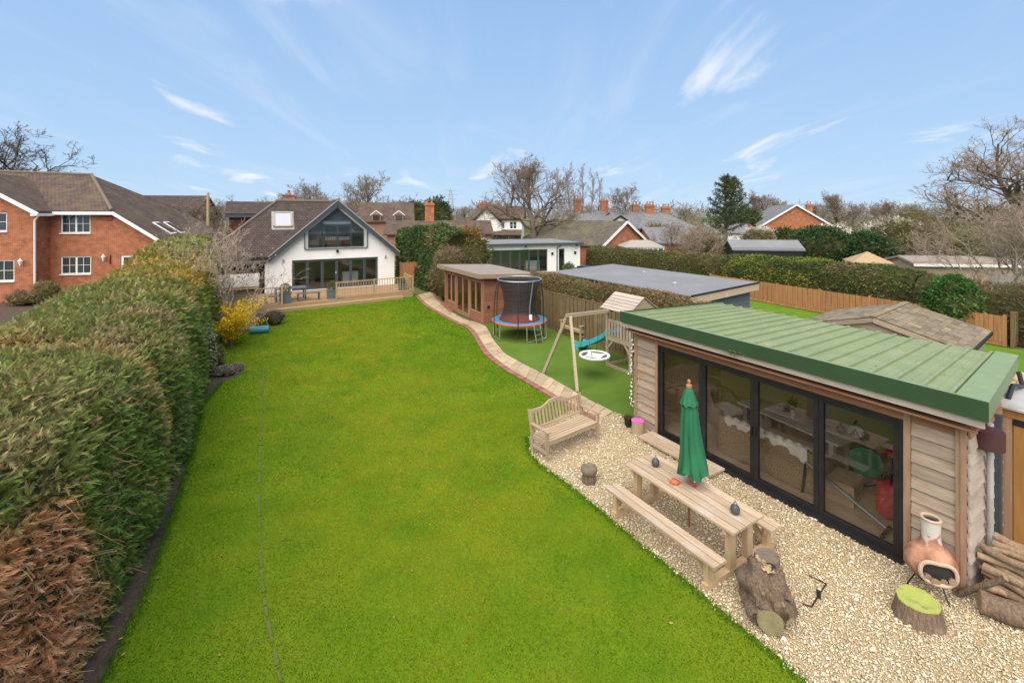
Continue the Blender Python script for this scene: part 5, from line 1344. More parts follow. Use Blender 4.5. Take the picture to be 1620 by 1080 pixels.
# lime topped stump
p = gp(1452, 975)
ss = thing('painted_stump', 'flared tree stump with lime green painted top on the gravel', 'tree stump', p, 0)
MB().lathe([(0.29, 0), (0.275, 0.05), (0.25, 0.14), (0.235, 0.23)], 34, wob=wobf(14, .06)).build('trunk', 'bark', ss, smooth=60)
MB().lathe([(0.235, 0.231), (0.232, 0.245), (0.02, 0.25)], 34, wob=wobf(14, .06)).build('top', 'lime_paint', ss, smooth=60)
# chiminea
m, t_, b = newmat('chiminea_clay')
N, L = t_.nodes.new, t_.links.new
tc = N('ShaderNodeTexCoord'); sp_ = N('ShaderNodeSeparateXYZ'); L(tc.outputs['Object'], sp_.inputs[0])
nz = N('ShaderNodeTexNoise'); nz.inputs['Scale'].default_value = 7; nz.inputs['Detail'].default_value = 8; L(tc.outputs['Object'], nz.inputs['Vector'])
ma = N('ShaderNodeMath'); ma.operation = 'MULTIPLY_ADD'; L(sp_.outputs['Z'], ma.inputs[0]); ma.inputs[1].default_value = 1.1; L(nz.outputs['Fac'], ma.inputs[2])
mr = N('ShaderNodeMapRange'); mr.inputs['From Min'].default_value = 1.44; mr.inputs['From Max'].default_value = 1.50; L(ma.outputs[0], mr.inputs['Value'])
n2 = N('ShaderNodeTexNoise'); n2.inputs['Scale'].default_value = 5; n2.inputs['Detail'].default_value = 8; L(tc.outputs['Object'], n2.inputs['Vector'])
cr_ = N('ShaderNodeValToRGB'); cr_.color_ramp.elements[0].color = (0.22, 0.085, 0.045, 1); cr_.color_ramp.elements[1].color = (0.46, 0.24, 0.145, 1); cr_.color_ramp.elements[0].position = .35; cr_.color_ramp.elements[1].position = .65; L(n2.outputs['Fac'], cr_.inputs[0])
mx = N('ShaderNodeMixRGB'); L(mr.outputs[0], mx.inputs[0]); L(cr_.outputs[0], mx.inputs[1]); mx.inputs[2].default_value = (0.50, 0.46, 0.41, 1)
L(mx.outputs[0], b.inputs['Base Color']); b.inputs['Roughness'].default_value = 0.9
bpn = N('ShaderNodeBump'); bpn.inputs['Strength'].default_value = 1.0; bpn.inputs['Distance'].default_value = 0.02; L(n2.outputs['Fac'], bpn.inputs['Height']); L(bpn.outputs[0], b.inputs['Normal'])
mat('clay_rim', (0.50, 0.38, 0.28), (0.42, 0.28, 0.19), rough=0.9, scale=8); 
p = gp(1470, 935)
cm = thing('chiminea', 'terracotta clay chiminea with peeling white chimney against the studio wall', 'chiminea', (p.x + 0.04, p.y + 0.02, 0), R(-22)); cm.scale = (0.89, 0.89, 0.93)
# body: lathe with a mouth cut out on the -y side
prof = [(0.10, 0.20), (0.2, 0.225), (0.28, 0.29), (0.325, 0.38), (0.33, 0.46), (0.30, 0.55), (0.24, 0.64), (0.17, 0.71), (0.135, 0.77), (0.125, 0.85), (0.125, 0.98), (0.13, 1.09), (0.145, 1.12)]
fine = smooth_line([(r, z) for r, z in prof], 60); n = 64
def mouth(t_, z): 
    dx = (t_ - 1.5 * math.pi) / 0.72; dz = (z - 0.44) / 0.155
    return (abs(dx) ** 3 + abs(dz) ** 3)
m_ = MB()
for (r, z) in fine:
    for j in range(n):
        t_ = 2 * math.pi * j / n; m_.v.append((r * math.cos(t_), r * math.sin(t_), z))
for i in range(len(fine) - 1):
    for j in range(n):
        if mouth(2 * math.pi * (j + .5) / n, (fine[i][1] + fine[i + 1][1]) / 2) < 1: continue
        m_.f.append((i * n + j, i * n + (j + 1) % n, (i + 1) * n + (j + 1) % n, (i + 1) * n + j))
m_.build('body', 'chiminea_clay', cm, smooth=60)
def rad_at(z): return float(np.interp(z, [f[1] for f in fine], [f[0] for f in fine]))
rim = []
for k in range(49):
    a = 2 * math.pi * k / 48; ca, sa_ = math.cos(a), math.sin(a)
    q = (abs(ca) ** 3 + abs(sa_) ** 3) ** (-1 / 3)
    t_ = 1.5 * math.pi + 0.72 * q * ca; z = 0.44 + 0.155 * q * sa_; r = rad_at(z) + 0.012
    rim.append((r * math.cos(t_), r * math.sin(t_), z))
MB().tube(rim, 0.03, 8, False).build('mouth_rim', 'clay_rim', cm, smooth=True)
MB().lathe([(0.08, 0.235), (0.19, 0.25), (0.29, 0.36), (0.305, 0.46), (0.27, 0.56), (0.19, 0.66), (0.1, 0.73)], 30).build('firebox', 'soot_and_shade', cm, smooth=True)
MB().tube([(0.118 * math.cos(k * math.pi / 12), 0.118 * math.sin(k * math.pi / 12), 1.115) for k in range(25)], 0.022, 8, False).build('chimney_rim', 'clay_rim', cm, smooth=True)
MB().tube([(0, 0, 0.8), (0, 0, 1.08)], 0.105, 16).build('flue', 'soot_and_shade', cm)
for k in range(3):
    a = R(-90 + 120 * k + 25); MB().tube([(0.17 * math.cos(a), 0.17 * math.sin(a), 0.24), (0.30 * math.cos(a), 0.30 * math.sin(a), 0.0)], 0.011, 6).build('leg', 'black_metal', cm)
MB().tube([(0.2 * math.cos(k * math.pi / 12), 0.2 * math.sin(k * math.pi / 12), 0.222) for k in range(25)], 0.012, 6, False).build('stand_ring', 'black_metal', cm)
cmo = Vector((p.x + 0.04, p.y + 0.02, 0)); crz = R(-22)
def log(label, loc, d, L_, r, group, seed, mt='bark', nm='log', bend=0.0):
    """A cut branch: bark with pale sawn ends."""
    d = Vector(d).normalized(); o = thing(nm, label, 'log', loc, 0, group)
    rg = random.Random(seed); side = d.cross(Vector((0, 0, 1))).normalized()
    pts = [d * L_ * (k / 5 - 0.5) + side * bend * math.sin(math.pi * k / 5) + Vector((0, 0, rg.uniform(-.1, .1) * r)) for k in range(6)]
    MB().tube(pts, [r * rg.uniform(.92, 1.06) for _ in range(6)], 12, False).build('bark', mt, o, smooth=60)
    for e in (0, -1):
        m_ = MB(); dd = (pts[1] - pts[0]).normalized() if e == 0 else (pts[-2] - pts[-1]).normalized()
        m_.tube([pts[e] + dd * 0.003, pts[e] - dd * 0.004], [r * .97, r * .93], 12); m_.build('sawn_end', 'cut_wood', o)
    return o
rg = random.Random(11)
for k, (x, z, r) in enumerate(((-0.14, 0.38, 0.05), (-0.05, 0.34, 0.055), (0.07, 0.355, 0.06), (0.15, 0.40, 0.045), (0.01, 0.43, 0.045))):
    c = Vector((x, -0.17 - 0.02 * (k % 2), z)) * 0.9; c.rotate(Matrix.Rotation(crz, 3, 'Z'))
    d = Vector((rg.uniform(-.3, .3), 1, 0.1)); d.rotate(Matrix.Rotation(crz, 3, 'Z'))
    log(('thin cut log at the outer left inside the chiminea', 'cut log left of centre inside the chiminea', 'thickest cut log right of centre inside the chiminea', 'cut log at the outer right inside the chiminea', 'cut log on top of the others inside the chiminea')[k], cmo + c, d, 0.2, r, 'logs inside the chiminea', 100 + k, nm='firewood_log')
# stacked firewood beside the studio
lp = [Vector(sloc(0.35, SL - 0.45, 0))]
ux = Vector((math.cos(SA), math.sin(SA), 0)); uy = Vector((-math.sin(SA), math.cos(SA), 0))
rg = random.Random(21); k = 0
for row_, (z, cnt) in enumerate(((0.07, 9), (0.19, 8), (0.30, 8), (0.41, 7), (0.51, 6), (0.60, 4))):
    for i in range(cnt):
        x = 0.10 + i * 0.125 + row_ * 0.05 + rg.uniform(-.03, .03)
        y = SL - 0.34 - rg.uniform(0, 0.08) - (0.05 if row_ < 2 else 0)
        r = rg.uniform(0.035, 0.065); d = -uy + ux * rg.uniform(-.35, .35) + Vector((0, 0, rg.uniform(-.14, .1)))
        log('branch in the %s row of the log pile, %s from the front' % (('bottom', 'second lowest', 'third lowest', 'third highest', 'second highest', 'top')[row_], ORD[i]), sloc(x, y, z + rg.uniform(-.01, .02)), d, rg.uniform(.34, .5), r, 'branches in the log pile', 200 + k, mt='bark_light', bend=rg.uniform(-.06, .06)); k += 1
log('thick split trunk at the foot of the log pile', sloc(-0.12, SL - 0.48, 0.15), -uy + ux * 0.4, 0.5, 0.15, None, 300, nm='log')
log('long branch leaning against the front of the log pile', sloc(-0.06, SL - 0.2, 0.24), ux * 0.1 - uy * 0.5 + Vector((0, 0, .55)), 0.75, 0.04, None, 301, nm='log')
# ------------------------------------------------------------------ timber summerhouse beside the path
mat('red_cedar', (0.30, 0.13, 0.075), (0.21, 0.085, 0.05), rough=0.75, scale=2.2, stretch=(1, 8, 8), bump=0.25, bscale=14, rnd=0.14)
mat('red_cedar_up', (0.36, 0.18, 0.10), (0.27, 0.125, 0.07), rough=0.75, scale=2.2, stretch=(8, 8, 1), bump=0.25, bscale=14, rnd=0.12)
mat('brown_felt', (0.27, 0.225, 0.18), (0.21, 0.175, 0.145), rough=0.95, scale=1.5, bump=0.3, bscale=60)
mat('fascia_brown', (0.33, 0.24, 0.165), (0.24, 0.165, 0.115), rough=0.85, scale=2.5, stretch=(1, 1, 8), bump=0.2)
UA = R(30.8); UO = (-1.43, 22.47)
su = thing('summerhouse', 'red cedar summerhouse with flat overhanging roof and glazed doors beside the path', 'summerhouse', (UO[0], UO[1], 0), UA)
UL, UD = 4.7, 2.75
def ub(name, mt, *b, parent=su): return MB().box(*b).build(name, mt, parent)
ub('floor', 'deck_wood', 0.0, UD, 0, UL, 0.0, 0.12)
ub('back_wall', 'cedar', UD - 0.06, UD, 0, UL, 0.12, 2.2); ub('end_wall', 'cedar', 0.0, UD, UL - 0.06, UL, 0.12, 2.3)
nb = 15
for k in range(nb): ub('wall_board', 'red_cedar', 0.0, UD, -0.03 + 0.006 * (k % 2), 0.03, 0.1 + k * 0.146, 0.1 + k * 0.146 + 0.138)
ub('wall_lining', 'cedar', 0.02, UD - 0.06, 0.03, 0.04, 0.1, 2.25)
for y_ in (-0.05, UL - 0.05): ub('corner_post', 'red_cedar_up', -0.06, 0.06, y_, y_ + 0.12, 0, 2.38)
# front: posts, sill panels, windows and doors along +y
def upan(y0, y1, z0, name):
    f_ = 0.07
    m_ = MB(); m_.box(-0.02, 0.04, y0, y0 + f_, z0, 2.1); m_.box(-0.02, 0.04, y1 - f_, y1, z0, 2.1); m_.box(-0.02, 0.04, y0 + f_, y1 - f_, z0, z0 + 0.1); m_.box(-0.02, 0.04, y0 + f_, y1 - f_, 2.02, 2.1)
    d = m_.build(name, 'red_cedar_up', su); MB().poly([(0.01, y1 - f_, z0 + 0.1), (0.01, y0 + f_, z0 + 0.1), (0.01, y0 + f_, 2.02), (0.01, y1 - f_, 2.02)]).build('pane', 'glass', d)
    return d
for (y0, y1, z0, nm) in ((0.12, 0.78, 0.45, 'window'), (0.78, 1.42, 0.45, 'window'), (1.62, 2.35, 0.13, 'door'), (2.36, 3.12, 0.13, 'door'), (3.32, 3.9, 0.45, 'window'), (3.9, 4.55, 0.45, 'window')): upan(y0, y1, z0, nm)
for (y0, y1) in ((0.12, 1.42), (3.32, 4.55)):
    for k in range(2): ub('sill_board', 'red_cedar', -0.03, 0.03, y0, y1, 0.1 + k * 0.17, 0.1 + k * 0.17 + 0.165)
for y_ in (1.42, 3.12): ub('door_post', 'red_cedar_up', -0.04, 0.06, y_, y_ + 0.2, 0.1, 2.1)
ub('lintel', 'red_cedar', -0.03, 0.05, 0.1, UL - 0.05, 2.1, 2.36)
zf, zb = 2.52, 2.34
m_ = MB(); _slab(m_, [(-0.42, -0.38, zf), (UD + 0.3, -0.38, zb), (UD + 0.3, UL + 0.35, zb), (-0.42, UL + 0.35, zf)], 0.03); m_.build('roof', 'brown_felt', su)
m_ = MB(); m_.box(-0.43, -0.40, -0.38, UL + 0.35, zf - 0.20, zf + 0.02); m_.build('fascia', 'fascia_brown', su)
m_ = MB(); m_.prism([(-0.40, -0.38, zf + 0.015), (UD + 0.3, -0.38, zb + 0.015), (UD + 0.3, -0.38, zb - 0.2), (-0.40, -0.38, zf - 0.2)][::1], (0, -0.03, 0)); m_.build('fascia', 'fascia_brown', su)
ub('eave_board', 'cedar', -0.40, UD + 0.25, -0.36, UL + 0.3, 2.29, 2.305)
ub('socket_box', 'black_metal', 0.22, 0.34, -0.06, -0.025, 0.75, 0.9)
def uloc(x, y, z=0.12): return (UO[0] + x * math.cos(UA) - y * math.sin(UA), UO[1] + x * math.sin(UA) + y * math.cos(UA), z)
mat('toy_green', (0.06, 0.42, 0.08), rough=0.4); mat('toy_orange', (0.7, 0.24, 0.03), rough=0.4); mat('toy_yellow', (0.7, 0.5, 0.04), rough=0.4)
tb = thing('toy_ball', 'green and yellow toy ball inside the summerhouse window', 'ball', uloc(0.45, 0.85, 0.121), 0); MB().sphere((0, 0, 0.2), 0.2, 18, 12).build('skin', 'toy_green', tb, smooth=True); MB().lathe([(0.201, 0.16), (0.204, 0.2), (0.201, 0.24)], 18).build('stripe', 'toy_yellow', tb, smooth=True)
tx = thing('toy_kitchen', 'orange and yellow toy kitchen inside the summerhouse', 'toy', uloc(0.75, 0.45, 0.121), UA); MB().box(-0.2, 0.2, -0.25, 0.25, 0, 0.55).build('cabinet', 'toy_orange', tx); MB().box(-0.22, 0.22, -0.27, 0.27, 0.55, 0.6).build('worktop', 'toy_yellow', tx); MB().box(0.12, 0.2, -0.25, 0.25, 0.6, 0.95).build('backboard', 'toy_orange', tx)

# ------------------------------------------------------------------ trampoline
mat('pad_blue', (0.035, 0.22, 0.38), (0.03, 0.18, 0.32), rough=0.5, scale=4); mat('pad_orange', (0.55, 0.10, 0.05), (0.48, 0.08, 0.04), rough=0.5); mat('galv', (0.52, 0.53, 0.54), (0.44, 0.45, 0.46), rough=0.35, metal=0.7, scale=6); mat('tramp_mat', (0.012, 0.012, 0.014), (0.018, 0.018, 0.02), rough=0.8)
m, t_, b = newmat('net')
b.inputs['Base Color'].default_value = (0.02, 0.02, 0.022, 1); b.inputs['Roughness'].default_value = 0.8
trn = t_.nodes.new('ShaderNodeBsdfTransparent'); mxs = t_.nodes.new('ShaderNodeMixShader'); mxs.inputs[0].default_value = 0.62
t_.links.new(trn.outputs[0], mxs.inputs[1]); t_.links.new(b.outputs[0], mxs.inputs[2]); t_.links.new(mxs.outputs[0], t_.nodes['Material Output'].inputs['Surface'])
tc_ = at(821.8, 505, 20.3)
tr = thing('trampoline', 'round trampoline with blue pad and black safety net on the artificial turf', 'trampoline', (tc_.x, tc_.y, 0), 0.25)
TR, TZ = 1.22, 0.74
def ring(r, z, n=64): return [(r * math.cos(2 * math.pi * k / n), r * math.sin(2 * math.pi * k / n), z) for k in range(n + 1)]
MB().lathe([(0.92, TZ + 0.02), (0.94, TZ + 0.045), (1.10, TZ + 0.05), (1.2, TZ + 0.035)], 64).build('pad', 'pad_blue', tr, smooth=True)
MB().lathe([(1.2, TZ + 0.036), (1.232, TZ + 0.015), (1.232, TZ - 0.025), (1.21, TZ - 0.03)], 64).build('pad_edge', 'pad_orange', tr, smooth=True)
MB().lathe([(1e-4, TZ - 0.0), (0.93, TZ + 0.018)], 64).build('mat', 'tramp_mat', tr, smooth=True)
MB().tube(ring(1.19, TZ - 0.02), 0.025, 8, False).build('frame_ring', 'galv', tr, smooth=True)
for k in range(3):
    a = R(120 * k + 60); da = R(30)
    p0, p1 = (1.17 * math.cos(a - da), 1.17 * math.sin(a - da)), (1.17 * math.cos(a + da), 1.17 * math.sin(a + da))
    q0, q1 = (p0[0] * 1.04, p0[1] * 1.04), (p1[0] * 1.04, p1[1] * 1.04)
    MB().tube([(p0[0], p0[1], TZ - 0.03), (q0[0], q0[1], 0.1), (q0[0] * .97 + q1[0] * .03, q0[1] * .97 + q1[1] * .03, 0.025), (q1[0] * .97 + q0[0] * .03, q1[1] * .97 + q0[1] * .03, 0.025), (q1[0], q1[1], 0.1), (p1[0], p1[1], TZ - 0.03)], 0.021, 8).build('leg', 'galv', tr, smooth=True)
prof = smooth_line([(0.92, TZ + 0.03), (0.80, TZ + 0.22), (0.70, TZ + 0.6), (0.72, TZ + 1.0), (0.82, TZ + 1.4), (0.96, TZ + 1.80)], 24)
MB().lathe([(p[0], p[1]) for p in prof], 48).build('net', 'net', tr, smooth=True).data.polygons
nt_ = [o for o in tr.children if o.name.startswith('net')][0]
# remove the lathe's end caps so the net is open
import bmesh
bm = bmesh.new(); bm.from_mesh(nt_.data); bmesh.ops.delete(bm, geom=[f for f in bm.faces if len(f.verts) > 4], context='FACES_ONLY'); bm.to_mesh(nt_.data); bm.free()
for z, r in ((TZ + 0.5, 0.722), (TZ + 0.95, 0.722), (TZ + 1.35, 0.815)): MB().tube(ring(r, z, 40), 0.009, 5, False).build('net_band', 'black_metal', tr)
for k in range(6):
    a = R(60 * k + 12); c, s = math.cos(a), math.sin(a)
    pts = smooth_line([(1.21 * c, 1.21 * s, TZ - 0.55), (1.24 * c, 1.24 * s, TZ + 0.3), (1.21 * c, 1.21 * s, TZ + 1.0), (1.10 * c, 1.10 * s, TZ + 1.6), (0.97 * c, 0.97 * s, TZ + 1.81)], 12)
    MB().tube([tuple(p) for p in pts], 0.02, 8).build('net_pole', 'black_metal', tr, smooth=True)
MB().tube(ring(0.975, TZ + 1.81), 0.022, 8, False).build('top_ring', 'galv', tr, smooth=True)
a = R(-68); c, s = math.cos(a), math.sin(a)
MB().tube([(0.72 * c, 0.72 * s, TZ + 0.1), (0.735 * c, 0.735 * s, TZ + 0.7), (0.95 * c, 0.95 * s, TZ + 1.78)], 0.028, 6).build('net_zip', 'galv', tr)
MB().box(0.75 * c - 0.06, 0.75 * c + 0.06, 0.75 * s - 0.1, 0.75 * s - 0.06, TZ + 0.12, TZ + 0.36).build('care_tag', 'white_paint', tr)
for sx in (-0.17, 0.17): MB().tube([(c * 1.22 - s * sx, s * 1.22 + c * sx, TZ), (c * 1.42 - s * sx, s * 1.42 + c * sx, 0.0)], 0.016, 6).build('ladder_rail', 'galv', tr)
for k in range(3):
    f_ = 0.25 + 0.28 * k; r_ = 1.22 + 0.2 * f_; MB().cbox((c * r_, s * r_, TZ * (1 - f_)), (0.10, 0.36, 0.025), a).build('ladder_step', 'grey_metal', tr)

# ------------------------------------------------------------------ swing frame, climbing tower, slide
mat('play_wood', (0.40, 0.325, 0.215), (0.29, 0.23, 0.15), rough=0.85, scale=2.5, stretch=(6, 6, 6), bump=0.2, rnd=0.12)
mat('play_green', (0.035, 0.10, 0.045), rough=0.6); mat('slide_blue', (0.06, 0.42, 0.50), (0.05, 0.37, 0.45), rough=0.35, scale=3); mat('rope', (0.04, 0.045, 0.05), rough=0.9)
TO = gp(961, 578)
tw = thing('climbing_tower', 'wooden climbing tower with pitched plank roof at the end of the swing frame', 'play tower', (TO.x, TO.y, 0), SA)
TW, TD, PZ = 1.12, 1.05, 1.08
for (x, y) in ((0, 0), (0, -TW), (TD, 0), (TD, -TW)): MB().box(x - 0.045, x + 0.045, y - 0.045, y + 0.045, 0, 2.12).build('post', 'play_wood', tw)
for x in (0, TD): MB().box(x - 0.03, x + 0.03, -TW + 0.046, -0.046, 0.0, 0.09).build('base_beam', 'play_wood', tw); MB().box(x - 0.03, x + 0.03, -TW + 0.046, -0.046, PZ - 0.14, PZ).build('platform_beam', 'play_wood', tw); MB().box(x - 0.025, x + 0.025, -TW + 0.046, -0.046, 1.62, 1.69).build('guard_rail', 'play_wood', tw)
for y in (0, -TW): MB().box(0.046, TD - 0.046, y - 0.03, y + 0.03, 0.0, 0.09).build('base_beam', 'play_wood', tw)
for k in range(8): MB().box(0.0 + k * 0.13, 0.0 + k * 0.13 + 0.12, -TW + 0.05, -0.05, PZ + 0.001, PZ + 0.03).build('platform_board', 'play_wood', tw)
for k in range(7): MB().box(-0.03, -0.012, -TW + 0.10 + k * 0.145, -TW + 0.10 + k * 0.145 + 0.075, PZ - 0.02, 1.66).build('guard_slat', 'play_wood', tw)
for k in range(7): MB().box(TD + 0.026, TD + 0.04, -TW + 0.10 + k * 0.145, -TW + 0.10 + k * 0.145 + 0.075, PZ - 0.02, 1.66).build('guard_slat', 'play_wood', tw)
MB().box(0.05, TD - 0.05, -TW - 0.03, -TW - 0.01, PZ + 0.05, 1.68).build('green_panel', 'play_green', tw)
for y in (0.0, -TW): MB().bar((0, y * 0.96 - 0.02, PZ - 0.45), (0, (y + (-0.28 if y == 0 else 0.28)), PZ - 0.13), 0.05, 0.06).build('brace', 'play_wood', tw)
rzr, rze, hw_ = 2.58, 2.08, 0.72; cx = TD / 2
courses_ = 6
for s in (-1, 1):
    for k in range(courses_):
        f0, f1 = k / courses_, (k + 1) / courses_ + 0.04
        a0 = Vector((cx + s * hw_ * f0, 0, rzr + (rze - rzr) * f0)); a1 = Vector((cx + s * hw_ * min(f1, 1.02), 0, rzr + (rze - rzr) * min(f1, 1.02)))
        up_ = Vector((s * (rzr - rze), 0, hw_)).normalized()
        V = [a0 + up_ * 0.01, a1 + up_ * 0.035, a1 + up_ * 0.018, a0 - up_ * 0.004]
        m_ = MB(); m_.prism([(p.x, 0.14, p.z) for p in V], (0, -TW - 0.28, 0)); m_.build('roof_board', 'weathered_grey', tw)
for y in (0.09, -TW - 0.09):
    m_ = MB(); m_.prism([(cx - hw_ + 0.05, y, rze), (cx + hw_ - 0.05, y, rze), (cx, y, rzr - 0.03)], (0, 0.03 if y < 0 else -0.03, 0)); m_.build('gable_panel', 'play_wood', tw)
def twl(x, y, z=0.0): return Vector((TO.x + x * math.cos(SA) - y * math.sin(SA), TO.y + x * math.sin(SA) + y * math.cos(SA), z))
sl_ = thing('slide', 'turquoise plastic slide running down from the climbing tower', 'slide', twl(TD / 2, 0.05), SA)
prof = smooth_line([(0.0, 1.10), (0.18, 1.07), (0.6, 0.78), (1.1, 0.50), (1.6, 0.27), (1.95, 0.17), (2.15, 0.17)], 24)
V, Fs = [], []
cs = [(-0.25, 0.16), (-0.21, 0.16), (-0.19, 0.0), (0.19, 0.0), (0.21, 0.16), (0.25, 0.16), (0.24, -0.03), (-0.24, -0.03)]
for (y, z) in prof:
    for (x, h) in cs: V.append((x, y, z + h))
nq = len(cs)
for i in range(len(prof) - 1):
    for q in range(nq): Fs.append((i * nq + q, i * nq + (q + 1) % nq, (i + 1) * nq + (q + 1) % nq, (i + 1) * nq + q))
Fs += [tuple(range(nq))[::-1], tuple((len(prof) - 1) * nq + q for q in range(nq))]
MB().add(V, Fs).build('chute', 'slide_blue', sl_, smooth=30)
for s in (-1, 1): MB().box(s * 0.24 - 0.03, s * 0.24 + 0.03, 1.9, 2.05, 0, 0.16).build('foot', 'slide_blue', sl_)
for s in (-1, 1): MB().tube([(s * 0.25, 0.0, 1.25), (s * 0.25, 0.02, 1.5), (s * 0.25, 0.2, 1.45), (s * 0.25, 0.35, 1.12)], 0.022, 8).build('handrail', 'slide_blue', sl_, smooth=True)
g1, g2 = gp(860, 590), gp(913, 619)
ap = Vector((1.86, 14.95, 2.1)); be = twl(-0.02, -0.25, 2.02)
sf = thing('swing_frame', 'wooden A-frame swing beam joined to the climbing tower', 'swing', ((g1 + g2) / 2).to_tuple(), 0)
o0 = (g1 + g2) / 2
d_ = (be - ap).normalized()
MB().bar(g1 - o0, ap + Vector((-0.05, 0.02, -0.02)) - o0, 0.09, 0.09).build('leg', 'play_wood', sf); MB().bar(g2 - o0, ap + Vector((0.05, -0.04, -0.02)) - o0, 0.09, 0.09).build('leg', 'play_wood', sf)
MB().bar(ap - d_ * 0.1 - o0, be - o0, 0.09, 0.11).build('beam', 'play_wood', sf)
nc = at(940.4, 561.8, 15.2)
ns = thing('nest_swing', 'round white rimmed nest swing with dark star webbing hanging from the beam', 'nest swing', nc, 0)
mat('nest_rim', (0.66, 0.64, 0.60), (0.58, 0.56, 0.52), rough=0.8, scale=9); mat('nest_web', (0.055, 0.06, 0.075), (0.09, 0.09, 0.105), rough=0.9, scale=8)
MB().tube(ring(0.48, 0, 40), 0.042, 10, False).build('rim', 'nest_rim', ns, smooth=True); MB().lathe([(1e-4, -0.03), (0.45, 0.0)], 40).build('webbing', 'nest_rim', ns)
for k in range(4):
    a = R(90 * k + 20); V = [(0.1 * math.cos(a + .75), 0.1 * math.sin(a + .75), -0.015)] + [(0.42 * math.cos(a + R(72) * j / 6 + .1), 0.42 * math.sin(a + R(72) * j / 6 + .1), 0.006) for j in range(7)]
    MB().poly(V).build('web_panel', 'nest_web', ns)
MB().sphere((0, 0, 0.02), 0.04, 8, 6).build('centre_knot', 'nest_rim', ns)
for s in (-1, 1):
    hook = ap + (be - ap) * (0.5 + 0.18 * s) - nc; hook.z -= 0.05
    MB().tube([hook, hook * 0.5 + Vector((0.1 * s, 0, 0.35)), (0.42 * s * d_.x + 0.2, 0.42 * s * d_.y - 0.2, 0.03)], 0.008, 5).build('rope', 'rope', ns)
    MB().tube([hook, hook * 0.5 + Vector((0.1 * s, 0, 0.35)), (0.42 * s * d_.x - 0.2, 0.42 * s * d_.y + 0.2, 0.03)], 0.008, 5).build('rope', 'rope', ns)

# ------------------------------------------------------------------ fences
mat('fence_dark', (0.20, 0.135, 0.065), (0.14, 0.095, 0.045), rough=0.9, scale=3, stretch=(6, 6, 1), bump=0.3, bscale=14, rnd=0.14, c3=(0.2, 0.17, 0.075), c3scale=1.5)
mat('fence_new', (0.44, 0.205, 0.085), (0.31, 0.14, 0.055), rough=0.85, scale=2.0, stretch=(9, 9, 0.5), lo=0.38, hi=0.62, bump=0.3, bscale=14, rnd=0.10)
def fence(label, p0, p1, h, bay, mt, board=0.125, gap=0.018, post_h=0.12, rail_out=False, cap=True, seed=0):
    p0, p1 = Vector(p0), Vector(p1); d = (p1 - p0); L_ = d.length; ang = math.atan2(d.y, d.x)
    f = thing('fence', label, 'fence', p0, ang)
    n = max(1, round(L_ / bay)); b_ = L_ / n; rg = random.Random(seed)
    pm_ = MB().box(-0.05, 0.05, -0.05, 0.05, 0, h + post_h).mesh('post', mt)
    nbd = int((b_ - 0.1) / board); bw = (b_ - 0.1) / nbd
    panels = []
    for v_ in range(3):
        m_ = MB()
        for k in range(nbd):
            o = rg.uniform(-.006, .006); m_.add(*_wedge(0.05 + k * bw + gap / 2, 0.05 + (k + 1) * bw - gap / 2 + 0.008, -0.012 - 0.02 * (k % 2) + o, 0.16, h + rg.uniform(-.012, .006)))
        panels.append(m_.mesh('board_panel', mt))
    rl = MB().box(0.05, b_ - 0.05, 0.012, 0.06, 0, 0.09).mesh('rail', mt); gr_ = MB().box(0.05, b_ - 0.05, -0.02, 0.012, 0, 0.15).mesh('gravel_board', mt)
    cp = MB().box(0.05, b_ - 0.05, -0.035, 0.035, 0, 0.03).mesh('capping', mt)
    for i in range(n + 1): link('post', pm_, f, (i * b_, 0, 0))
    for i in range(n):
        stuff(link('board_panel', panels[i % 3], f, (i * b_, 0, 0)))
        for z in (0.3, h * 0.55, h - 0.25): link('rail', rl, f, (i * b_, 0, z))
        link('gravel_board', gr_, f, (i * b_, 0, 0.0))
        if cap: link('capping', cp, f, (i * b_, 0, h + 0.012))
    return f
def _wedge(x0, x1, y, z0, z1):
    return [(x0, y, z0), (x1, y - 0.008, z0), (x1, y + 0.010, z0), (x0, y + 0.010, z0), (x0, y, z1), (x1, y - 0.008, z1), (x1, y + 0.010, z1), (x0, y + 0.010, z1)], [(0, 3, 2, 1), (4, 5, 6, 7), (0, 1, 5, 4), (1, 2, 6, 5), (2, 3, 7, 6), (3, 0, 4, 7)]
FD = Vector((0.53, -0.848, 0))
f0 = Vector((1.59, 22.0, 0)) - FD * 0.2
fence('weathered brown board fence behind the trampoline and the climbing tower', f0, f0 + FD * 10.8, 1.72, 1.83, 'fence_dark', seed=1)
fence('new orange closeboard fence across the neighbouring lawn', (13.9, 31.85, 0), (20.25, 18.7, 0), 1.24, 2.45, 'fence_new', cap=False, post_h=0.05, seed=2, board=0.14, gap=0.016)
fence('dark board fence running off behind the corner of the orange fence', (20.4, 18.55, 0), (28, 23.0, 0), 1.35, 2.4, 'fence_dark', seed=3)
sheet('neighbour_lawn', [(5.0, 16.5), (7.5, 13.0), (14, 5.0), (26, 10), (20.3, 18.7), (13.8, 32.0), (8, 36), (4, 27)], -0.03, 'neighbour_lawn')

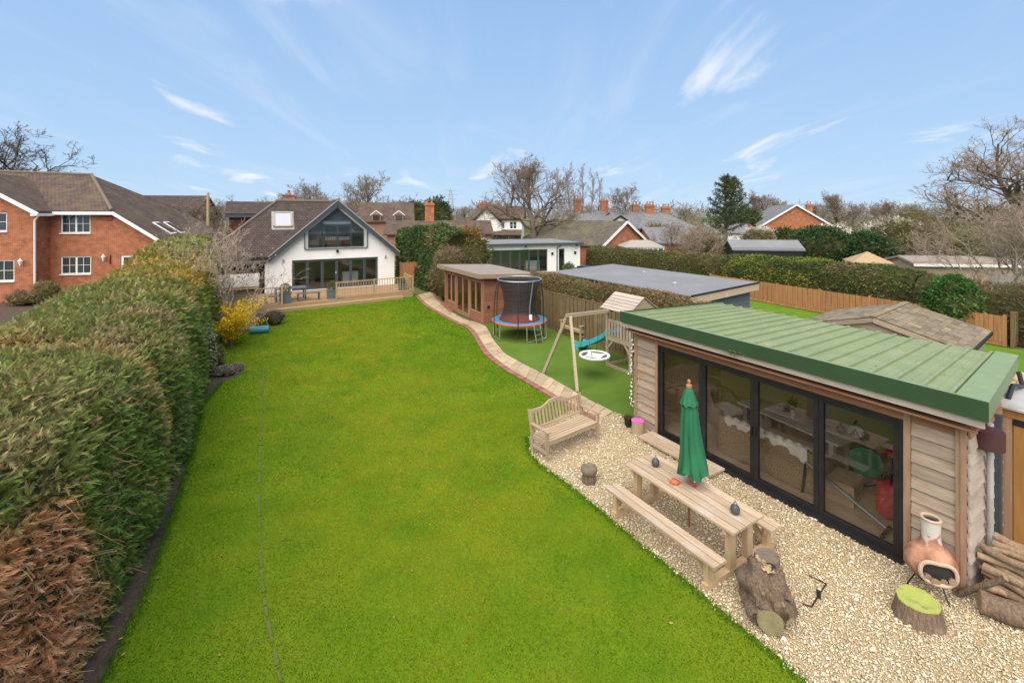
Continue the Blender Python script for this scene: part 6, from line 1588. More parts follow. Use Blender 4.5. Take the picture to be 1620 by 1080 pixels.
# ------------------------------------------------------------------ grey flat-roofed building beyond the fence
B_ = gp(1077, 468, 2.62); A_ = gp(868, 431, 2.62); C_ = gp(1165, 446, 2.62)
GA = math.atan2(A_.y - B_.y, A_.x - B_.x) - math.pi / 2
gl_ = (A_ - B_).length; gwd = 4.3
B_ = B_ + Vector((math.cos(GA), math.sin(GA), 0)) * 0.55
mat('grey_clad', (0.115, 0.14, 0.15), (0.09, 0.115, 0.125), rough=0.8, scale=3, stretch=(1, 1, 9))
gb = thing('garden_building', 'long garden building with flat grey felt roof behind the brown fence', 'outbuilding', (B_.x, B_.y, 0), GA)
MB().box(0.15, gwd - 0.1, 0.35, gl_, 0, 2.4).build('wall', 'grey_clad', gb)
for k in range(12): MB().box(0.15, gwd - 0.1, 0.31 + 0.006 * (k % 2), 0.345, 0.1 + k * 0.19, 0.1 + k * 0.19 + 0.18).build('wall_board', 'grey_clad', gb)
m_ = MB(); _slab(m_, [(0, 0, 2.56), (gwd, 0, 2.70), (gwd, gl_ + 0.6, 2.70), (0, gl_ + 0.6, 2.56)], 0.05); m_.build('roof', 'grey_felt', gb)
m_ = MB(); m_.prism([(0, 0, 2.52), (gwd, 0, 2.66), (gwd, 0, 2.40), (0, 0, 2.24)], (0, 0.04, 0)); m_.build('fascia', 'pale_pine', gb)
MB().box(-0.04, 0.0, 0, gl_ + 0.6, 2.40, 2.53).build('gutter', 'black_metal', gb)
MB().bar((0, -0.02, 2.565), (gwd, -0.02, 2.705), 0.04, 0.05).build('drip_edge', 'black_metal', gb)
for (x, y) in ((1.2, 1.6), (2.6, 4.4)): MB().lathe([(0.05, 0), (0.05, 0.12), (0.09, 0.13), (0.02, 0.17)], 10, (x, y, 2.56 + 0.03 * x)).build('vent', 'tin', gb, smooth=True)

# ------------------------------------------------------------------ shingled gazebo roof behind the studio
mat('shingle', (0.21, 0.165, 0.105), (0.135, 0.105, 0.07), rough=0.9, scale=5, stretch=(4, 4, 1), bump=0.4, bscale=18, rnd=0.28, c3=(0.23, 0.20, 0.09), c3scale=2.5)
ZA = R(37); ZO = (10.55, 13.3)
gz_ = thing('gazebo', 'timber garden shelter with brown shingled gable roof behind the studio', 'gazebo', (ZO[0], ZO[1], 0), ZA)
zr, ze, hwz, dz = 2.42, 1.86, 2.0, 3.55
sm = MB().add(*_wedge(0, 0.318, 0, 0, 0.2)).mesh('shingle', 'shingle')
sm = MB(); sm.box(0.004, 0.314, -0.0, 0.175, 0.0, 0.016); sm = sm.mesh('shingle', 'shingle')
slope = math.atan2(zr - ze, hwz); sl_len = math.hypot(zr - ze, hwz); nr, ncx = 13, 11
for s in (-1, 1):
    m_ = MB(); _slab(m_, [(0, 0, zr - 0.02), (dz, 0, zr - 0.02), (dz, s * hwz, ze - 0.02), (0, s * hwz, ze - 0.02)][::-s], 0.05); rf = m_.build('roof', 'fence_dark', gz_)
    rg = random.Random(17 + s)
    for r_ in range(nr):
        for c_ in range(ncx):
            dd = (r_ + 1) * sl_len / nr
            x = 0.0 + c_ * dz / ncx + (0.0 if r_ % 2 else 0.0)
            o = link('shingle', sm, gz_)
            # local y runs up the slope
            rot = Matrix.Rotation(0 if s < 0 else math.pi, 4, 'Z')
            o.matrix_local = Matrix.Translation((x + (0.318 if s > 0 else 0.0), s * dd * math.cos(slope), zr - dd * math.sin(slope) + 0.002)) @ rot @ Matrix.Rotation(slope + R(2.5) * 0 - R(3), 4, 'X') @ Matrix.Rotation(rg.uniform(-.012, .012), 4, 'Z')
MB().bar((-0.02, 0, zr + 0.02), (dz + 0.02, 0, zr + 0.02), 0.16, 0.04).build('ridge_cap', 'shingle', gz_)
for s in (-1, 1):
    MB().bar((-0.03, 0, zr - 0.09), (-0.03, s * hwz, ze - 0.09), 0.03, 0.13).build('barge_board', 'weathered', gz_)
    MB().bar((-0.05, s * hwz, ze - 0.05), (dz, s * hwz, ze - 0.05), 0.06, 0.10).build('gutter', 'black_metal', gz_)
m_ = MB(); m_.prism([(0.05, -hwz + 0.15, 0), (0.05, hwz - 0.15, 0), (0.05, hwz - 0.15, ze), (0.05, 0, zr - 0.1), (0.05, -hwz + 0.15, ze)][::-1], (dz - 0.2, 0, 0)); m_.build('wall', 'weathered', gz_)
# ------------------------------------------------------------------ hedges
mat('hedge_core', (0.045, 0.05, 0.018), (0.07, 0.06, 0.027), rough=1.0, scale=3, world=True, spec=0.05)
leafmat('twig', trans=0.0, rough=0.9, spec=0.1)
def mixc(a, b, k): return np.asarray(a)[None] * (1 - k[:, None]) + np.asarray(b)[None] * k[:, None]

def loft(stations, sect, nseg, lump, seed, lscale=0.9):
    """A hedge body: stations [(x,y,width,height)], sect: outline across, (u 0..1 from right foot to left foot, inset, z 0..1)."""
    S = np.array(smooth_line(stations, nseg)); k = len(sect)
    T = np.gradient(S[:, :2], axis=0); T /= np.linalg.norm(T, axis=1, keepdims=True)
    Rt = np.stack([T[:, 1], -T[:, 0]], 1)                       # to the right of the run
    V = np.zeros((nseg, k, 3))
    for j, (u, z) in enumerate(sect):
        V[:, j, :2] = S[:, :2] - Rt * (S[:, 2] * u)[:, None]; V[:, j, 2] = S[:, 3] * z
    P = V.reshape(-1, 3).copy()
    C = np.repeat(np.c_[S[:, :2] - Rt * (S[:, 2] * 0.5)[:, None], S[:, 3] * 0.45][:, None], k, 1).reshape(-1, 3)
    out = unit(P - C); out[P[:, 2] < 0.05, 2] = 0
    P += out * ((fbm(P, lscale, seed, 3) - 0.5) * 2 * lump)[:, None]
    P[:, 2] = np.maximum(P[:, 2], 0)
    idx = np.arange(nseg * k).reshape(nseg, k)
    Fq = np.stack([idx[:-1, :-1], idx[:-1, 1:], idx[1:, 1:], idx[1:, :-1]], -1).reshape(-1, 4)
    caps = [np.stack([idx[e, 0:k // 2], idx[e, 1:k // 2 + 1], idx[e, ::-1][0:k // 2] * 0 + idx[e, k - 2 - np.arange(k // 2)], idx[e, k - 1 - np.arange(k // 2)]], -1) for e in (0, -1)]
    Fq = np.concatenate([Fq, caps[0], caps[1][:, ::-1]])
    nn = np.cross(P[Fq[:, 1]] - P[Fq[:, 0]], P[Fq[:, 3]] - P[Fq[:, 0]])
    if (nn * (P[Fq].mean(1) - C[Fq].mean(1))).sum() < 0: Fq = Fq[:, ::-1]
    return P, Fq
SECT = [(0.0, 0), (0.0, 0.25), (0.01, 0.5), (0.03, 0.72), (0.08, 0.88), (0.2, 0.97), (0.4, 1.0), (0.6, 1.0), (0.8, 0.97), (0.93, 0.88), (0.98, 0.7), (1.0, 0.4), (1.0, 0)]
SECT_F = [(u, z) for u, z in SECT]

def sprays(P, N, L, W, tintf, seed, per=6, out=0.6, jit=0.75, droop=-0.15, fan=0.5, depth=0.1):
    """Conifer-like sprays: a fan of slim leaflets at each point."""
    rng = np.random.default_rng(seed); n = len(P)
    P = P - N * (rng.random((n, 1)) ** 1.5 * depth) + rng.normal(0, 0.02, (n, 3))
    D = unit(N * out + rng.normal(0, jit, (n, 3)) + np.array([0, 0, droop]))
    A = unit(np.cross(D, rand_dir(n, rng)))                    # spray plane
    L = np.broadcast_to(L, (n,)); W = np.broadcast_to(W, (n,))
    Vs = []
    for j in range(per):
        f_ = (j / max(1, per - 1) - 0.5) * 2
        base = P + D * (L * 0.25 * (1 - abs(f_)))[:, None]
        d = unit(D + A * (f_ * fan) + rng.normal(0, 0.12, (n, 3)))
        l_ = L * (1 - 0.35 * abs(f_)) * rng.uniform(0.75, 1.2, n)
        v_, _ = leaf_quads(base, d, l_, W * rng.uniform(0.7, 1.3, n), A + rng.normal(0, .35, (n, 3)), rng)
        Vs.append(v_.reshape(n, 4, 3))
    V = np.stack(Vs, 1).reshape(-1, 3)
    c = tintf(P, N, rng)
    c = np.repeat(c[:, None], per, 1) * rng.uniform(0.78, 1.22, (n, per, 1))
    T = np.repeat(c.reshape(-1, 3), 4, axis=0)
    return V, np.arange(len(V)).reshape(-1, 4), T

def feathers(P, N, L, W, tintf, seed, per=10, out=0.6, jit=0.7, droop=-0.1, fan=0.75, depth=0.1):
    """Feathery conifer sprays: slim one-sided leaflets set left and right along a short stem."""
    rng = np.random.default_rng(seed); n = len(P)
    P = P - N * (rng.random((n, 1)) ** 1.5 * depth) + rng.normal(0, 0.02, (n, 3))
    D = unit(N * out + rng.normal(0, jit, (n, 3)) + np.array([0, 0, droop]))
    A = unit(np.cross(D, rand_dir(n, rng))); L = np.broadcast_to(L, (n,)) * rng.uniform(0.7, 1.25, n); Bn = np.cross(D, A)
    Vs = []
    for j in range(per):
        f_ = j / (per - 1); s = 1 if j % 2 else -1
        base = P + D * (L * 0.72 * f_)[:, None] - Bn * (L * 0.10 * f_ * f_)[:, None]
        d = unit(D * (0.75 + 0.5 * f_) + A * (s * fan * (1 - 0.75 * f_)) + rng.normal(0, 0.10, (n, 3)))
        l_ = (L * (0.50 - 0.16 * f_) * rng.uniform(0.75, 1.2, n))[:, None]; wv = np.cross(d, Bn) * (W * 0.5 * rng.uniform(0.8, 1.3, n))[:, None]
        Vs.append(np.stack([base - wv, base + wv, base + d * l_], 1))
    V = np.stack(Vs, 1).reshape(-1, 3)
    c = tintf(P, N, rng); c = np.repeat(c[:, None], per, 1) * rng.uniform(0.8, 1.2, (n, per, 1)) * np.linspace(0.85, 1.12, per)[None, :, None]
    return V, np.arange(len(V)).reshape(-1, 3), np.repeat(c.reshape(-1, 3), 3, axis=0)

def hedge_thing(name, label, stations, zones, tintf, seed, lump=0.15, nseg=40, lscale=0.9, core='hedge_core', cat='hedge', sect=SECT, fol='foliage', leafer=None, **kw):
    """Body plus leaves. zones: [(test(P), per m2, L, W)]"""
    V, Fq = loft(stations, sect, nseg, lump, seed, lscale)
    t_ = thing(name, label, cat, (stations[0][0], stations[0][1], 0), 0)
    off = np.array([stations[0][0], stations[0][1], 0.0])
    inner = V.copy(); 
    cen = np.array([np.mean([s[0] for s in stations]), np.mean([s[1] for s in stations]), 0])
    N0 = np.zeros_like(V)
    fn = np.cross(V[Fq[:, 1]] - V[Fq[:, 0]], V[Fq[:, 3]] - V[Fq[:, 0]])
    for j in range(4): np.add.at(N0, Fq[:, j], fn)
    N0 = unit(N0); inner -= N0 * 0.07; inner[:, 2] = np.maximum(inner[:, 2], -0.02)
    link('branches', fast_mesh('branches', inner - off, Fq, None, core, True), t_)
    parts = []
    ar = np.linalg.norm(fn, axis=1).sum()
    for i, (test, dens, L, W) in enumerate(zones):
        rng = np.random.default_rng(seed * 10 + i)
        P, N = sample_surface(V, Fq, int(ar * dens), rng)
        k = test(P); k &= P[:, 2] > 0.03
        k &= (N * (np.array([0, 0, CAM_H]) - P)).sum(1) > -0.35 * np.linalg.norm(P - np.array([0, 0, CAM_H]), axis=1)   # the far side needs fewer
        P, N = P[k], N[k]
        parts.append((leafer or sprays)(P, N, L, W, tintf, seed * 10 + i, **kw))
    Vv, Ff, Tt = merge(parts)
    stuff(link(fol, fast_mesh(fol, Vv - off, Ff, Tt, 'leaf'), t_))
    return t_

# the long conifer hedge on the left
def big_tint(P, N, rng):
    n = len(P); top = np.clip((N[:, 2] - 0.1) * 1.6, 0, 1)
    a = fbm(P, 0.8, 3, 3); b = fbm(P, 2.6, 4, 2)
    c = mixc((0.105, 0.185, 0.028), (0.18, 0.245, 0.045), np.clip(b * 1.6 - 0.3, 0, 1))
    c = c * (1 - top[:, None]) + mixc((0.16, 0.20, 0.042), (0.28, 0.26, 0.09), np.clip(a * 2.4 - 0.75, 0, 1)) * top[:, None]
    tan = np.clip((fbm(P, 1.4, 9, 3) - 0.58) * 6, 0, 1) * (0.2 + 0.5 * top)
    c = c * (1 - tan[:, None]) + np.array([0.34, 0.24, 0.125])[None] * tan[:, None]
    # bronze patch across the crest further away
    d = np.exp(-((P[:, 1] - 17.5 + 0.4 * (P[:, 0] + 12)) / 2.3) ** 2) * top * np.clip(a * 2.2 - 0.35, 0, 1)
    c = c * (1 - d[:, None]) + np.array([0.38, 0.26, 0.04])[None] * d[:, None]
    # dead strip and the dead brown end near the camera
    s = np.exp(-((P[:, 1] - 8.55 + 0.35 * (P[:, 2] - 1.5) * 0.3) / 0.22) ** 2) * (1 - 0.6 * top) * 0.85
    e = np.clip((5.95 + 0.9 * (fbm(P, 1.1, 12, 3) - 0.5) * 2 - 0.25 * np.abs(P[:, 2] - 1.2) - P[:, 1]) * 2.2, 0, 1) * np.clip((2.55 + (b - .5) - P[:, 2]) * 2.5, 0, 1)
    k = np.clip(s + e, 0, 1)
    br = mixc((0.62, 0.26, 0.11), (0.66, 0.38, 0.20), rng.random(n))
    c = c * (1 - k[:, None]) + br * k[:, None]
    dead = rng.random(n) < 0.05
    c[dead] = np.array([0.38, 0.23, 0.12])
    return c * rng.uniform(0.72, 1.3, (n, 1))
HB = [(-3.3, 1.6, 3.7, 3.15), (-4.55, 4.2, 3.8, 3.15), (-5.05, 5.4, 3.9, 3.12), (-5.55, 6.5, 4.1, 3.15), (-6.2, 8.0, 4.2, 3.12), (-6.75, 8.8, 4.0, 3.0), (-7.05, 9.6, 4.2, 3.1), (-8.15, 11.6, 4.0, 3.15), (-9.45, 13.9, 3.9, 3.2),
      (-11.0, 16.5, 3.7, 3.25), (-13.3, 20.3, 3.5, 3.4), (-15.9, 24.4, 3.4, 3.75), (-18.6, 28.8, 3.4, 3.85), (-20.2, 31.6, 3.3, 3.8)]
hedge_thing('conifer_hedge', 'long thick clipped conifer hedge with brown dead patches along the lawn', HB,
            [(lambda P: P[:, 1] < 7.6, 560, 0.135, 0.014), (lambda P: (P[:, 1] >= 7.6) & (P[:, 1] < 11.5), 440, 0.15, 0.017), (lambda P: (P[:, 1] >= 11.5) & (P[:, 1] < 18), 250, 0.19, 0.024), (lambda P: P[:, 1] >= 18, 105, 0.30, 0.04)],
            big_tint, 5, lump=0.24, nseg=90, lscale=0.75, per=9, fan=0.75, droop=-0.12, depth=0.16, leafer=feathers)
# bare stalks poking out of the dead end
rng = np.random.default_rng(77); n = 150
P = np.c_[rng.uniform(-5.6, -4.6, n), rng.uniform(4.3, 6.6, n), rng.uniform(0.4, 2.3, n)]
P[:, 0] = -5.05 - 0.45 * (P[:, 1] - 5.4) - 0.08 * P[:, 2] + rng.uniform(-.1, .12, n)
D = unit(np.c_[rng.normal(0.7, .5, n), rng.normal(-0.2, .7, n), rng.normal(0.0, .6, n)])
PL = np.stack([P, P + D * 0.12, P + D * 0.26 + np.array([0, 0, -0.03])], 1); Vt, Ft = tubes(PL, np.full((n, 3), 0.0026), 3)
hp_ = thing('dead_twigs', 'dry straw coloured twigs sticking out of the dead end of the hedge', 'twigs', (-5, 5.4, 0), 0)
stuff(link('twig', fast_mesh('twig', Vt - np.array([-5, 5.4, 0]), Ft, np.broadcast_to(np.array([0.36, 0.26, 0.14]), (len(Vt), 3)) * 1.0, 'twig'), hp_))

def plain(c1, c2, c3=None, p3=0.0, sc=1.5):
    def f(P, N, rng):
        n = len(P); c = mixc(c1, c2, np.clip(fbm(P, sc, 2, 3) * 2 - 0.5, 0, 1))
        if c3 is not None:
            k = np.clip((fbm(P, sc * 0.6, 7, 3) - (1 - p3)) * 5 + 0.5, 0, 1)[:, None]; c = c * (1 - k) + np.asarray(c3)[None] * k
        return c * 1.4 * rng.uniform(0.6, 1.35, (n, 1))
    return f
anyp = lambda P: np.ones(len(P), bool)
# tall dark hedge right of the house, along the path
hedge_thing('laurel_hedge', 'tall dense dark green hedge beside the path right of the white house', [(-4.35, 29.6, -2.6, 4.2), (-5.4, 31.4, -2.7, 4.45), (-7.0, 34.2, -2.7, 4.5), (-8.6, 37.0, -2.7, 4.45), (-10.2, 40, -2.7, 4.3)],
            [(anyp, 60, 0.24, 0.075)], plain((0.028, 0.062, 0.016), (0.075, 0.125, 0.035), (0.13, 0.12, 0.05), 0.36, 0.9), 6, lump=0.45, nseg=34, per=5, sect=SECT)
def blob(name, label, cat, c, r, n, L, W, tintf, seed, per=5, flat=0.35, lump=0.3, group=None, core='hedge_core', fol='foliage', squash=1.0, **kw):
    """A rounded shrub: leafy shell over a dark heart."""
    rng = np.random.default_rng(seed); c = np.array(c, float); r = np.array(r, float)
    t_ = thing(name, label, cat, (c[0], c[1], 0), 0, group)
    nu, nv = 20, 12
    u = np.linspace(0, 2 * math.pi, nu, endpoint=False); v_ = np.linspace(0.02, math.pi * 0.98, nv)
    U, Vv = np.meshgrid(u, v_, indexing='ij')
    S = np.stack([np.sin(Vv) * np.cos(U), np.sin(Vv) * np.sin(U), np.cos(Vv)], -1).reshape(-1, 3)
    def shell(S): return S * r * (1 + (fbm(S * 1.0 + c, 2.2, seed, 3) - 0.5)[:, None] * 2 * lump)
    B = shell(S); idx = np.arange(nu * nv).reshape(nu, nv); nx = np.roll(idx, -1, 0)
    Fq = np.stack([idx[:, :-1], idx[:, 1:], nx[:, 1:], nx[:, :-1]], -1).reshape(-1, 4)
    Bz = B * 0.86; Bz[:, 2] += c[2]; Bz[:, 2] = np.maximum(Bz[:, 2], 0)
    link('branches', fast_mesh('branches', Bz, Fq, None, core, True), t_)
    d = rand_dir(n, rng); d[:, 2] = np.where(d[:, 2] < -0.55, -d[:, 2], d[:, 2])
    P = shell(d) * rng.uniform(0.82, 1.05, (n, 1)); P[:, 2] += c[2]; N = unit(d / r)
    k = P[:, 2] > 0.02; P, N = P[k], N[k]
    V, F_, T = sprays(P, N, L, W, lambda Q, M, g_: tintf(Q + np.array([c[0], c[1], 0]), M, g_), seed, per=per, **kw)
    stuff(link(fol, fast_mesh(fol, V, F_, T, 'leaf'), t_))
    return t_
blob('conifer_shrub', 'bronze tipped conifer shrub behind the summerhouse roof', 'shrub', (-2.9, 31.0, 2.3), (1.5, 1.3, 2.3), 1500, 0.22, 0.05, plain((0.16, 0.12, 0.03), (0.085, 0.10, 0.03), (0.22, 0.12, 0.03), 0.4), 8, lump=0.25)
blob('dry_shrub', 'dry brown leafless shrub between the dark hedge and the summerhouse', 'shrub', (-4.05, 29.0, 1.6), (1.2, 0.95, 1.75), 1500, 0.26, 0.022, plain((0.20, 0.145, 0.085), (0.13, 0.095, 0.05), (0.10, 0.11, 0.04), 0.35), 9, per=4, out=0.4, droop=0.25)
fence('pale board fence closing the gap beside the white house', (-8.45, 34.4, 0), (-6.0, 35.7, 0), 1.75, 1.3, 'fence_new', seed=4)
# beech hedge behind the brown fence
beech = plain((0.24, 0.16, 0.075), (0.17, 0.115, 0.055), (0.15, 0.145, 0.05), 0.35, 1.1)
hb0 = f0 + Vector((0.85, 0.52, 0)) * 0.12 - FD * 1.4
hedge_thing('beech_hedge', 'twiggy brown winter beech hedge growing over the top of the brown fence', [(hb0.x + FD.x * t_, hb0.y + FD.y * t_, 0.55, 2.5) for t_ in (0, 3, 6, 9, 11.5)],
            [(lambda P: P[:, 2] > 1.2, 260, 0.16, 0.017)], beech, 11, lump=0.16, nseg=50, per=4, out=0.5, droop=0.35, fan=0.8, depth=0.1)
# hedges along the neighbour's far boundary
ND = Vector((0.435, -0.90, 0))
def nb_pt(t_, off=0.6): return (14.6 + ND.x * t_ + 0.9 * off, 30.4 + ND.y * t_ + 0.43 * off)
def nbst(ts, h): return [(*nb_pt(t_), 2.3, hh) for t_, hh in zip(ts, h)]
hedge_thing('privet_hedge', 'long dull olive clipped hedge behind the grey flat roof', nbst((-17.5, -12, -6, -1.3), (2.15, 2.25, 2.4, 2.5)), [(anyp, 75, 0.17, 0.055)], plain((0.075, 0.085, 0.028), (0.13, 0.125, 0.045), (0.17, 0.12, 0.06), 0.36, 1.2), 13, lump=0.16, nseg=34, per=4)
hedge_thing('golden_hedge', 'bright golden green laurel hedge above the orange fence', nbst((-1.2, 1.0, 3.2, 5.3), (2.55, 2.62, 2.7, 2.7)), [(anyp, 110, 0.17, 0.07)], plain((0.10, 0.15, 0.026), (0.24, 0.235, 0.035), (0.05, 0.085, 0.022), 0.45, 1.3), 14, lump=0.16, nseg=28, per=4)
hedge_thing('mixed_hedge', 'dark green hedge fading to brown twigs right of the golden laurel', nbst((5.4, 6.8, 8.2, 9.6), (2.7, 2.7, 2.65, 2.55)), [(anyp, 120, 0.16, 0.05)], plain((0.055, 0.09, 0.022), (0.12, 0.13, 0.04), (0.20, 0.13, 0.075), 0.46, 1.0), 15, lump=0.22, nseg=28, per=4)
hedge_thing('bramble_hedge', 'tangled brown bramble hedge above the far end of the orange fence', nbst((9.7, 12, 14.5, 18), (2.4, 2.35, 2.4, 2.4)), [(anyp, 120, 0.24, 0.022)], plain((0.20, 0.13, 0.08), (0.14, 0.095, 0.055), (0.06, 0.09, 0.025), 0.38, 0.9), 16, lump=0.3, nseg=30, per=4, out=0.5, droop=0.2)
q = nb_pt(11.2, 0.7)
blob('holly_bush', 'glossy green bush among the brambles above the orange fence', 'bush', (q[0], q[1], 1.3), (1.25, 1.1, 1.35), 2600, 0.17, 0.06, plain((0.035, 0.095, 0.022), (0.085, 0.16, 0.035)), 17, per=4)

# ------------------------------------------------------------------ bare winter trees
def bare_tree(seed, H, spread, trunk_h, r0, n=(9, 7, 7, 6), elev=(20, 65), lr=(0.62, 0.45, 0.42), curl=0.28, trop=0.10, minr=0.012, pend=0.0, leader=0.75):
    rng = np.random.default_rng(seed)
    p0 = 8; z = np.linspace(0, H * leader, p0); PL = np.zeros((1, p0, 3)); PL[0, :, 2] = z
    PL[0, 1:, :2] = np.cumsum(rng.normal(0, H * 0.012, (p0 - 1, 2)), 0)
    RA = (r0 * np.linspace(1, 0.3, p0) ** 1.1)[None]; RA[0, 0] *= 1.35
    levels = [(PL, RA)]
    Lp = None
    for lv, nc in enumerate(n):
        PP, RR = levels[-1]; b, p, _ = PP.shape; m_ = b * nc
        par = np.repeat(np.arange(b), nc)
        t0 = trunk_h / (H * leader) if lv == 0 else 0.22
        tt = t0 + (1 - t0) * ((np.tile(np.arange(nc), b) + rng.random(m_)) / nc) ** (0.9 if lv else 1.0)
        tt = np.clip(tt, 0, 0.995); x = tt * (p - 1); i = x.astype(int); f = (x - i)[:, None]
        st = PP[par, i] * (1 - f) + PP[par, i + 1] * f; tan = unit(PP[par, i + 1] - PP[par, i])
        rp = RR[par, i] * (1 - f[:, 0]) + RR[par, i + 1] * f[:, 0]
        if lv == 0:
            az = np.arange(m_) * 2.4 + rng.uniform(-.5, .5, m_); el = np.radians(np.interp(tt, [t0, 1], [elev[0], elev[1]]) + rng.normal(0, 8, m_))
            D = np.stack([np.cos(az) * np.cos(el), np.sin(az) * np.cos(el), np.sin(el)], 1)
            L = spread * rng.uniform(0.75, 1.15, m_) * np.interp(tt, [t0, 1], [1.05, 0.62]) / max(0.5, 1)
        else:
            A = unit(np.cross(tan, rand_dir(m_, rng))); an = np.radians(rng.uniform(28, 62, m_))[:, None]
            D = unit(tan * np.cos(an) + A * np.sin(an) + np.array([0, 0, 0.18]))
            L = Lp[par] * lr[min(lv - 1, len(lr) - 1)] * rng.uniform(0.7, 1.3, m_) * (1.15 - 0.45 * tt)
        pc = (7, 6, 5, 3)[min(lv, 3)]
        C = np.zeros((m_, pc, 3)); C[:, 0] = st; d = D
        for s in range(1, pc):
            d = unit(d + rng.normal(0, curl, (m_, 3)) + np.array([0, 0, trop - pend * (lv >= 2)])); C[:, s] = C[:, s - 1] + d * (L / (pc - 1))[:, None]
        r1 = np.maximum(rp * (0.62 if lv == 0 else 0.6), minr)
        levels.append((C, np.maximum(r1[:, None] * np.linspace(1, 0.28, pc)[None], minr * 0.7))); Lp = L
    return levels
def tree_meshes(levels, c_trunk, c_twig, seed=0):
    rng = np.random.default_rng(seed); T, C = [], []
    for i, (PL, RA) in enumerate(levels):
        V, F_ = tubes(PL, RA, (9, 6, 5, 4, 3)[min(i, 4)])
        k = i / max(1, len(levels) - 1); col = np.asarray(c_trunk) * (1 - k) + np.asarray(c_twig) * k
        tint = col[None] * np.repeat(rng.uniform(0.7, 1.25, len(V) // (PL.shape[1] * (9, 6, 5, 4, 3)[min(i, 4)])), PL.shape[1] * (9, 6, 5, 4, 3)[min(i, 4)])[:, None]
        (T if i < 2 else C).append((V, F_, tint))
    t_, c_ = merge(T), merge(C)
    return fast_mesh('trunk', *t_, 'twig', True), fast_mesh('crown', *c_, 'twig', True)
def put_tree(name, label, meshes, px, Y, scale=1.0, rz=0.0, group=None, sz=None, z=-0.05):
    X = (px - 810) / F_PX * Y
    t_ = thing(name, label, 'tree', (X, Y, z), rz, group)
    t_.scale = (scale, scale, (sz or scale) * (0.84 if name in ('oak_tree', 'bare_tree') else 1.0))
    link('trunk', meshes[0], t_); link('crown', meshes[1], t_)
    return t_
GREY, TWIG = (0.135, 0.11, 0.085), (0.21, 0.155, 0.11)
oakA = tree_meshes(bare_tree(3, 13.2, 7.2, 3.0, 0.55, (13, 9, 8, 7), elev=(12, 80), minr=0.02), GREY, (0.25, 0.18, 0.125))
oakB = tree_meshes(bare_tree(8, 14.5, 11.5, 2.6, 0.7, (16, 10, 8, 7), elev=(2, 72), curl=0.36, lr=(0.46, 0.42, 0.42), minr=0.017), (0.17, 0.14, 0.105), (0.32, 0.24, 0.17))
ash = tree_meshes(bare_tree(12, 12, 5.4, 2.2, 0.34, (12, 8, 7, 6), elev=(20, 80), minr=0.02), GREY, (0.26, 0.20, 0.145))
birch = tree_meshes(bare_tree(15, 14, 3.0, 2.5, 0.2, (16, 6, 6, 3), elev=(45, 75), curl=0.15, leader=0.97, lr=(0.5, 0.5, 0.5)), (0.24, 0.21, 0.175), (0.31, 0.24, 0.18))
shr = tree_meshes(bare_tree(19, 4.6, 3.4, 0.25, 0.12, (18, 8, 7, 5), elev=(25, 80), curl=0.25, pend=0.16, minr=0.007, leader=0.35), (0.26, 0.21, 0.16), (0.34, 0.27, 0.20))
oakC = tree_meshes(bare_tree(26, 13.5, 12.5, 5.2, 0.62, (18, 10, 7, 6), elev=(-2, 50), curl=0.40, lr=(0.42, 0.40, 0.40), minr=0.02), (0.10, 0.085, 0.07), (0.13, 0.105, 0.085))
put_tree('oak_tree', 'wide dark bare oak rising behind the red brick house at the left edge', oakC, -22, 46, 1.1, 2.4, sz=0.96)
put_tree('oak_tree', 'large bare oak standing in front of the white house in the distance', oakA, 838, 60, 1.02, 0.4)
put_tree('oak_tree', 'huge spreading bare oak at the right edge', oakB, 1592, 41, 1.12, 2.0, sz=0.88)
put_tree('bare_tree', 'bare tree behind the ridge of the white house, left of its gable', ash, 492, 72, 0.98, 0.0)
put_tree('bare_tree', 'wide bare tree behind the apex of the white house', ash, 583, 70, 1.08, 2.2)
put_tree('bare_tree', 'small bare tree left of the white house chimney', ash, 420, 66, 0.72, 4.0)
for i, (px_, Y, s) in enumerate(((884, 84, 0.92), (902, 86, 1.0), (920, 90, 1.02), (934, 88, 0.95), (948, 92, 0.9))): put_tree('birch_tree', 'tall slender pale birch, %s from the left in the group beside the large oak' % ORD[i], birch, px_, Y, s, i * 1.3, 'birches beside the large oak')
put_tree('bare_tree', 'rounded bare tree behind the twin red chimneys', ash, 990, 84, 1.0, 1.0)
put_tree('bare_tree', 'small twiggy bare tree in front of the slate roofs', ash, 1063, 50, 0.42, 3.0)
for i, (px_, Y, s, lab) in enumerate(((304, 46, 0.62, 'pollarded bare tree left of the telegraph pole'), (345, 47, 0.66, 'pollarded bare tree right of the telegraph pole'))): put_tree('bare_tree', lab, ash, px_, Y, s, i + 1.0, 'pollarded trees by the pole')
put_tree('bare_shrub', 'pale leafless weeping shrub at the right edge in front of the oak', shr, 1608, 26.5, 1.38, 0.5)
put_tree('bare_shrub', 'pale leafless shrub beside the long white shed', shr, 1470, 38, 0.9, 1.5)
put_tree('bare_shrub', 'olive twiggy shrub above the far end of the conifer hedge', shr, 300, 33, 1.05, 2.5)
put_tree('bare_shrub', 'brown leafless shrub between the slate roofs and the dark conifer', shr, 1105, 47, 1.0, 3.5)
put_tree('bare_shrub', 'pale twiggy shrub in front of the brick chimney stack', shr, 712, 47, 0.95, 5.0)
far = [(1195, 112, .85), (1222, 118, .95), (1290, 120, .8), (1322, 125, .9), (1350, 118, .8), (1385, 122, .72), (1410, 110, .7), (1440, 100, .75), (650, 100, .8), (735, 120, .72), (770, 110, .7), (1020, 105, .65), (1085, 120, .7), (455, 90, .8), (525, 95, .85), (560, 98, .9), (625, 104, .72)]
far.sort()
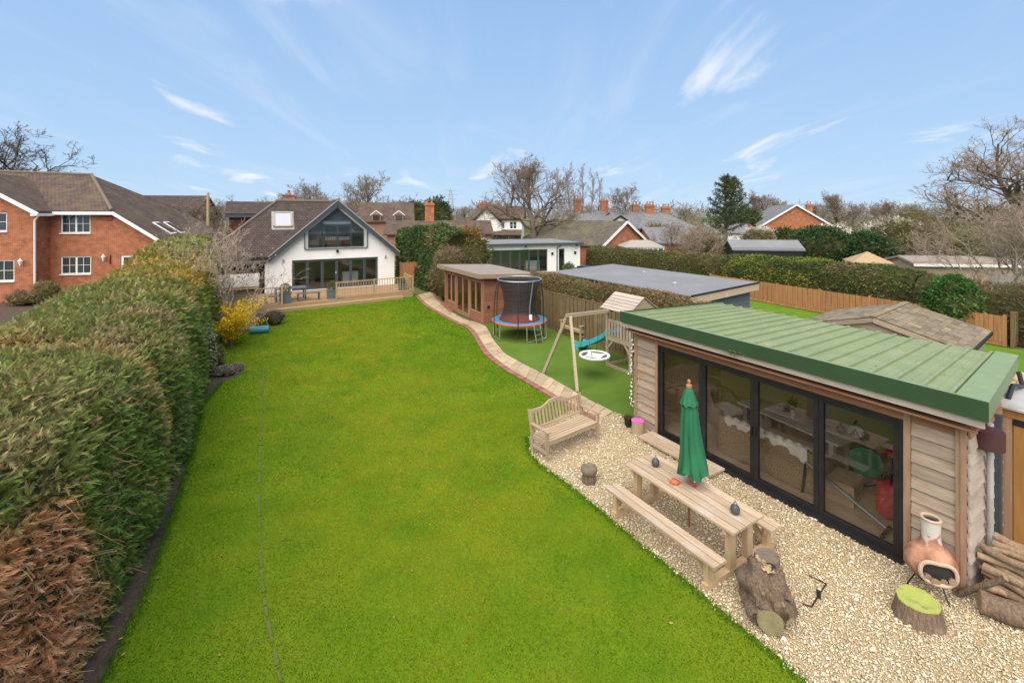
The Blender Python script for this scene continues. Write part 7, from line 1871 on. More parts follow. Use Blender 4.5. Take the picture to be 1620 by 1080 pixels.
for i, (px_, Y, s) in enumerate(far): put_tree('bare_tree', 'far bare tree on the horizon, %s of the seventeen counted from the left' % ORD[i], ash if i % 3 else oakA, px_, Y, s, i * 1.7, 'far trees along the horizon')

# upswept conifer
def conifer(seed, H, rad, base):
    rng = np.random.default_rng(seed); tz = []; br = []
    parts = []
    for top, ox in ((H, 0.0), (H * 0.985, 1.5)):
        nb_ = 40
        z = base + (top - base) * np.linspace(0, 1, nb_) ** 0.9; az = np.arange(nb_) * 2.4 + rng.random(nb_); L = rad * (1 - (z - base) / (top - base)) ** 0.75 * rng.uniform(0.7, 1.1, nb_) + 0.35
        st = np.c_[np.full(nb_, ox) * np.clip((z - base) / (top - base) * 2, 0, 1), np.zeros(nb_), z]
        D = np.c_[np.cos(az), np.sin(az), np.full(nb_, 0.28)]
        PL = np.stack([st + D * (L * k)[:, None] + np.array([0, 0, 1.0]) * (L * (0.30 * k ** 2 - 0.12 * k))[:, None] for k in (0, .35, .7, 1.0)], 1)
        br.append((PL, np.linspace(0.09, 0.02, 4)[None] * np.ones((nb_, 1))))
        n = nb_ * 48; i = rng.integers(0, nb_, n); k = rng.random(n) ** 0.7 * 3; j = np.minimum(k.astype(int), 2); f = (k - j)[:, None]
        P = PL[i, j] * (1 - f) + PL[i, j + 1] * f + rng.normal(0, 0.11, (n, 3)); d = unit(PL[i, 3] - PL[i, 0])
        V, F_, T = sprays(P, unit(d + rng.normal(0, .5, (n, 3))), 0.36, 0.075, plain((0.025, 0.05, 0.018), (0.065, 0.085, 0.025), (0.09, 0.085, 0.03), .35, .6), seed, per=3, droop=-0.05)
        parts.append((V, F_, T))
    tr_ = [(np.array([[[0, 0, 0], [0, 0, H * .3], [0, 0, H * .65], [0, 0, H]]]), np.array([[0.28, .22, .13, .03]])), (np.array([[[0, 0, H * .3], [1.0, 0, H * .55], [1.5, 0, H * .8], [1.5, 0, H * .97]]]), np.array([[.16, .12, .08, .03]]))]
    tp_ = [(*tubes(a, b, 7), np.array(GREY)) for a, b in tr_] + [(*tubes(a, b, 4), np.array(GREY)) for a, b in br]
    return fast_mesh('trunk', *merge(tp_), 'twig', True), fast_mesh('crown', *merge(parts), 'leaf')
put_tree('conifer_tree', 'dark upswept conifer standing above the long hedge', conifer(4, 10.2, 3.3, 3.0), 1148, 58, 1.0, 0.6)
for i, (px_, Y, z_, r, lab) in enumerate(((691, 92, 4.2, (3.2, 2.5, 4.6), 'dark evergreen tree right of the brick chimney stack'), (655, 96, 4.0, (3.4, 3, 4.3), 'dull evergreen tree left of the brick chimney stack'), (1183, 90, 3.2, (2.6, 2.4, 3.4), 'ivy-clad green tree right of the dark conifer'), (1242, 70, 1.4, (2.4, 2, 1.7), 'rounded green bush left of the far brick gable'))):
    blob('evergreen_tree', lab, 'tree', ((px_ - 810) / F_PX * Y, Y, z_), r, 900, 0.7, 0.2, plain((0.035, 0.055, 0.02), (0.075, 0.095, 0.03)), 60 + i, per=3, lump=0.3, fol='crown')
for i, (px_, Y, z_, r, lab) in enumerate(((1300, 45, 2.0, (2.9, 2.2, 2.1), 'large dark green evergreen bush beside the black shed'), (1372, 44, 1.7, (2.3, 2, 1.9), 'dark evergreen bush right of the larger dark bush'))):
    blob('evergreen_bush', lab, 'bush', ((px_ - 810) / F_PX * Y, Y, z_), r, 2700, 0.32, 0.11, plain((0.022, 0.055, 0.02), (0.055, 0.095, 0.032)), 70 + i, per=4, lump=0.3)
for i, (px_, Y, z_, r, lab) in enumerate(((1312, 62, 1.9, (3.4, 2.5, 2.1), 'white blossoming shrub behind the large dark bush'), (1418, 52, 2.5, (3.6, 2.5, 2.8), 'white blossoming tree left of the spreading oak'), (1200, 66, 1.8, (2.3, 2, 1.9), 'pale blossoming shrub below the far brick gable'))):
    blob('blossom_shrub', lab, 'shrub', ((px_ - 810) / F_PX * Y, Y, z_), r, 1500, 0.4, 0.075, plain((0.24, 0.19, 0.11), (0.17, 0.14, 0.075), (0.55, 0.52, 0.44), 0.5, 1.3), 80 + i, per=3, lump=0.35, out=0.5)
for i, (px_, Y, z_, r, lab) in enumerate(((1115, 49, 1.6, (2.6, 2, 2.0), 'brown dry shrub below the dark conifer'), (1500, 39, 2.2, (3.6, 2.6, 2.4), 'olive brown shrub under the spreading oak'), (1572, 35, 2.0, (3.0, 2.4, 2.4), 'brown twiggy shrub behind the pale weeping shrub'), (1040, 64, 1.8, (2.4, 2, 2.2), 'tan twiggy shrub between the slate roofs'), (1445, 60, 3.0, (3.5, 3, 3.2), 'grey brown shrub mass left of the spreading oak trunk'), (1560, 46, 3.0, (5.5, 3, 3.4), 'wide olive brown shrub mass beneath the spreading oak'))):
    blob('twiggy_shrub', lab, 'shrub', ((px_ - 810) / F_PX * Y, Y, z_), r, 1600, 0.5, 0.03, plain((0.19, 0.145, 0.085), (0.13, 0.105, 0.055), (0.14, 0.14, 0.05), 0.4, 0.9), 90 + i, per=4, lump=0.35, out=0.4, droop=0.25)
# scrub that runs on between the far gardens, and the woodland on the horizon
def scatter_mass(name, label, cat, Xr, Yr, Zf, n, L, W, tintf, seed):
    rng = np.random.default_rng(seed); X = rng.uniform(*Xr, n); Y = Yr[0] + (Yr[1] - Yr[0]) * rng.random(n)
    h = Zf(X, Y); P = np.c_[X, Y, h * rng.random(n) ** 0.7]
    V, F_, T = sprays(P, np.tile([0, -0.5, 0.6], (n, 1)), L, W, tintf, seed, per=3, jit=0.8, droop=0.3, fan=0.9)
    return tag(stuff(link(name, fast_mesh(name, V, F_, T, 'leaf'))), label, cat)
hf = lambda s, lo, hi: (lambda X, Y: lo + (hi - lo) * np.clip(fbm(np.c_[X, Y * 0.5, X * 0], 0.11, s, 4) * 2.2 - 0.6, 0, 1))
scatter_mass('undergrowth', 'brown and green scrub filling the far gardens', 'undergrowth', (-75, 95), (58, 128), hf(3, 0.5, 3.2), 16000, 0.95, 0.13, plain((0.16, 0.125, 0.075), (0.10, 0.105, 0.04), (0.06, 0.08, 0.025), 0.4, 0.12), 44)
scatter_mass('woodland', 'grey brown winter woodland along the horizon', 'woodland', (-330, 330), (150, 270), hf(5, 5.0, 11.0), 19000, 2.6, 0.26, plain((0.20, 0.165, 0.125), (0.15, 0.13, 0.085), (0.09, 0.10, 0.045), 0.36, 0.05), 45)

# ------------------------------------------------------------------ flower bed by the hedge: forsythia, bare shrub, heather
def stems(seed, n, H, spread, r=0.012, pts=6, droop=0.0):
    rng = np.random.default_rng(seed); az = rng.uniform(0, 6.28, n); out = rng.uniform(0.15, 1.0, n) * spread; h = H * rng.uniform(0.6, 1.05, n)
    k = np.linspace(0, 1, pts)[None]
    X = (out * np.cos(az))[:, None] * k ** 1.3 + rng.normal(0, .04, (n, pts)); Y = (out * np.sin(az))[:, None] * k ** 1.3 + rng.normal(0, .04, (n, pts)); Z = h[:, None] * (k - droop * k ** 3) + 0 * X
    return np.stack([X, Y, Z], -1), r * (1 - 0.7 * k) * np.ones((n, 1))
p = gp(366, 549)
fo = thing('forsythia', 'bright yellow flowering forsythia bush in front of the garden shed', 'shrub', (p.x, p.y, 0), 0)
PL, RA = stems(5, 95, 2.5, 1.6, 0.011, 7, 0.25); V, F_ = tubes(PL, RA, 4)
stuff(link('stem', fast_mesh('stem', V, F_, np.broadcast_to(np.array([0.24, 0.17, 0.09]), (len(V), 3)) * 1.0, 'twig', True), fo))
rng = np.random.default_rng(6); n = 7500; i = rng.integers(0, 95, n); k = 1.2 + rng.random(n) * 4.7; j = np.minimum(k.astype(int), 5); f = (k - j)[:, None]
P = PL[i, j] * (1 - f) + PL[i, j + 1] * f + rng.normal(0, 0.035, (n, 3)); keep = fbm(P, 1.6, 3, 2) + 0.10 * (P[:, 0] > 0) > 0.47; P = P[keep]; n = len(P)
V, F_ = leaf_quads(P, rand_dir(n, rng), rng.uniform(.05, .085, n), .04, rng=rng)
stuff(link('blossom', fast_mesh('blossom', V, F_, np.repeat(np.array([[0.85, 0.58, 0.012]]) * rng.uniform(.65, 1.1, (n, 1)), 4, 0), 'leaf'), fo))
p = gp(345, 540)
ms_ = bare_tree(31, 3.6, 2.2, 0.3, 0.06, (13, 7, 5, 3), elev=(30, 80), curl=0.22, minr=0.006, leader=0.5)
ms_ = tree_meshes(ms_, (0.30, 0.24, 0.18), (0.42, 0.33, 0.25))
bs = put_tree('bare_shrub', 'leafless grey shrub with pinkish buds behind the forsythia', ms_, 346, p.y, 1.3, 0.3)
rng = np.random.default_rng(8); n = 260; P = np.c_[rng.normal(0, .85, n), rng.normal(0, .6, n), rng.uniform(1.6, 3.1, n)]; V, F_ = leaf_quads(P, rand_dir(n, rng), .09, .06, rng=rng)
stuff(link('bud', fast_mesh('bud', V, F_, np.repeat(np.array([[0.42, 0.22, 0.15]]) * rng.uniform(.6, 1.2, (n, 1)), 4, 0), 'leaf'), bs))
for i, (px_, py_, z_, r, L, W, cs, nm, lab, cat) in enumerate((
    (340, 578, 0.32, (0.33, 0.3, 0.42), .09, .02, ((0.14, 0.135, 0.035), (0.20, 0.16, 0.05)), 'low_shrub', 'small olive shrub at the edge of the hedge bed', 'shrub'),
    (356, 592, 0.12, (0.42, 0.33, 0.17), .06, .015, ((0.22, 0.19, 0.16), (0.30, 0.26, 0.23)), 'heather', 'low grey heather cushion in the hedge bed beside the lawn', 'heather'),
    (374, 585, 0.08, (0.28, 0.25, 0.13), .06, .015, ((0.17, 0.13, 0.12), (0.27, 0.23, 0.21)), 'heather', 'small purple grey heather cushion at the tip of the bed', 'heather'),
    (434, 513, 0.32, (0.5, 0.45, 0.40), .10, .014, ((0.15, 0.105, 0.095), (0.20, 0.14, 0.12)), 'hydrangea', 'dry purple brown hydrangea mound by the corner of the shed', 'shrub'),
    (332, 500, 0.9, (0.55, 0.5, 1.15), .14, .04, ((0.19, 0.17, 0.035), (0.25, 0.19, 0.04)), 'golden_conifer', 'golden olive upright shrub against the hedge end', 'shrub'),
    (322, 600, 0.8, (0.35, 0.45, 0.95), .10, .035, ((0.18, 0.22, 0.12), (0.30, 0.33, 0.22)), 'variegated_shrub', 'pale variegated shrub at the far end of the hedge face', 'shrub'))):
    c = gp(px_, py_); blob(nm, lab, cat, (c.x, c.y, z_), r, 700, L, W, plain(*cs), 110 + i, per=4, lump=0.25)
for i, (px_, py_, lab) in enumerate(((372, 528, 'green tuft of bulb leaves below the forsythia'), (352, 540, 'low green clump of bulb leaves by the hedge bed'))):
    c = gp(px_, py_); PL, RA = stems(50 + i, 60, 0.42, 0.3, 0.006, 4, 0.3); rng = np.random.default_rng(i)
    V, F_ = leaf_quads(PL[:, 0], PL[:, 2] - PL[:, 0] + np.array([0, 0, .1]), rng.uniform(.25, .45, 60), .025, rng=rng)
    t_ = thing('bulb_clump', lab, 'plant', (c.x, c.y, 0), 0, 'bulb leaves in the hedge bed'); stuff(link('leaf', fast_mesh('leaf', V, F_, np.repeat(np.array([[0.05, 0.14, 0.03]]) * rng.uniform(.6, 1.3, (60, 1)), 4, 0), 'leaf'), t_))
# climbing plant in front of the brown fence foot
for i, (px_, py_, r, lab) in enumerate(((975, 534, .45, 'low leafy weeds at the foot of the fence behind the slide'), (948, 520, .4, 'dry weeds at the foot of the fence beside the old bench'))):
    c = gp(px_, py_); blob('weeds', lab, 'weeds', (c.x + 0.3, c.y + 0.3, 0.1), (r, r, 0.25), 160, .12, .03, plain((0.12, 0.13, 0.04), (0.22, 0.17, 0.08)), 130 + i, per=3)
# ------------------------------------------------------------------ red brick house on the left
mat('gold_wood', (0.3, 0.2, 0.1), rough=0.8)
LA = R(12); LO = (-30.4, 29.5)
lh = thing('brick_house', 'red brick two-storey house with brown tiled roof and white windows beyond the hedge', 'house', (LO[0], LO[1], 0), LA)
def lw(px, py): return onwall(LO, LA, px, py)
x1_, _ = lw(236, 380); ev = 5.75
# windows by pixel on the main wall
wins = [((96, 143), (339, 368.5)), ((96, 144), (406, 433))]
holes = []
wr = []
for (pa_, pb_), (ya, yb) in wins:
    a, zt = lw(pa_, ya); b, zb_ = lw(pb_, yb); wr.append((a, b, zb_, zt)); holes.append(rect(a, b, zb_, zt))
da, dt = lw(191, 404); db, _ = lw(226, 404); holes.append(rect(da, db + 0.3, 1.15, dt))
xr = x1_ + 0.6
zr_ = lambda x: min(ev, ev - (x - 4.05) * 0.69) - 0.25
m_ = MB(); wall(m_, [(-0.3, 0), (xr, 0), (xr, zr_(xr)), (4.1, ev - 0.28), (3.55, ev - 0.03), (-0.3, ev - 0.03)], holes, 0, 0.3)
m_.build('wall', 'brick_red', lh, uvm=True)
for a, b, z0, z1 in wr: window(lh, a, b, z0, z1, y=0.05, cols=4, rows=2, fw=0.07, sill='white_paint')
window(lh, da, db + 0.3, 1.15, dt, y=0.05, cols=2, rows=1, fw=0.14, bar=0.1, name='door')
# projecting wing at the far left
wp = -1.25
wx0, _ = onwall((LO[0] + 1.25 * math.sin(LA), LO[1] - 1.25 * math.cos(LA)), LA, 0, 400)
wo = (LO[0] + 1.25 * math.sin(LA), LO[1] - 1.25 * math.cos(LA))
def ww(px, py): return onwall(wo, LA, px, py)
wrx, _ = ww(55, 400)
a0, z1a = ww(10, 336); _, z0a = ww(10, 366); a1, z1b = ww(22, 411); _, z0b = ww(22, 444.5)
a0r, _ = ww(11, 350); a1r, _ = ww(22.5, 430)
w1 = (a0r - 1.9, a0r, z0a, z1a); w2 = (a1r - 2.1, a1r, z0b, z1b)
m_ = MB(); gx = wrx - 3.6
wall(m_, [(wrx - 7.2, 0), (wrx, 0), (wrx, ev - 0.1), (gx, ev + 2.0), (wrx - 7.2, ev - 0.1)], [rect(*w1), rect(*w2)], wp, wp + 0.3)
m_.box(wrx - 0.3, wrx, wp + 0.3, 0.0, 0, ev - 0.1); m_.build('wing_wall', 'brick_red', lh, uvm=True)
for w_ in (w1, w2): window(lh, *w_, y=wp + 0.05, cols=4, rows=2, fw=0.07, sill='white_paint')
MB().box(wrx - 0.02, -0.3, -0.0, 0.3, 0, ev).build('return_wall', 'brick_red', lh, uvm=True)
# roofs
rx_, ry_, rz3 = 0.2, 4.2, 8.35
m_ = MB(); slab(m_, [(-12, -0.35, ev - 0.05), (4.05, -0.35, ev - 0.05), (rx_, ry_, rz3), (-12, ry_, rz3 + 0.3)], 0.14); slab(m_, [(-12, ry_, rz3 + 0.3), (rx_, ry_, rz3), (4.05, 8.9, ev), (-12, 8.9, ev)], 0.14)
m_.build('roof', 'tile_red', lh, uvm=True)
m_ = MB(); zc = lambda x: ev - 0.05 - (x - 4.05) * 0.69
slab(m_, [(4.05, -0.35, ev - 0.05), (x1_ + 0.75, -0.35, zc(x1_ + 0.75)), (x1_ + 0.75, 9.2, zc(x1_ + 0.75)), (4.05, 9.2, ev - 0.05), (rx_, ry_, rz3)], 0.14); m_.build('roof_slope', 'tile_red', lh, uvm=True)
m_ = MB(); slab(m_, [(gx, wp - 0.35, ev + 2.35), (wrx + 0.35, wp - 0.35, ev - 0.12), (wrx + 0.35, 1.0, ev - 0.12), (gx, 3.2, ev + 2.35)][::1], 0.14); slab(m_, [(gx - 4, wp - 0.35, ev - 0.12), (gx, wp - 0.35, ev + 2.35), (gx, 3.2, ev + 2.35), (gx - 4, 1.0, ev - 0.12)], 0.14)
m_.build('wing_roof', 'tile_red', lh, uvm=True)
MB().tube([(4.05, -0.38, ev - 0.02), (rx_, ry_, rz3 + 0.02)], 0.11, 8).build('hip_ridge', 'ridge_tile', lh, smooth=True)
MB().tube([(-12, ry_, rz3 + 0.31), (rx_, ry_, rz3 + 0.02)], 0.11, 8).build('ridge', 'ridge_tile', lh, smooth=True)
MB().bar((4.05, -0.40, ev - 0.2), (x1_ + 0.75, -0.40, zc(x1_ + 0.75) - 0.15), 0.05, 0.2).build('barge_board', 'white_paint', lh)
MB().box(-0.3, 4.05, -0.42, -0.34, ev - 0.34, ev - 0.14).build('gutter', 'white_paint', lh)
MB().bar((gx, wp - 0.38, ev + 2.14), (wrx + 0.4, wp - 0.38, ev - 0.32), 0.05, 0.22).build('barge_board', 'white_paint', lh)
MB().box(wrx, wrx + 0.42, wp - 0.35, -0.3, ev - 0.42, ev - 0.26).build('gutter', 'white_paint', lh)
MB().tube([(wrx + 0.35, wp - 0.2, ev - 0.35), (wrx + 0.07, wp - 0.1, ev - 0.7), (wrx + 0.07, wp - 0.1, 0)], 0.06, 8).build('downpipe', 'white_paint', lh, smooth=True)
# lanterns, alarm box, vent
for i, (f_, o_, px_, py_) in enumerate(((lw, 0.0, 166.5, 408), (ww, wp, 36, 415))):
    x, z = f_(px_, py_)
    l_ = MB(); l_.lathe([(0.03, -0.2), (0.12, 0.1), (0.13, 0.1), (0.05, 0.2), (0.01, 0.27)], 6, (x, o_ - 0.2, z)); l_.bar((x, o_ - 0.2, z - 0.05), (x, o_, z - 0.15), 0.03, 0.03); l_.build('wall_lantern', 'white_paint', lh)
x, z = lw(173.5, 346); MB().prism([(x - 0.2, -0.06, z + 0.12), (x - 0.12, -0.06, z - 0.14), (x + 0.12, -0.06, z - 0.14), (x + 0.2, -0.06, z + 0.12)], (0, 0.06, 0)).build('alarm_box', 'red_paint', lh)
x, z = lw(175, 410.5); MB().box(x - 0.03, x + 0.03, -0.05, 0, z - 0.3, z + 0.3).build('vent', 'tile_hung', lh)
for y_ in (2.2, 3.6):
    a, b = Vector((5.3, y_, zc(5.3) + 0.03)), Vector((6.5, y_, zc(6.5) + 0.03)); MB().bar(a, b, 0.75, 0.07, up=(0.62, 0, 0.78)).build('roof_window', 'white_paint', lh); MB().bar(a + Vector((.1, 0, -.05)), b + Vector((-.1, 0, .11)), 0.55, 0.07, up=(0.62, 0, 0.78)).build('roof_pane', 'tile_red', lh)

# ------------------------------------------------------------------ houses further off
def far_house(name, label, org, rot, w, d, eave, ridge, axis='x', wm='brick_dull', rm='tile_red', wins=(), side=(), chim=(), over=0.35, hip=0.0, bargem=None, wcols=2, gable_m=None, cat='house', dormers=()):
    """A plain pitched-roof house: local x along its front (facing -y), y back."""
    h = thing(name, label, cat, (org[0], org[1], 0), rot)
    m_ = MB()
    if axis == 'x':
        wall(m_, rect(0, w, 0, eave), [rect(*q) for q in wins], 0, 0.3); m_.box(0, w, d - 0.3, d, 0, eave)
        for x in (0, w - 0.3): m_.prism([(x, 0.3, 0), (x, d - 0.3, 0), (x, d - 0.3, eave), (x, d / 2, ridge - 0.2 if not hip else eave), (x, 0.3, eave)], (0.3, 0, 0))
    else:
        wall(m_, [(0, 0), (w, 0), (w, eave), (w / 2, ridge - 0.15 if not hip else eave), (0, eave)], [rect(*q) for q in wins], 0, 0.3); m_.box(0, 0.3, 0.3, d, 0, eave); m_.box(w - 0.3, w, 0.3, d, 0, eave)
    m_.build('wall', wm, h, uvm=True)
    m_ = MB(); o = over; e = eave - 0.1
    if axis == 'x':
        slab(m_, [(-o, -o, e), (w + o, -o, e), (w + o - hip, d / 2, ridge), (-o + hip, d / 2, ridge)], 0.15); slab(m_, [(w + o, d + o, e), (-o, d + o, e), (-o + hip, d / 2, ridge), (w + o - hip, d / 2, ridge)], 0.15)
        if hip: slab(m_, [(-o, d + o, e), (-o, -o, e), (-o + hip, d / 2, ridge)], 0.15); slab(m_, [(w + o, -o, e), (w + o, d + o, e), (w + o - hip, d / 2, ridge)], 0.15)
    else:
        slab(m_, [(-o, d + o, e), (-o, -o, e), (w / 2, -o + hip, ridge), (w / 2, d + o - hip, ridge)], 0.15); slab(m_, [(w + o, -o, e), (w + o, d + o, e), (w / 2, d + o - hip, ridge), (w / 2, -o + hip, ridge)], 0.15)
        if hip: slab(m_, [(-o, -o, e), (w + o, -o, e), (w / 2, -o + hip, ridge)], 0.15)
    m_.build('roof', rm, h, uvm=True)
    if bargem and axis == 'y' and not hip:
        for ex in (-o, w + o): MB().bar((w / 2, -o - 0.03, ridge - 0.1), (ex, -o - 0.03, e - 0.1), 0.05, 0.26).build('barge_board', bargem, h)
    if bargem and axis == 'x':
        MB().box(-o, w + o, -o - 0.06, -o, e - 0.25, e - 0.06).build('fascia', bargem, h)
        for xx in (w + o + 0.03,):
            for ye in (-o, d + o): MB().bar((xx, d / 2, ridge - 0.12), (xx, ye, e - 0.12), 0.05, 0.26).build('barge_board', bargem, h)
    for q in wins: window(h, *q, y=0.08, cols=wcols, rows=2 if wcols > 1 else 1, fw=0.09, bar=0.05)
    for (cx_, cy_, ch_, cw_) in chim:
        m_ = MB(); m_.box(cx_ - cw_ / 2, cx_ + cw_ / 2, cy_ - 0.3, cy_ + 0.3, eave - 0.3, ch_); m_.box(cx_ - cw_ / 2 - 0.08, cx_ + cw_ / 2 + 0.08, cy_ - 0.38, cy_ + 0.38, ch_ - 0.35, ch_ - 0.15); c_ = m_.build('chimney', 'brick_red', h, uvm=True)
        k = max(1, int(cw_ / 0.4))
        for j in range(k): MB().lathe([(0.12, 0), (0.13, 0.05), (0.1, 0.1), (0.09, 0.4), (0.12, 0.45)], 8, (cx_ - cw_ / 2 + (j + .5) * cw_ / k, cy_, ch_)).build('chimney_pot', 'terracotta', c_, smooth=True)
    for (dx_, dz_, dw_) in dormers:
        yb = (dz_ - e) / (ridge - e) * (d / 2 + o) - o
        m_ = MB(); m_.prism([(dx_ - dw_ / 2, yb - 0.25, dz_ - 0.1), (dx_ + dw_ / 2, yb - 0.25, dz_ - 0.1), (dx_ + dw_ / 2, yb - 0.25, dz_ + 0.8), (dx_, yb - 0.25, dz_ + 1.25), (dx_ - dw_ / 2, yb - 0.25, dz_ + 0.8)], (0, 1.8, 0)); dm_ = m_.build('dormer', wm, h, uvm=True)
        for s in (-1, 1): MB().bar((dx_, yb - 0.3, dz_ + 1.32), (dx_ + s * (dw_ / 2 + 0.2), yb - 0.3, dz_ + 0.72), 0.1, 0.12).build('barge_board', 'white_paint', dm_)
        MB().box(dx_ - dw_ / 2 + 0.15, dx_ + dw_ / 2 - 0.15, yb - 0.29, yb - 0.255, dz_, dz_ + 0.75).build('window', 'pane_dark', dm_)
    return h
def xy(px, Y): return ((px - 810) / F_PX * Y, Y)
far_house('far_house', 'house with plain dark tiled roof behind the red brick house', xy(196, 50), R(8), 6.6, 7, 4.9, 7.7, 'x', rm='tile_brown', chim=())
far_house('far_house', 'brown roofed house with two small dormers right of the white house gable', xy(570, 62), R(14), 6.9, 7, 4.6, 7.2, 'x', rm='tile_red', wm='brick_dull', dormers=((2.1, 4.65, 1.2), (5.1, 4.65, 1.2)), wins=((0.8, 1.8, 2.6, 3.6), (4.6, 5.6, 2.6, 3.6)))
far_house('far_house', 'low brown tiled roof behind the tall dark hedge with a big brick chimney stack', xy(612, 50), R(10), 11.5, 6, 3.4, 4.75, 'x', rm='tile_red', chim=((4.6, 3.0, 6.85, 1.05),))
wh = far_house('white_house', 'white rendered house with brown roof and dark windows behind the large oak', xy(752, 78), R(-4), 8.0, 8, 4.9, 7.0, 'x', wm='white_render', rm='tile_red', bargem='black_metal', wins=((2.2, 3.4, 3.0, 4.3), (4.4, 5.0, 3.0, 4.3), (5.9, 7.1, 3.0, 4.3)), chim=((0.6, 4, 7.6, 1.3),))
m_ = MB(); slab(m_, [(1.6, -1.6, 2.1), (8.0, -1.6, 2.1), (8.0, 0, 2.9), (1.6, 0, 2.9)], 0.15); m_.build('porch_roof', 'tile_red', wh, uvm=True); MB().box(1.7, 7.9, -1.3, -1.2, 0, 2.05).build('porch_glazing', 'pane_dark', wh)
far_house('white_house', 'white gable end seen left of the larger white house', xy(745, 76.5), R(10), 5.2, 6, 3.9, 6.8, 'y', wm='white_render', rm='tile_red', bargem='black_metal')
far_house('slate_house', 'grey slate roofed house with twin red brick chimneys', xy(868, 84), R(4), 13.4, 8, 4.4, 6.2, 'x', wm='white_render', rm='slate', chim=((6.2, 3.6, 8.6, 1.5), (11.6, 4.2, 8.3, 1.5)), hip=2.5)
far_house('slate_house', 'white gabled wing with slate roof right of the twin chimneys', xy(957, 74), R(6), 5.0, 6, 3.6, 5.35, 'y', wm='white_render', rm='slate', bargem='black_metal')
far_house('slate_house', 'grey slate roof behind the white gabled wing', xy(978, 80), R(10), 8.0, 7, 4.2, 6.0, 'x', wm='white_render', rm='slate', chim=((4.8, 3.5, 7.4, 1.0),), wins=((1.5, 2.4, 2.6, 3.6), (3.6, 4.5, 2.6, 3.6)))
bgl = far_house('bungalow', 'red brick bungalow with mossy brown tiled roof behind the flat white extension', (9.6, 48.3), R(31), 6.6, 14, 2.2, 4.75, 'y', wm='brick_red', rm='tile_moss', bargem='white_paint', wins=((0.9, 2.9, 0.9, 1.9),), wcols=4)
far_house('slate_house', 'hipped weathered roof with two brick chimneys behind the bare shrub', xy(1012, 66), R(8), 8.6, 8, 3.6, 5.7, 'x', wm='brick_dull', rm='slate', hip=3.0, chim=((3.4, 4.0, 7.0, 1.3), (6.2, 4.4, 6.7, 1.3)))
far_house('outbuilding', 'low brick outbuilding with grey roof right of the white conservatory', xy(1035, 54), R(12), 5.6, 5, 2.2, 3.9, 'x', wm='brick_red', rm='slate', cat='outbuilding')
far_house('white_cottage', 'low white cottage partly hidden by the dark conifer', xy(1128, 74), R(0), 6.4, 6, 2.6, 4.0, 'x', wm='white_render', rm='slate')
far_house('red_cottage', 'small red roofed cottage right of the dark conifer', xy(1165, 78), R(10), 4.0, 5, 2.8, 3.9, 'x', wm='white_render', rm='tile_hung')
far_house('brick_gable_house', 'large red brick gable house with pale roof and white verges in the distance', xy(1207, 84), R(-12), 11.0, 12, 3.6, 7.3, 'y', wm='brick_red', rm='slate', bargem='white_paint', chim=((8.6, 2.5, 7.4, 0.9),))
bs_ = far_house('black_shed', 'long black timber shed with grey felt roof beyond the hedge', xy(1160, 43), R(-7), 6.2, 2.6, 2.3, 3.0, 'x', wm='black_metal', rm='grey_felt', over=0.12, cat='shed')
far_house('white_shed', 'long low shed with white fascia boards beneath the spreading oak', xy(1447, 33), R(-8), 7.2, 3.0, 2.05, 2.35, 'x', wm='weathered', rm='brown_felt', bargem='white_paint', over=0.2, cat='shed')
# straw-coloured pyramid roof
mat('straw_tile', (0.40, 0.28, 0.16), (0.31, 0.215, 0.12), rough=0.9, scale=4, stretch=(1, 1, 9))
c = xy(1372, 35); py = thing('garden_pavilion', 'small pavilion with straw coloured pyramid roof beyond the hedge', 'pavilion', (c[0], c[1], 0), 0.4)
for k in range(5):
    f0_, f1_ = k / 5, (k + 1) / 5 + 0.03; r0_, r1_ = 1.5 * f0_ + 0.05, 1.5 * min(f1_, 1); z0_, z1_ = 2.58 - 0.75 * f0_, 2.58 - 0.75 * min(f1_, 1)
    MB().lathe([(r0_ * 1.2, z0_ - 0.005), (r1_ * 1.2, z1_), (r1_ * 1.2, z1_ - 0.05)][::-1], 4).build('roof_tier', 'straw_tile', py)
for sx in (-1, 1):
    for sy in (-1, 1): MB().box(sx * 0.95 - 0.06, sx * 0.95 + 0.06, sy * 0.95 - 0.06, sy * 0.95 + 0.06, 0, 1.95).build('post', 'post_wood', py)
# white conservatory
c = xy(990, 46.5); cv = thing('conservatory', 'white glazed conservatory with pale hipped roof beside the bungalow', 'conservatory', (c[0], c[1], 0), R(4))
MB().box(0, 4.0, 0, 2.8, 0, 0.6).build('base', 'brick_red', cv, uvm=True)
for k in range(8): MB().box(k * 0.56, k * 0.56 + 0.08, -0.02, 0.06, 0.6, 2.0).build('mullion', 'white_paint', cv)
MB().box(-0.05, 4.05, -0.04, 0.08, 1.95, 2.1).build('eave_beam', 'white_paint', cv); MB().box(0.02, 3.98, 0.06, 2.7, 0.6, 1.95).build('glazing', 'pane_dark', cv)
m_ = MB(); slab(m_, [(-0.1, -0.1, 2.1), (4.1, -0.1, 2.1), (3.0, 1.4, 2.75), (1.0, 1.4, 2.75)], 0.05); slab(m_, [(-0.1, 2.9, 2.1), (-0.1, -0.1, 2.1), (1.0, 1.4, 2.75)], 0.05); slab(m_, [(4.1, -0.1, 2.1), (4.1, 2.9, 2.1), (3.0, 1.4, 2.75)], 0.05); slab(m_, [(4.1, 2.9, 2.1), (-0.1, 2.9, 2.1), (1.0, 1.4, 2.75), (3.0, 1.4, 2.75)], 0.05); m_.build('roof', 'verge', cv)
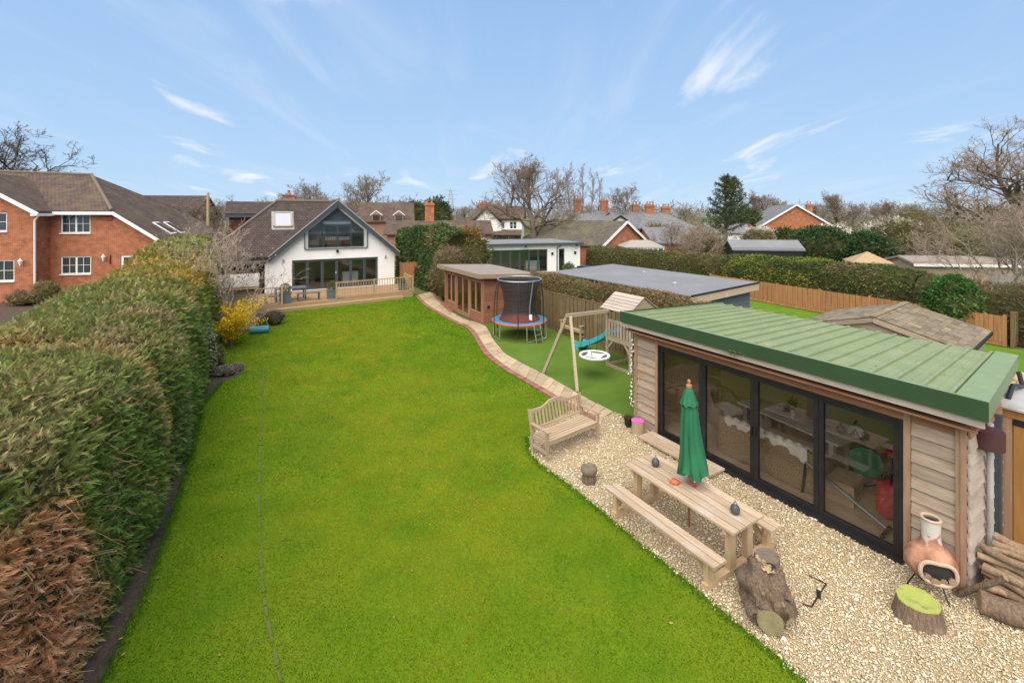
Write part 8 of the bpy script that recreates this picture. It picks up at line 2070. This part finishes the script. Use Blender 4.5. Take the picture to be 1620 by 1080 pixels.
# grey board fence at the right edge
mat('grey_board', (0.36, 0.32, 0.28), (0.28, 0.25, 0.22), rough=0.9, scale=3, stretch=(1, 1, 6))
fence('weathered grey board fence at the right edge behind the brambles', at(1566, 462, 26.5) * Vector((1, 1, 0)) if False else ((1566 - 810) / F_PX * 26.5, 26.5, 0), ((1640 - 810) / F_PX * 25.0, 25.0, 0), 1.95, 1.8, 'grey_board', seed=6)

# ------------------------------------------------------------------ flat-roofed white extension
EA = R(17); EO = (-2.95, 41.3)
ex = thing('white_extension', 'white flat-roofed single-storey building with grey folding doors behind the summerhouse', 'building', (EO[0], EO[1], 0), EA)
EW = 10.0
def ew(px, py): return onwall(EO, EA, px, py)
ga, _ = ew(757, 400); gb_, gzt = ew(866, 394); dxa, dzt_ = ew(884, 393.5); dxb, _ = ew(893, 393.5)
m_ = MB(); wall(m_, rect(0, EW, 0, 2.55), [rect(max(0.15, ga), gb_, 0.05, gzt), rect(dxa, dxb, 0.05, dzt_)], 0, 0.3); m_.box(EW - 0.3, EW, 0.3, 7, 0, 2.55); m_.box(0, 0.3, 0.3, 7, 0, 2.55); m_.build('wall', 'white_render', ex)
MB().box(0.3, EW - 0.3, 4.5, 4.6, 0, 2.5).build('room_wall', 'cream_room', ex); MB().box(0.3, EW - 0.3, 0.3, 4.5, -0.02, 0.03).build('room_floor', 'room_floor', ex); MB().box(5.0, 6.4, 1.6, 2.2, 0.03, 0.95).build('kitchen_unit', 'white_paint', ex)
xs = np.linspace(max(0.15, ga), gb_, 8)
for i in range(7): window(ex, xs[i] + .004, xs[i + 1] - .004, 0.055, gzt - .004, y=0.06, cols=1, rows=1, fw=0.09, fm='anthracite', gm='glass', name='door')
window(ex, dxa, dxb, 0.055, dzt_, y=0.06, cols=1, rows=1, fw=0.09, fm='anthracite', gm='glass', name='door')
m_ = MB(); _slab(m_, [(-0.35, -0.4, 2.74), (EW + 0.15, -0.4, 2.74), (EW + 0.15, 7.2, 2.74), (-0.35, 7.2, 2.74)], 0.06); m_.build('roof', 'grey_felt', ex)
MB().box(-0.36, EW + 0.16, -0.44, -0.402, 2.56, 2.76).build('fascia', 'anthracite', ex); MB().box(-0.35, EW + 0.12, -0.40, 0.0, 2.552, 2.6).build('soffit', 'white_paint', ex); MB().box(EW + 0.152, EW + 0.19, -0.44, 7.2, 2.56, 2.76).build('fascia', 'anthracite', ex)
x_, z_ = ew(881, 400); MB().tube([(x_ + 0.3, -0.36, 2.5), (x_, -0.06, 2.3), (x_, -0.06, 0)], 0.045, 8).build('downpipe', 'black_metal', ex, smooth=True)
for px_, py_ in ((873.5, 401), (909.5, 399.5)): x_, z_ = ew(px_, py_); MB().box(x_ - 0.09, x_ + 0.09, -0.12, 0, z_ - 0.12, z_ + 0.12).build('wall_lamp', 'black_metal', ex)
for px_, py_ in ((829, 389.5), (909, 387.5)): x_, z_ = ew(px_, py_); MB().cbox((x_, -0.5, z_), (0.22, 0.16, 0.14)).build('floodlight', 'black_metal', ex)
m_ = MB(); m_.box(0.2, 1.6, 2.5, 4.5, 2.741, 2.86); lt = m_.build('roof_light', 'anthracite', ex); m_ = MB(); m_.lathe([(0.95, 2.861), (0.02, 3.3)], 4, (0.9, 3.5, 0)); m_.build('pane', 'skylight_glass', lt)
c = xy(926, 38.5); ht = thing('hot_tub', 'covered black hot tub beside the white flat-roofed building', 'hot tub', (c[0], c[1], 0), R(20))
MB().box(-0.9, 0.9, -0.9, 0.9, 0, 0.8).build('tub', 'black_metal', ht); MB().box(-0.96, 0.96, -0.96, 0.96, 0.8, 0.9).build('cover', 'anthracite', ht); MB().cbox((0.2, 0.1, 0.98), (1.3, 1.1, 0.14), 0.3).build('folded_cover', 'black_metal', ht)
c = xy(947, 37.5); gs = thing('garden_sofa', 'covered black garden sofa right of the hot tub', 'garden sofa', (c[0], c[1], 0), R(20)); MB().box(-1.2, 1.2, -0.45, 0.4, 0.05, 0.5).build('seat', 'black_metal', gs); MB().box(-1.2, 1.2, 0.2, 0.45, 0.5, 0.95).build('backrest', 'anthracite', gs)
blob('potted_shrub', 'small green shrub by the door of the white flat-roofed building', 'shrub', (*xy(900, 41), 0.5), (0.5, 0.5, 0.6), 400, 0.16, 0.05, plain((0.10, 0.14, 0.04), (0.19, 0.19, 0.07)), 140, per=3)

# ------------------------------------------------------------------ small shed, roller, pole, pylon
hd = gp(404, 521)
mat('shed_board', (0.42, 0.30, 0.19), (0.33, 0.225, 0.14), rough=0.85, scale=2.2, stretch=(1, 8, 8), bump=0.2, rnd=0.12); mat('pale_felt', (0.36, 0.32, 0.27), (0.30, 0.27, 0.23), rough=0.95, scale=2)
gs = thing('garden_shed', 'small pale boarded garden shed behind the forsythia', 'shed', (hd.x, hd.y, 0), HA)
for k in range(14): MB().box(-1.7, 0.0, -0.02 + 0.008 * (k % 2), 0.03, 0.05 + k * 0.14, 0.05 + k * 0.14 + 0.135).build('board', 'shed_board', gs)
MB().box(-1.7, 0.0, 0.03, 1.9, 0, 2.0).build('body', 'shed_board', gs); MB().box(-0.06, 0.03, -0.045, 0.05, 0, 2.02).build('corner_post', 'shed_board', gs)
m_ = MB(); _slab(m_, [(-1.85, -0.2, 2.06), (0.15, -0.2, 2.06), (0.15, 2.1, 2.42), (-1.85, 2.1, 2.42)], 0.06); m_.build('roof', 'pale_felt', gs)
MB().box(-1.85, 0.15, -0.225, -0.2, 1.95, 2.08).build('fascia', 'shed_board', gs)
rl = gp(411, 527); mat('teal', (0.075, 0.24, 0.27), (0.06, 0.20, 0.23), rough=0.6, scale=6)
gr_ = thing('garden_roller', 'teal metal garden roller lying on the lawn edge by the shed', 'garden roller', (rl.x, rl.y, 0), R(20))
MB().tube([(-0.38, 0, 0.17), (0.38, 0, 0.17)], 0.17, 22).build('drum', 'teal', gr_, smooth=True)
for s in (-1, 1): MB().bar((s * 0.41, 0, 0.17), (s * 0.1, 0.3, 0.75), 0.02, 0.03).build('fork', 'grey_metal', gr_)
MB().tube([(0, 0.3, 0.75), (0, 0.4, 0.95)], 0.014, 6).build('handle', 'grey_metal', gr_); MB().tube([(-0.14, 0.4, 0.95), (0.14, 0.4, 0.95)], 0.016, 6).build('grip', 'grey_metal', gr_)
c = xy(329, 42); tp_ = thing('telegraph_pole', 'wooden telegraph pole between the brick house and the white house', 'pole', (c[0], c[1], 0), 0.3)
MB().tube([(0, 0, 0), (0, 0, 7.45)], [0.15, 0.11], 10).build('shaft', 'post_wood', tp_, smooth=True); MB().box(-0.3, 0.3, -0.05, 0.05, 6.9, 7.0).build('cross_arm', 'post_wood', tp_)
c = xy(713, 420); pn = thing('pylon', 'distant grey electricity pylon on the horizon', 'pylon', (c[0], c[1], 0), 0.2)
m_ = MB(); hs2 = lambda z: 3.4 * (1 - z / 30) ** 1.1 + 0.7
zs = [0, 6, 11, 15, 19, 22, 25, 28]
for s1, s2 in ((-1, -1), (1, -1), (1, 1), (-1, 1)): m_.tube([(s1 * hs2(z), s2 * hs2(z), z) for z in zs], 0.2, 4)
for a, b in zip(zs[:-1], zs[1:]):
    for s in (-1, 1): m_.bar((-hs2(a), s * hs2(a), a), (hs2(b), s * hs2(b), b), 0.16, 0.16); m_.bar((hs2(a), s * hs2(a), a), (-hs2(b), s * hs2(b), b), 0.16, 0.16)
m_.build('tower', 'galv', pn)
for z, l_ in ((20, 5.5), (24, 6.5), (28, 4.5)): MB().bar((-l_, 0, z), (l_, 0, z), 0.35, 0.5).build('cross_arm', 'galv', pn)
MB().tube([(0, 0, 28), (0, 0, 30.5)], 0.2, 4).build('peak', 'galv', pn)

# planting against the red brick house, seen over the hedge
for i, (px_, py_, Y, r, lab) in enumerate(((42, 474, 27.5, (1.1, .7, .45), 'brown dry bush below the wing of the red brick house'), (72, 470, 27.5, (.8, .7, .75), 'yellowish bush at the foot of the red brick house downpipe'), (118, 468, 28, (.8, .6, .45), 'reddish low bush at the foot of the red brick house'))):
    blob('wall_shrub', lab, 'shrub', ((px_ - 810) / F_PX * Y, Y, r[2] * .8), r, 600, .22, .03, plain(((0.16, 0.10, 0.06), (0.17, 0.14, 0.05), (0.14, 0.07, 0.05))[i], ((0.20, 0.13, 0.08), (0.22, 0.18, 0.07), (0.18, 0.10, 0.07))[i]), 150 + i, per=4, out=.4, droop=.2)
structure(MB().poly([(-42, 22, -0.02), (-24, 22, -0.02), (-24, 31, -0.02), (-42, 29, -0.02)]).build('neighbour_soil', 'soil'))
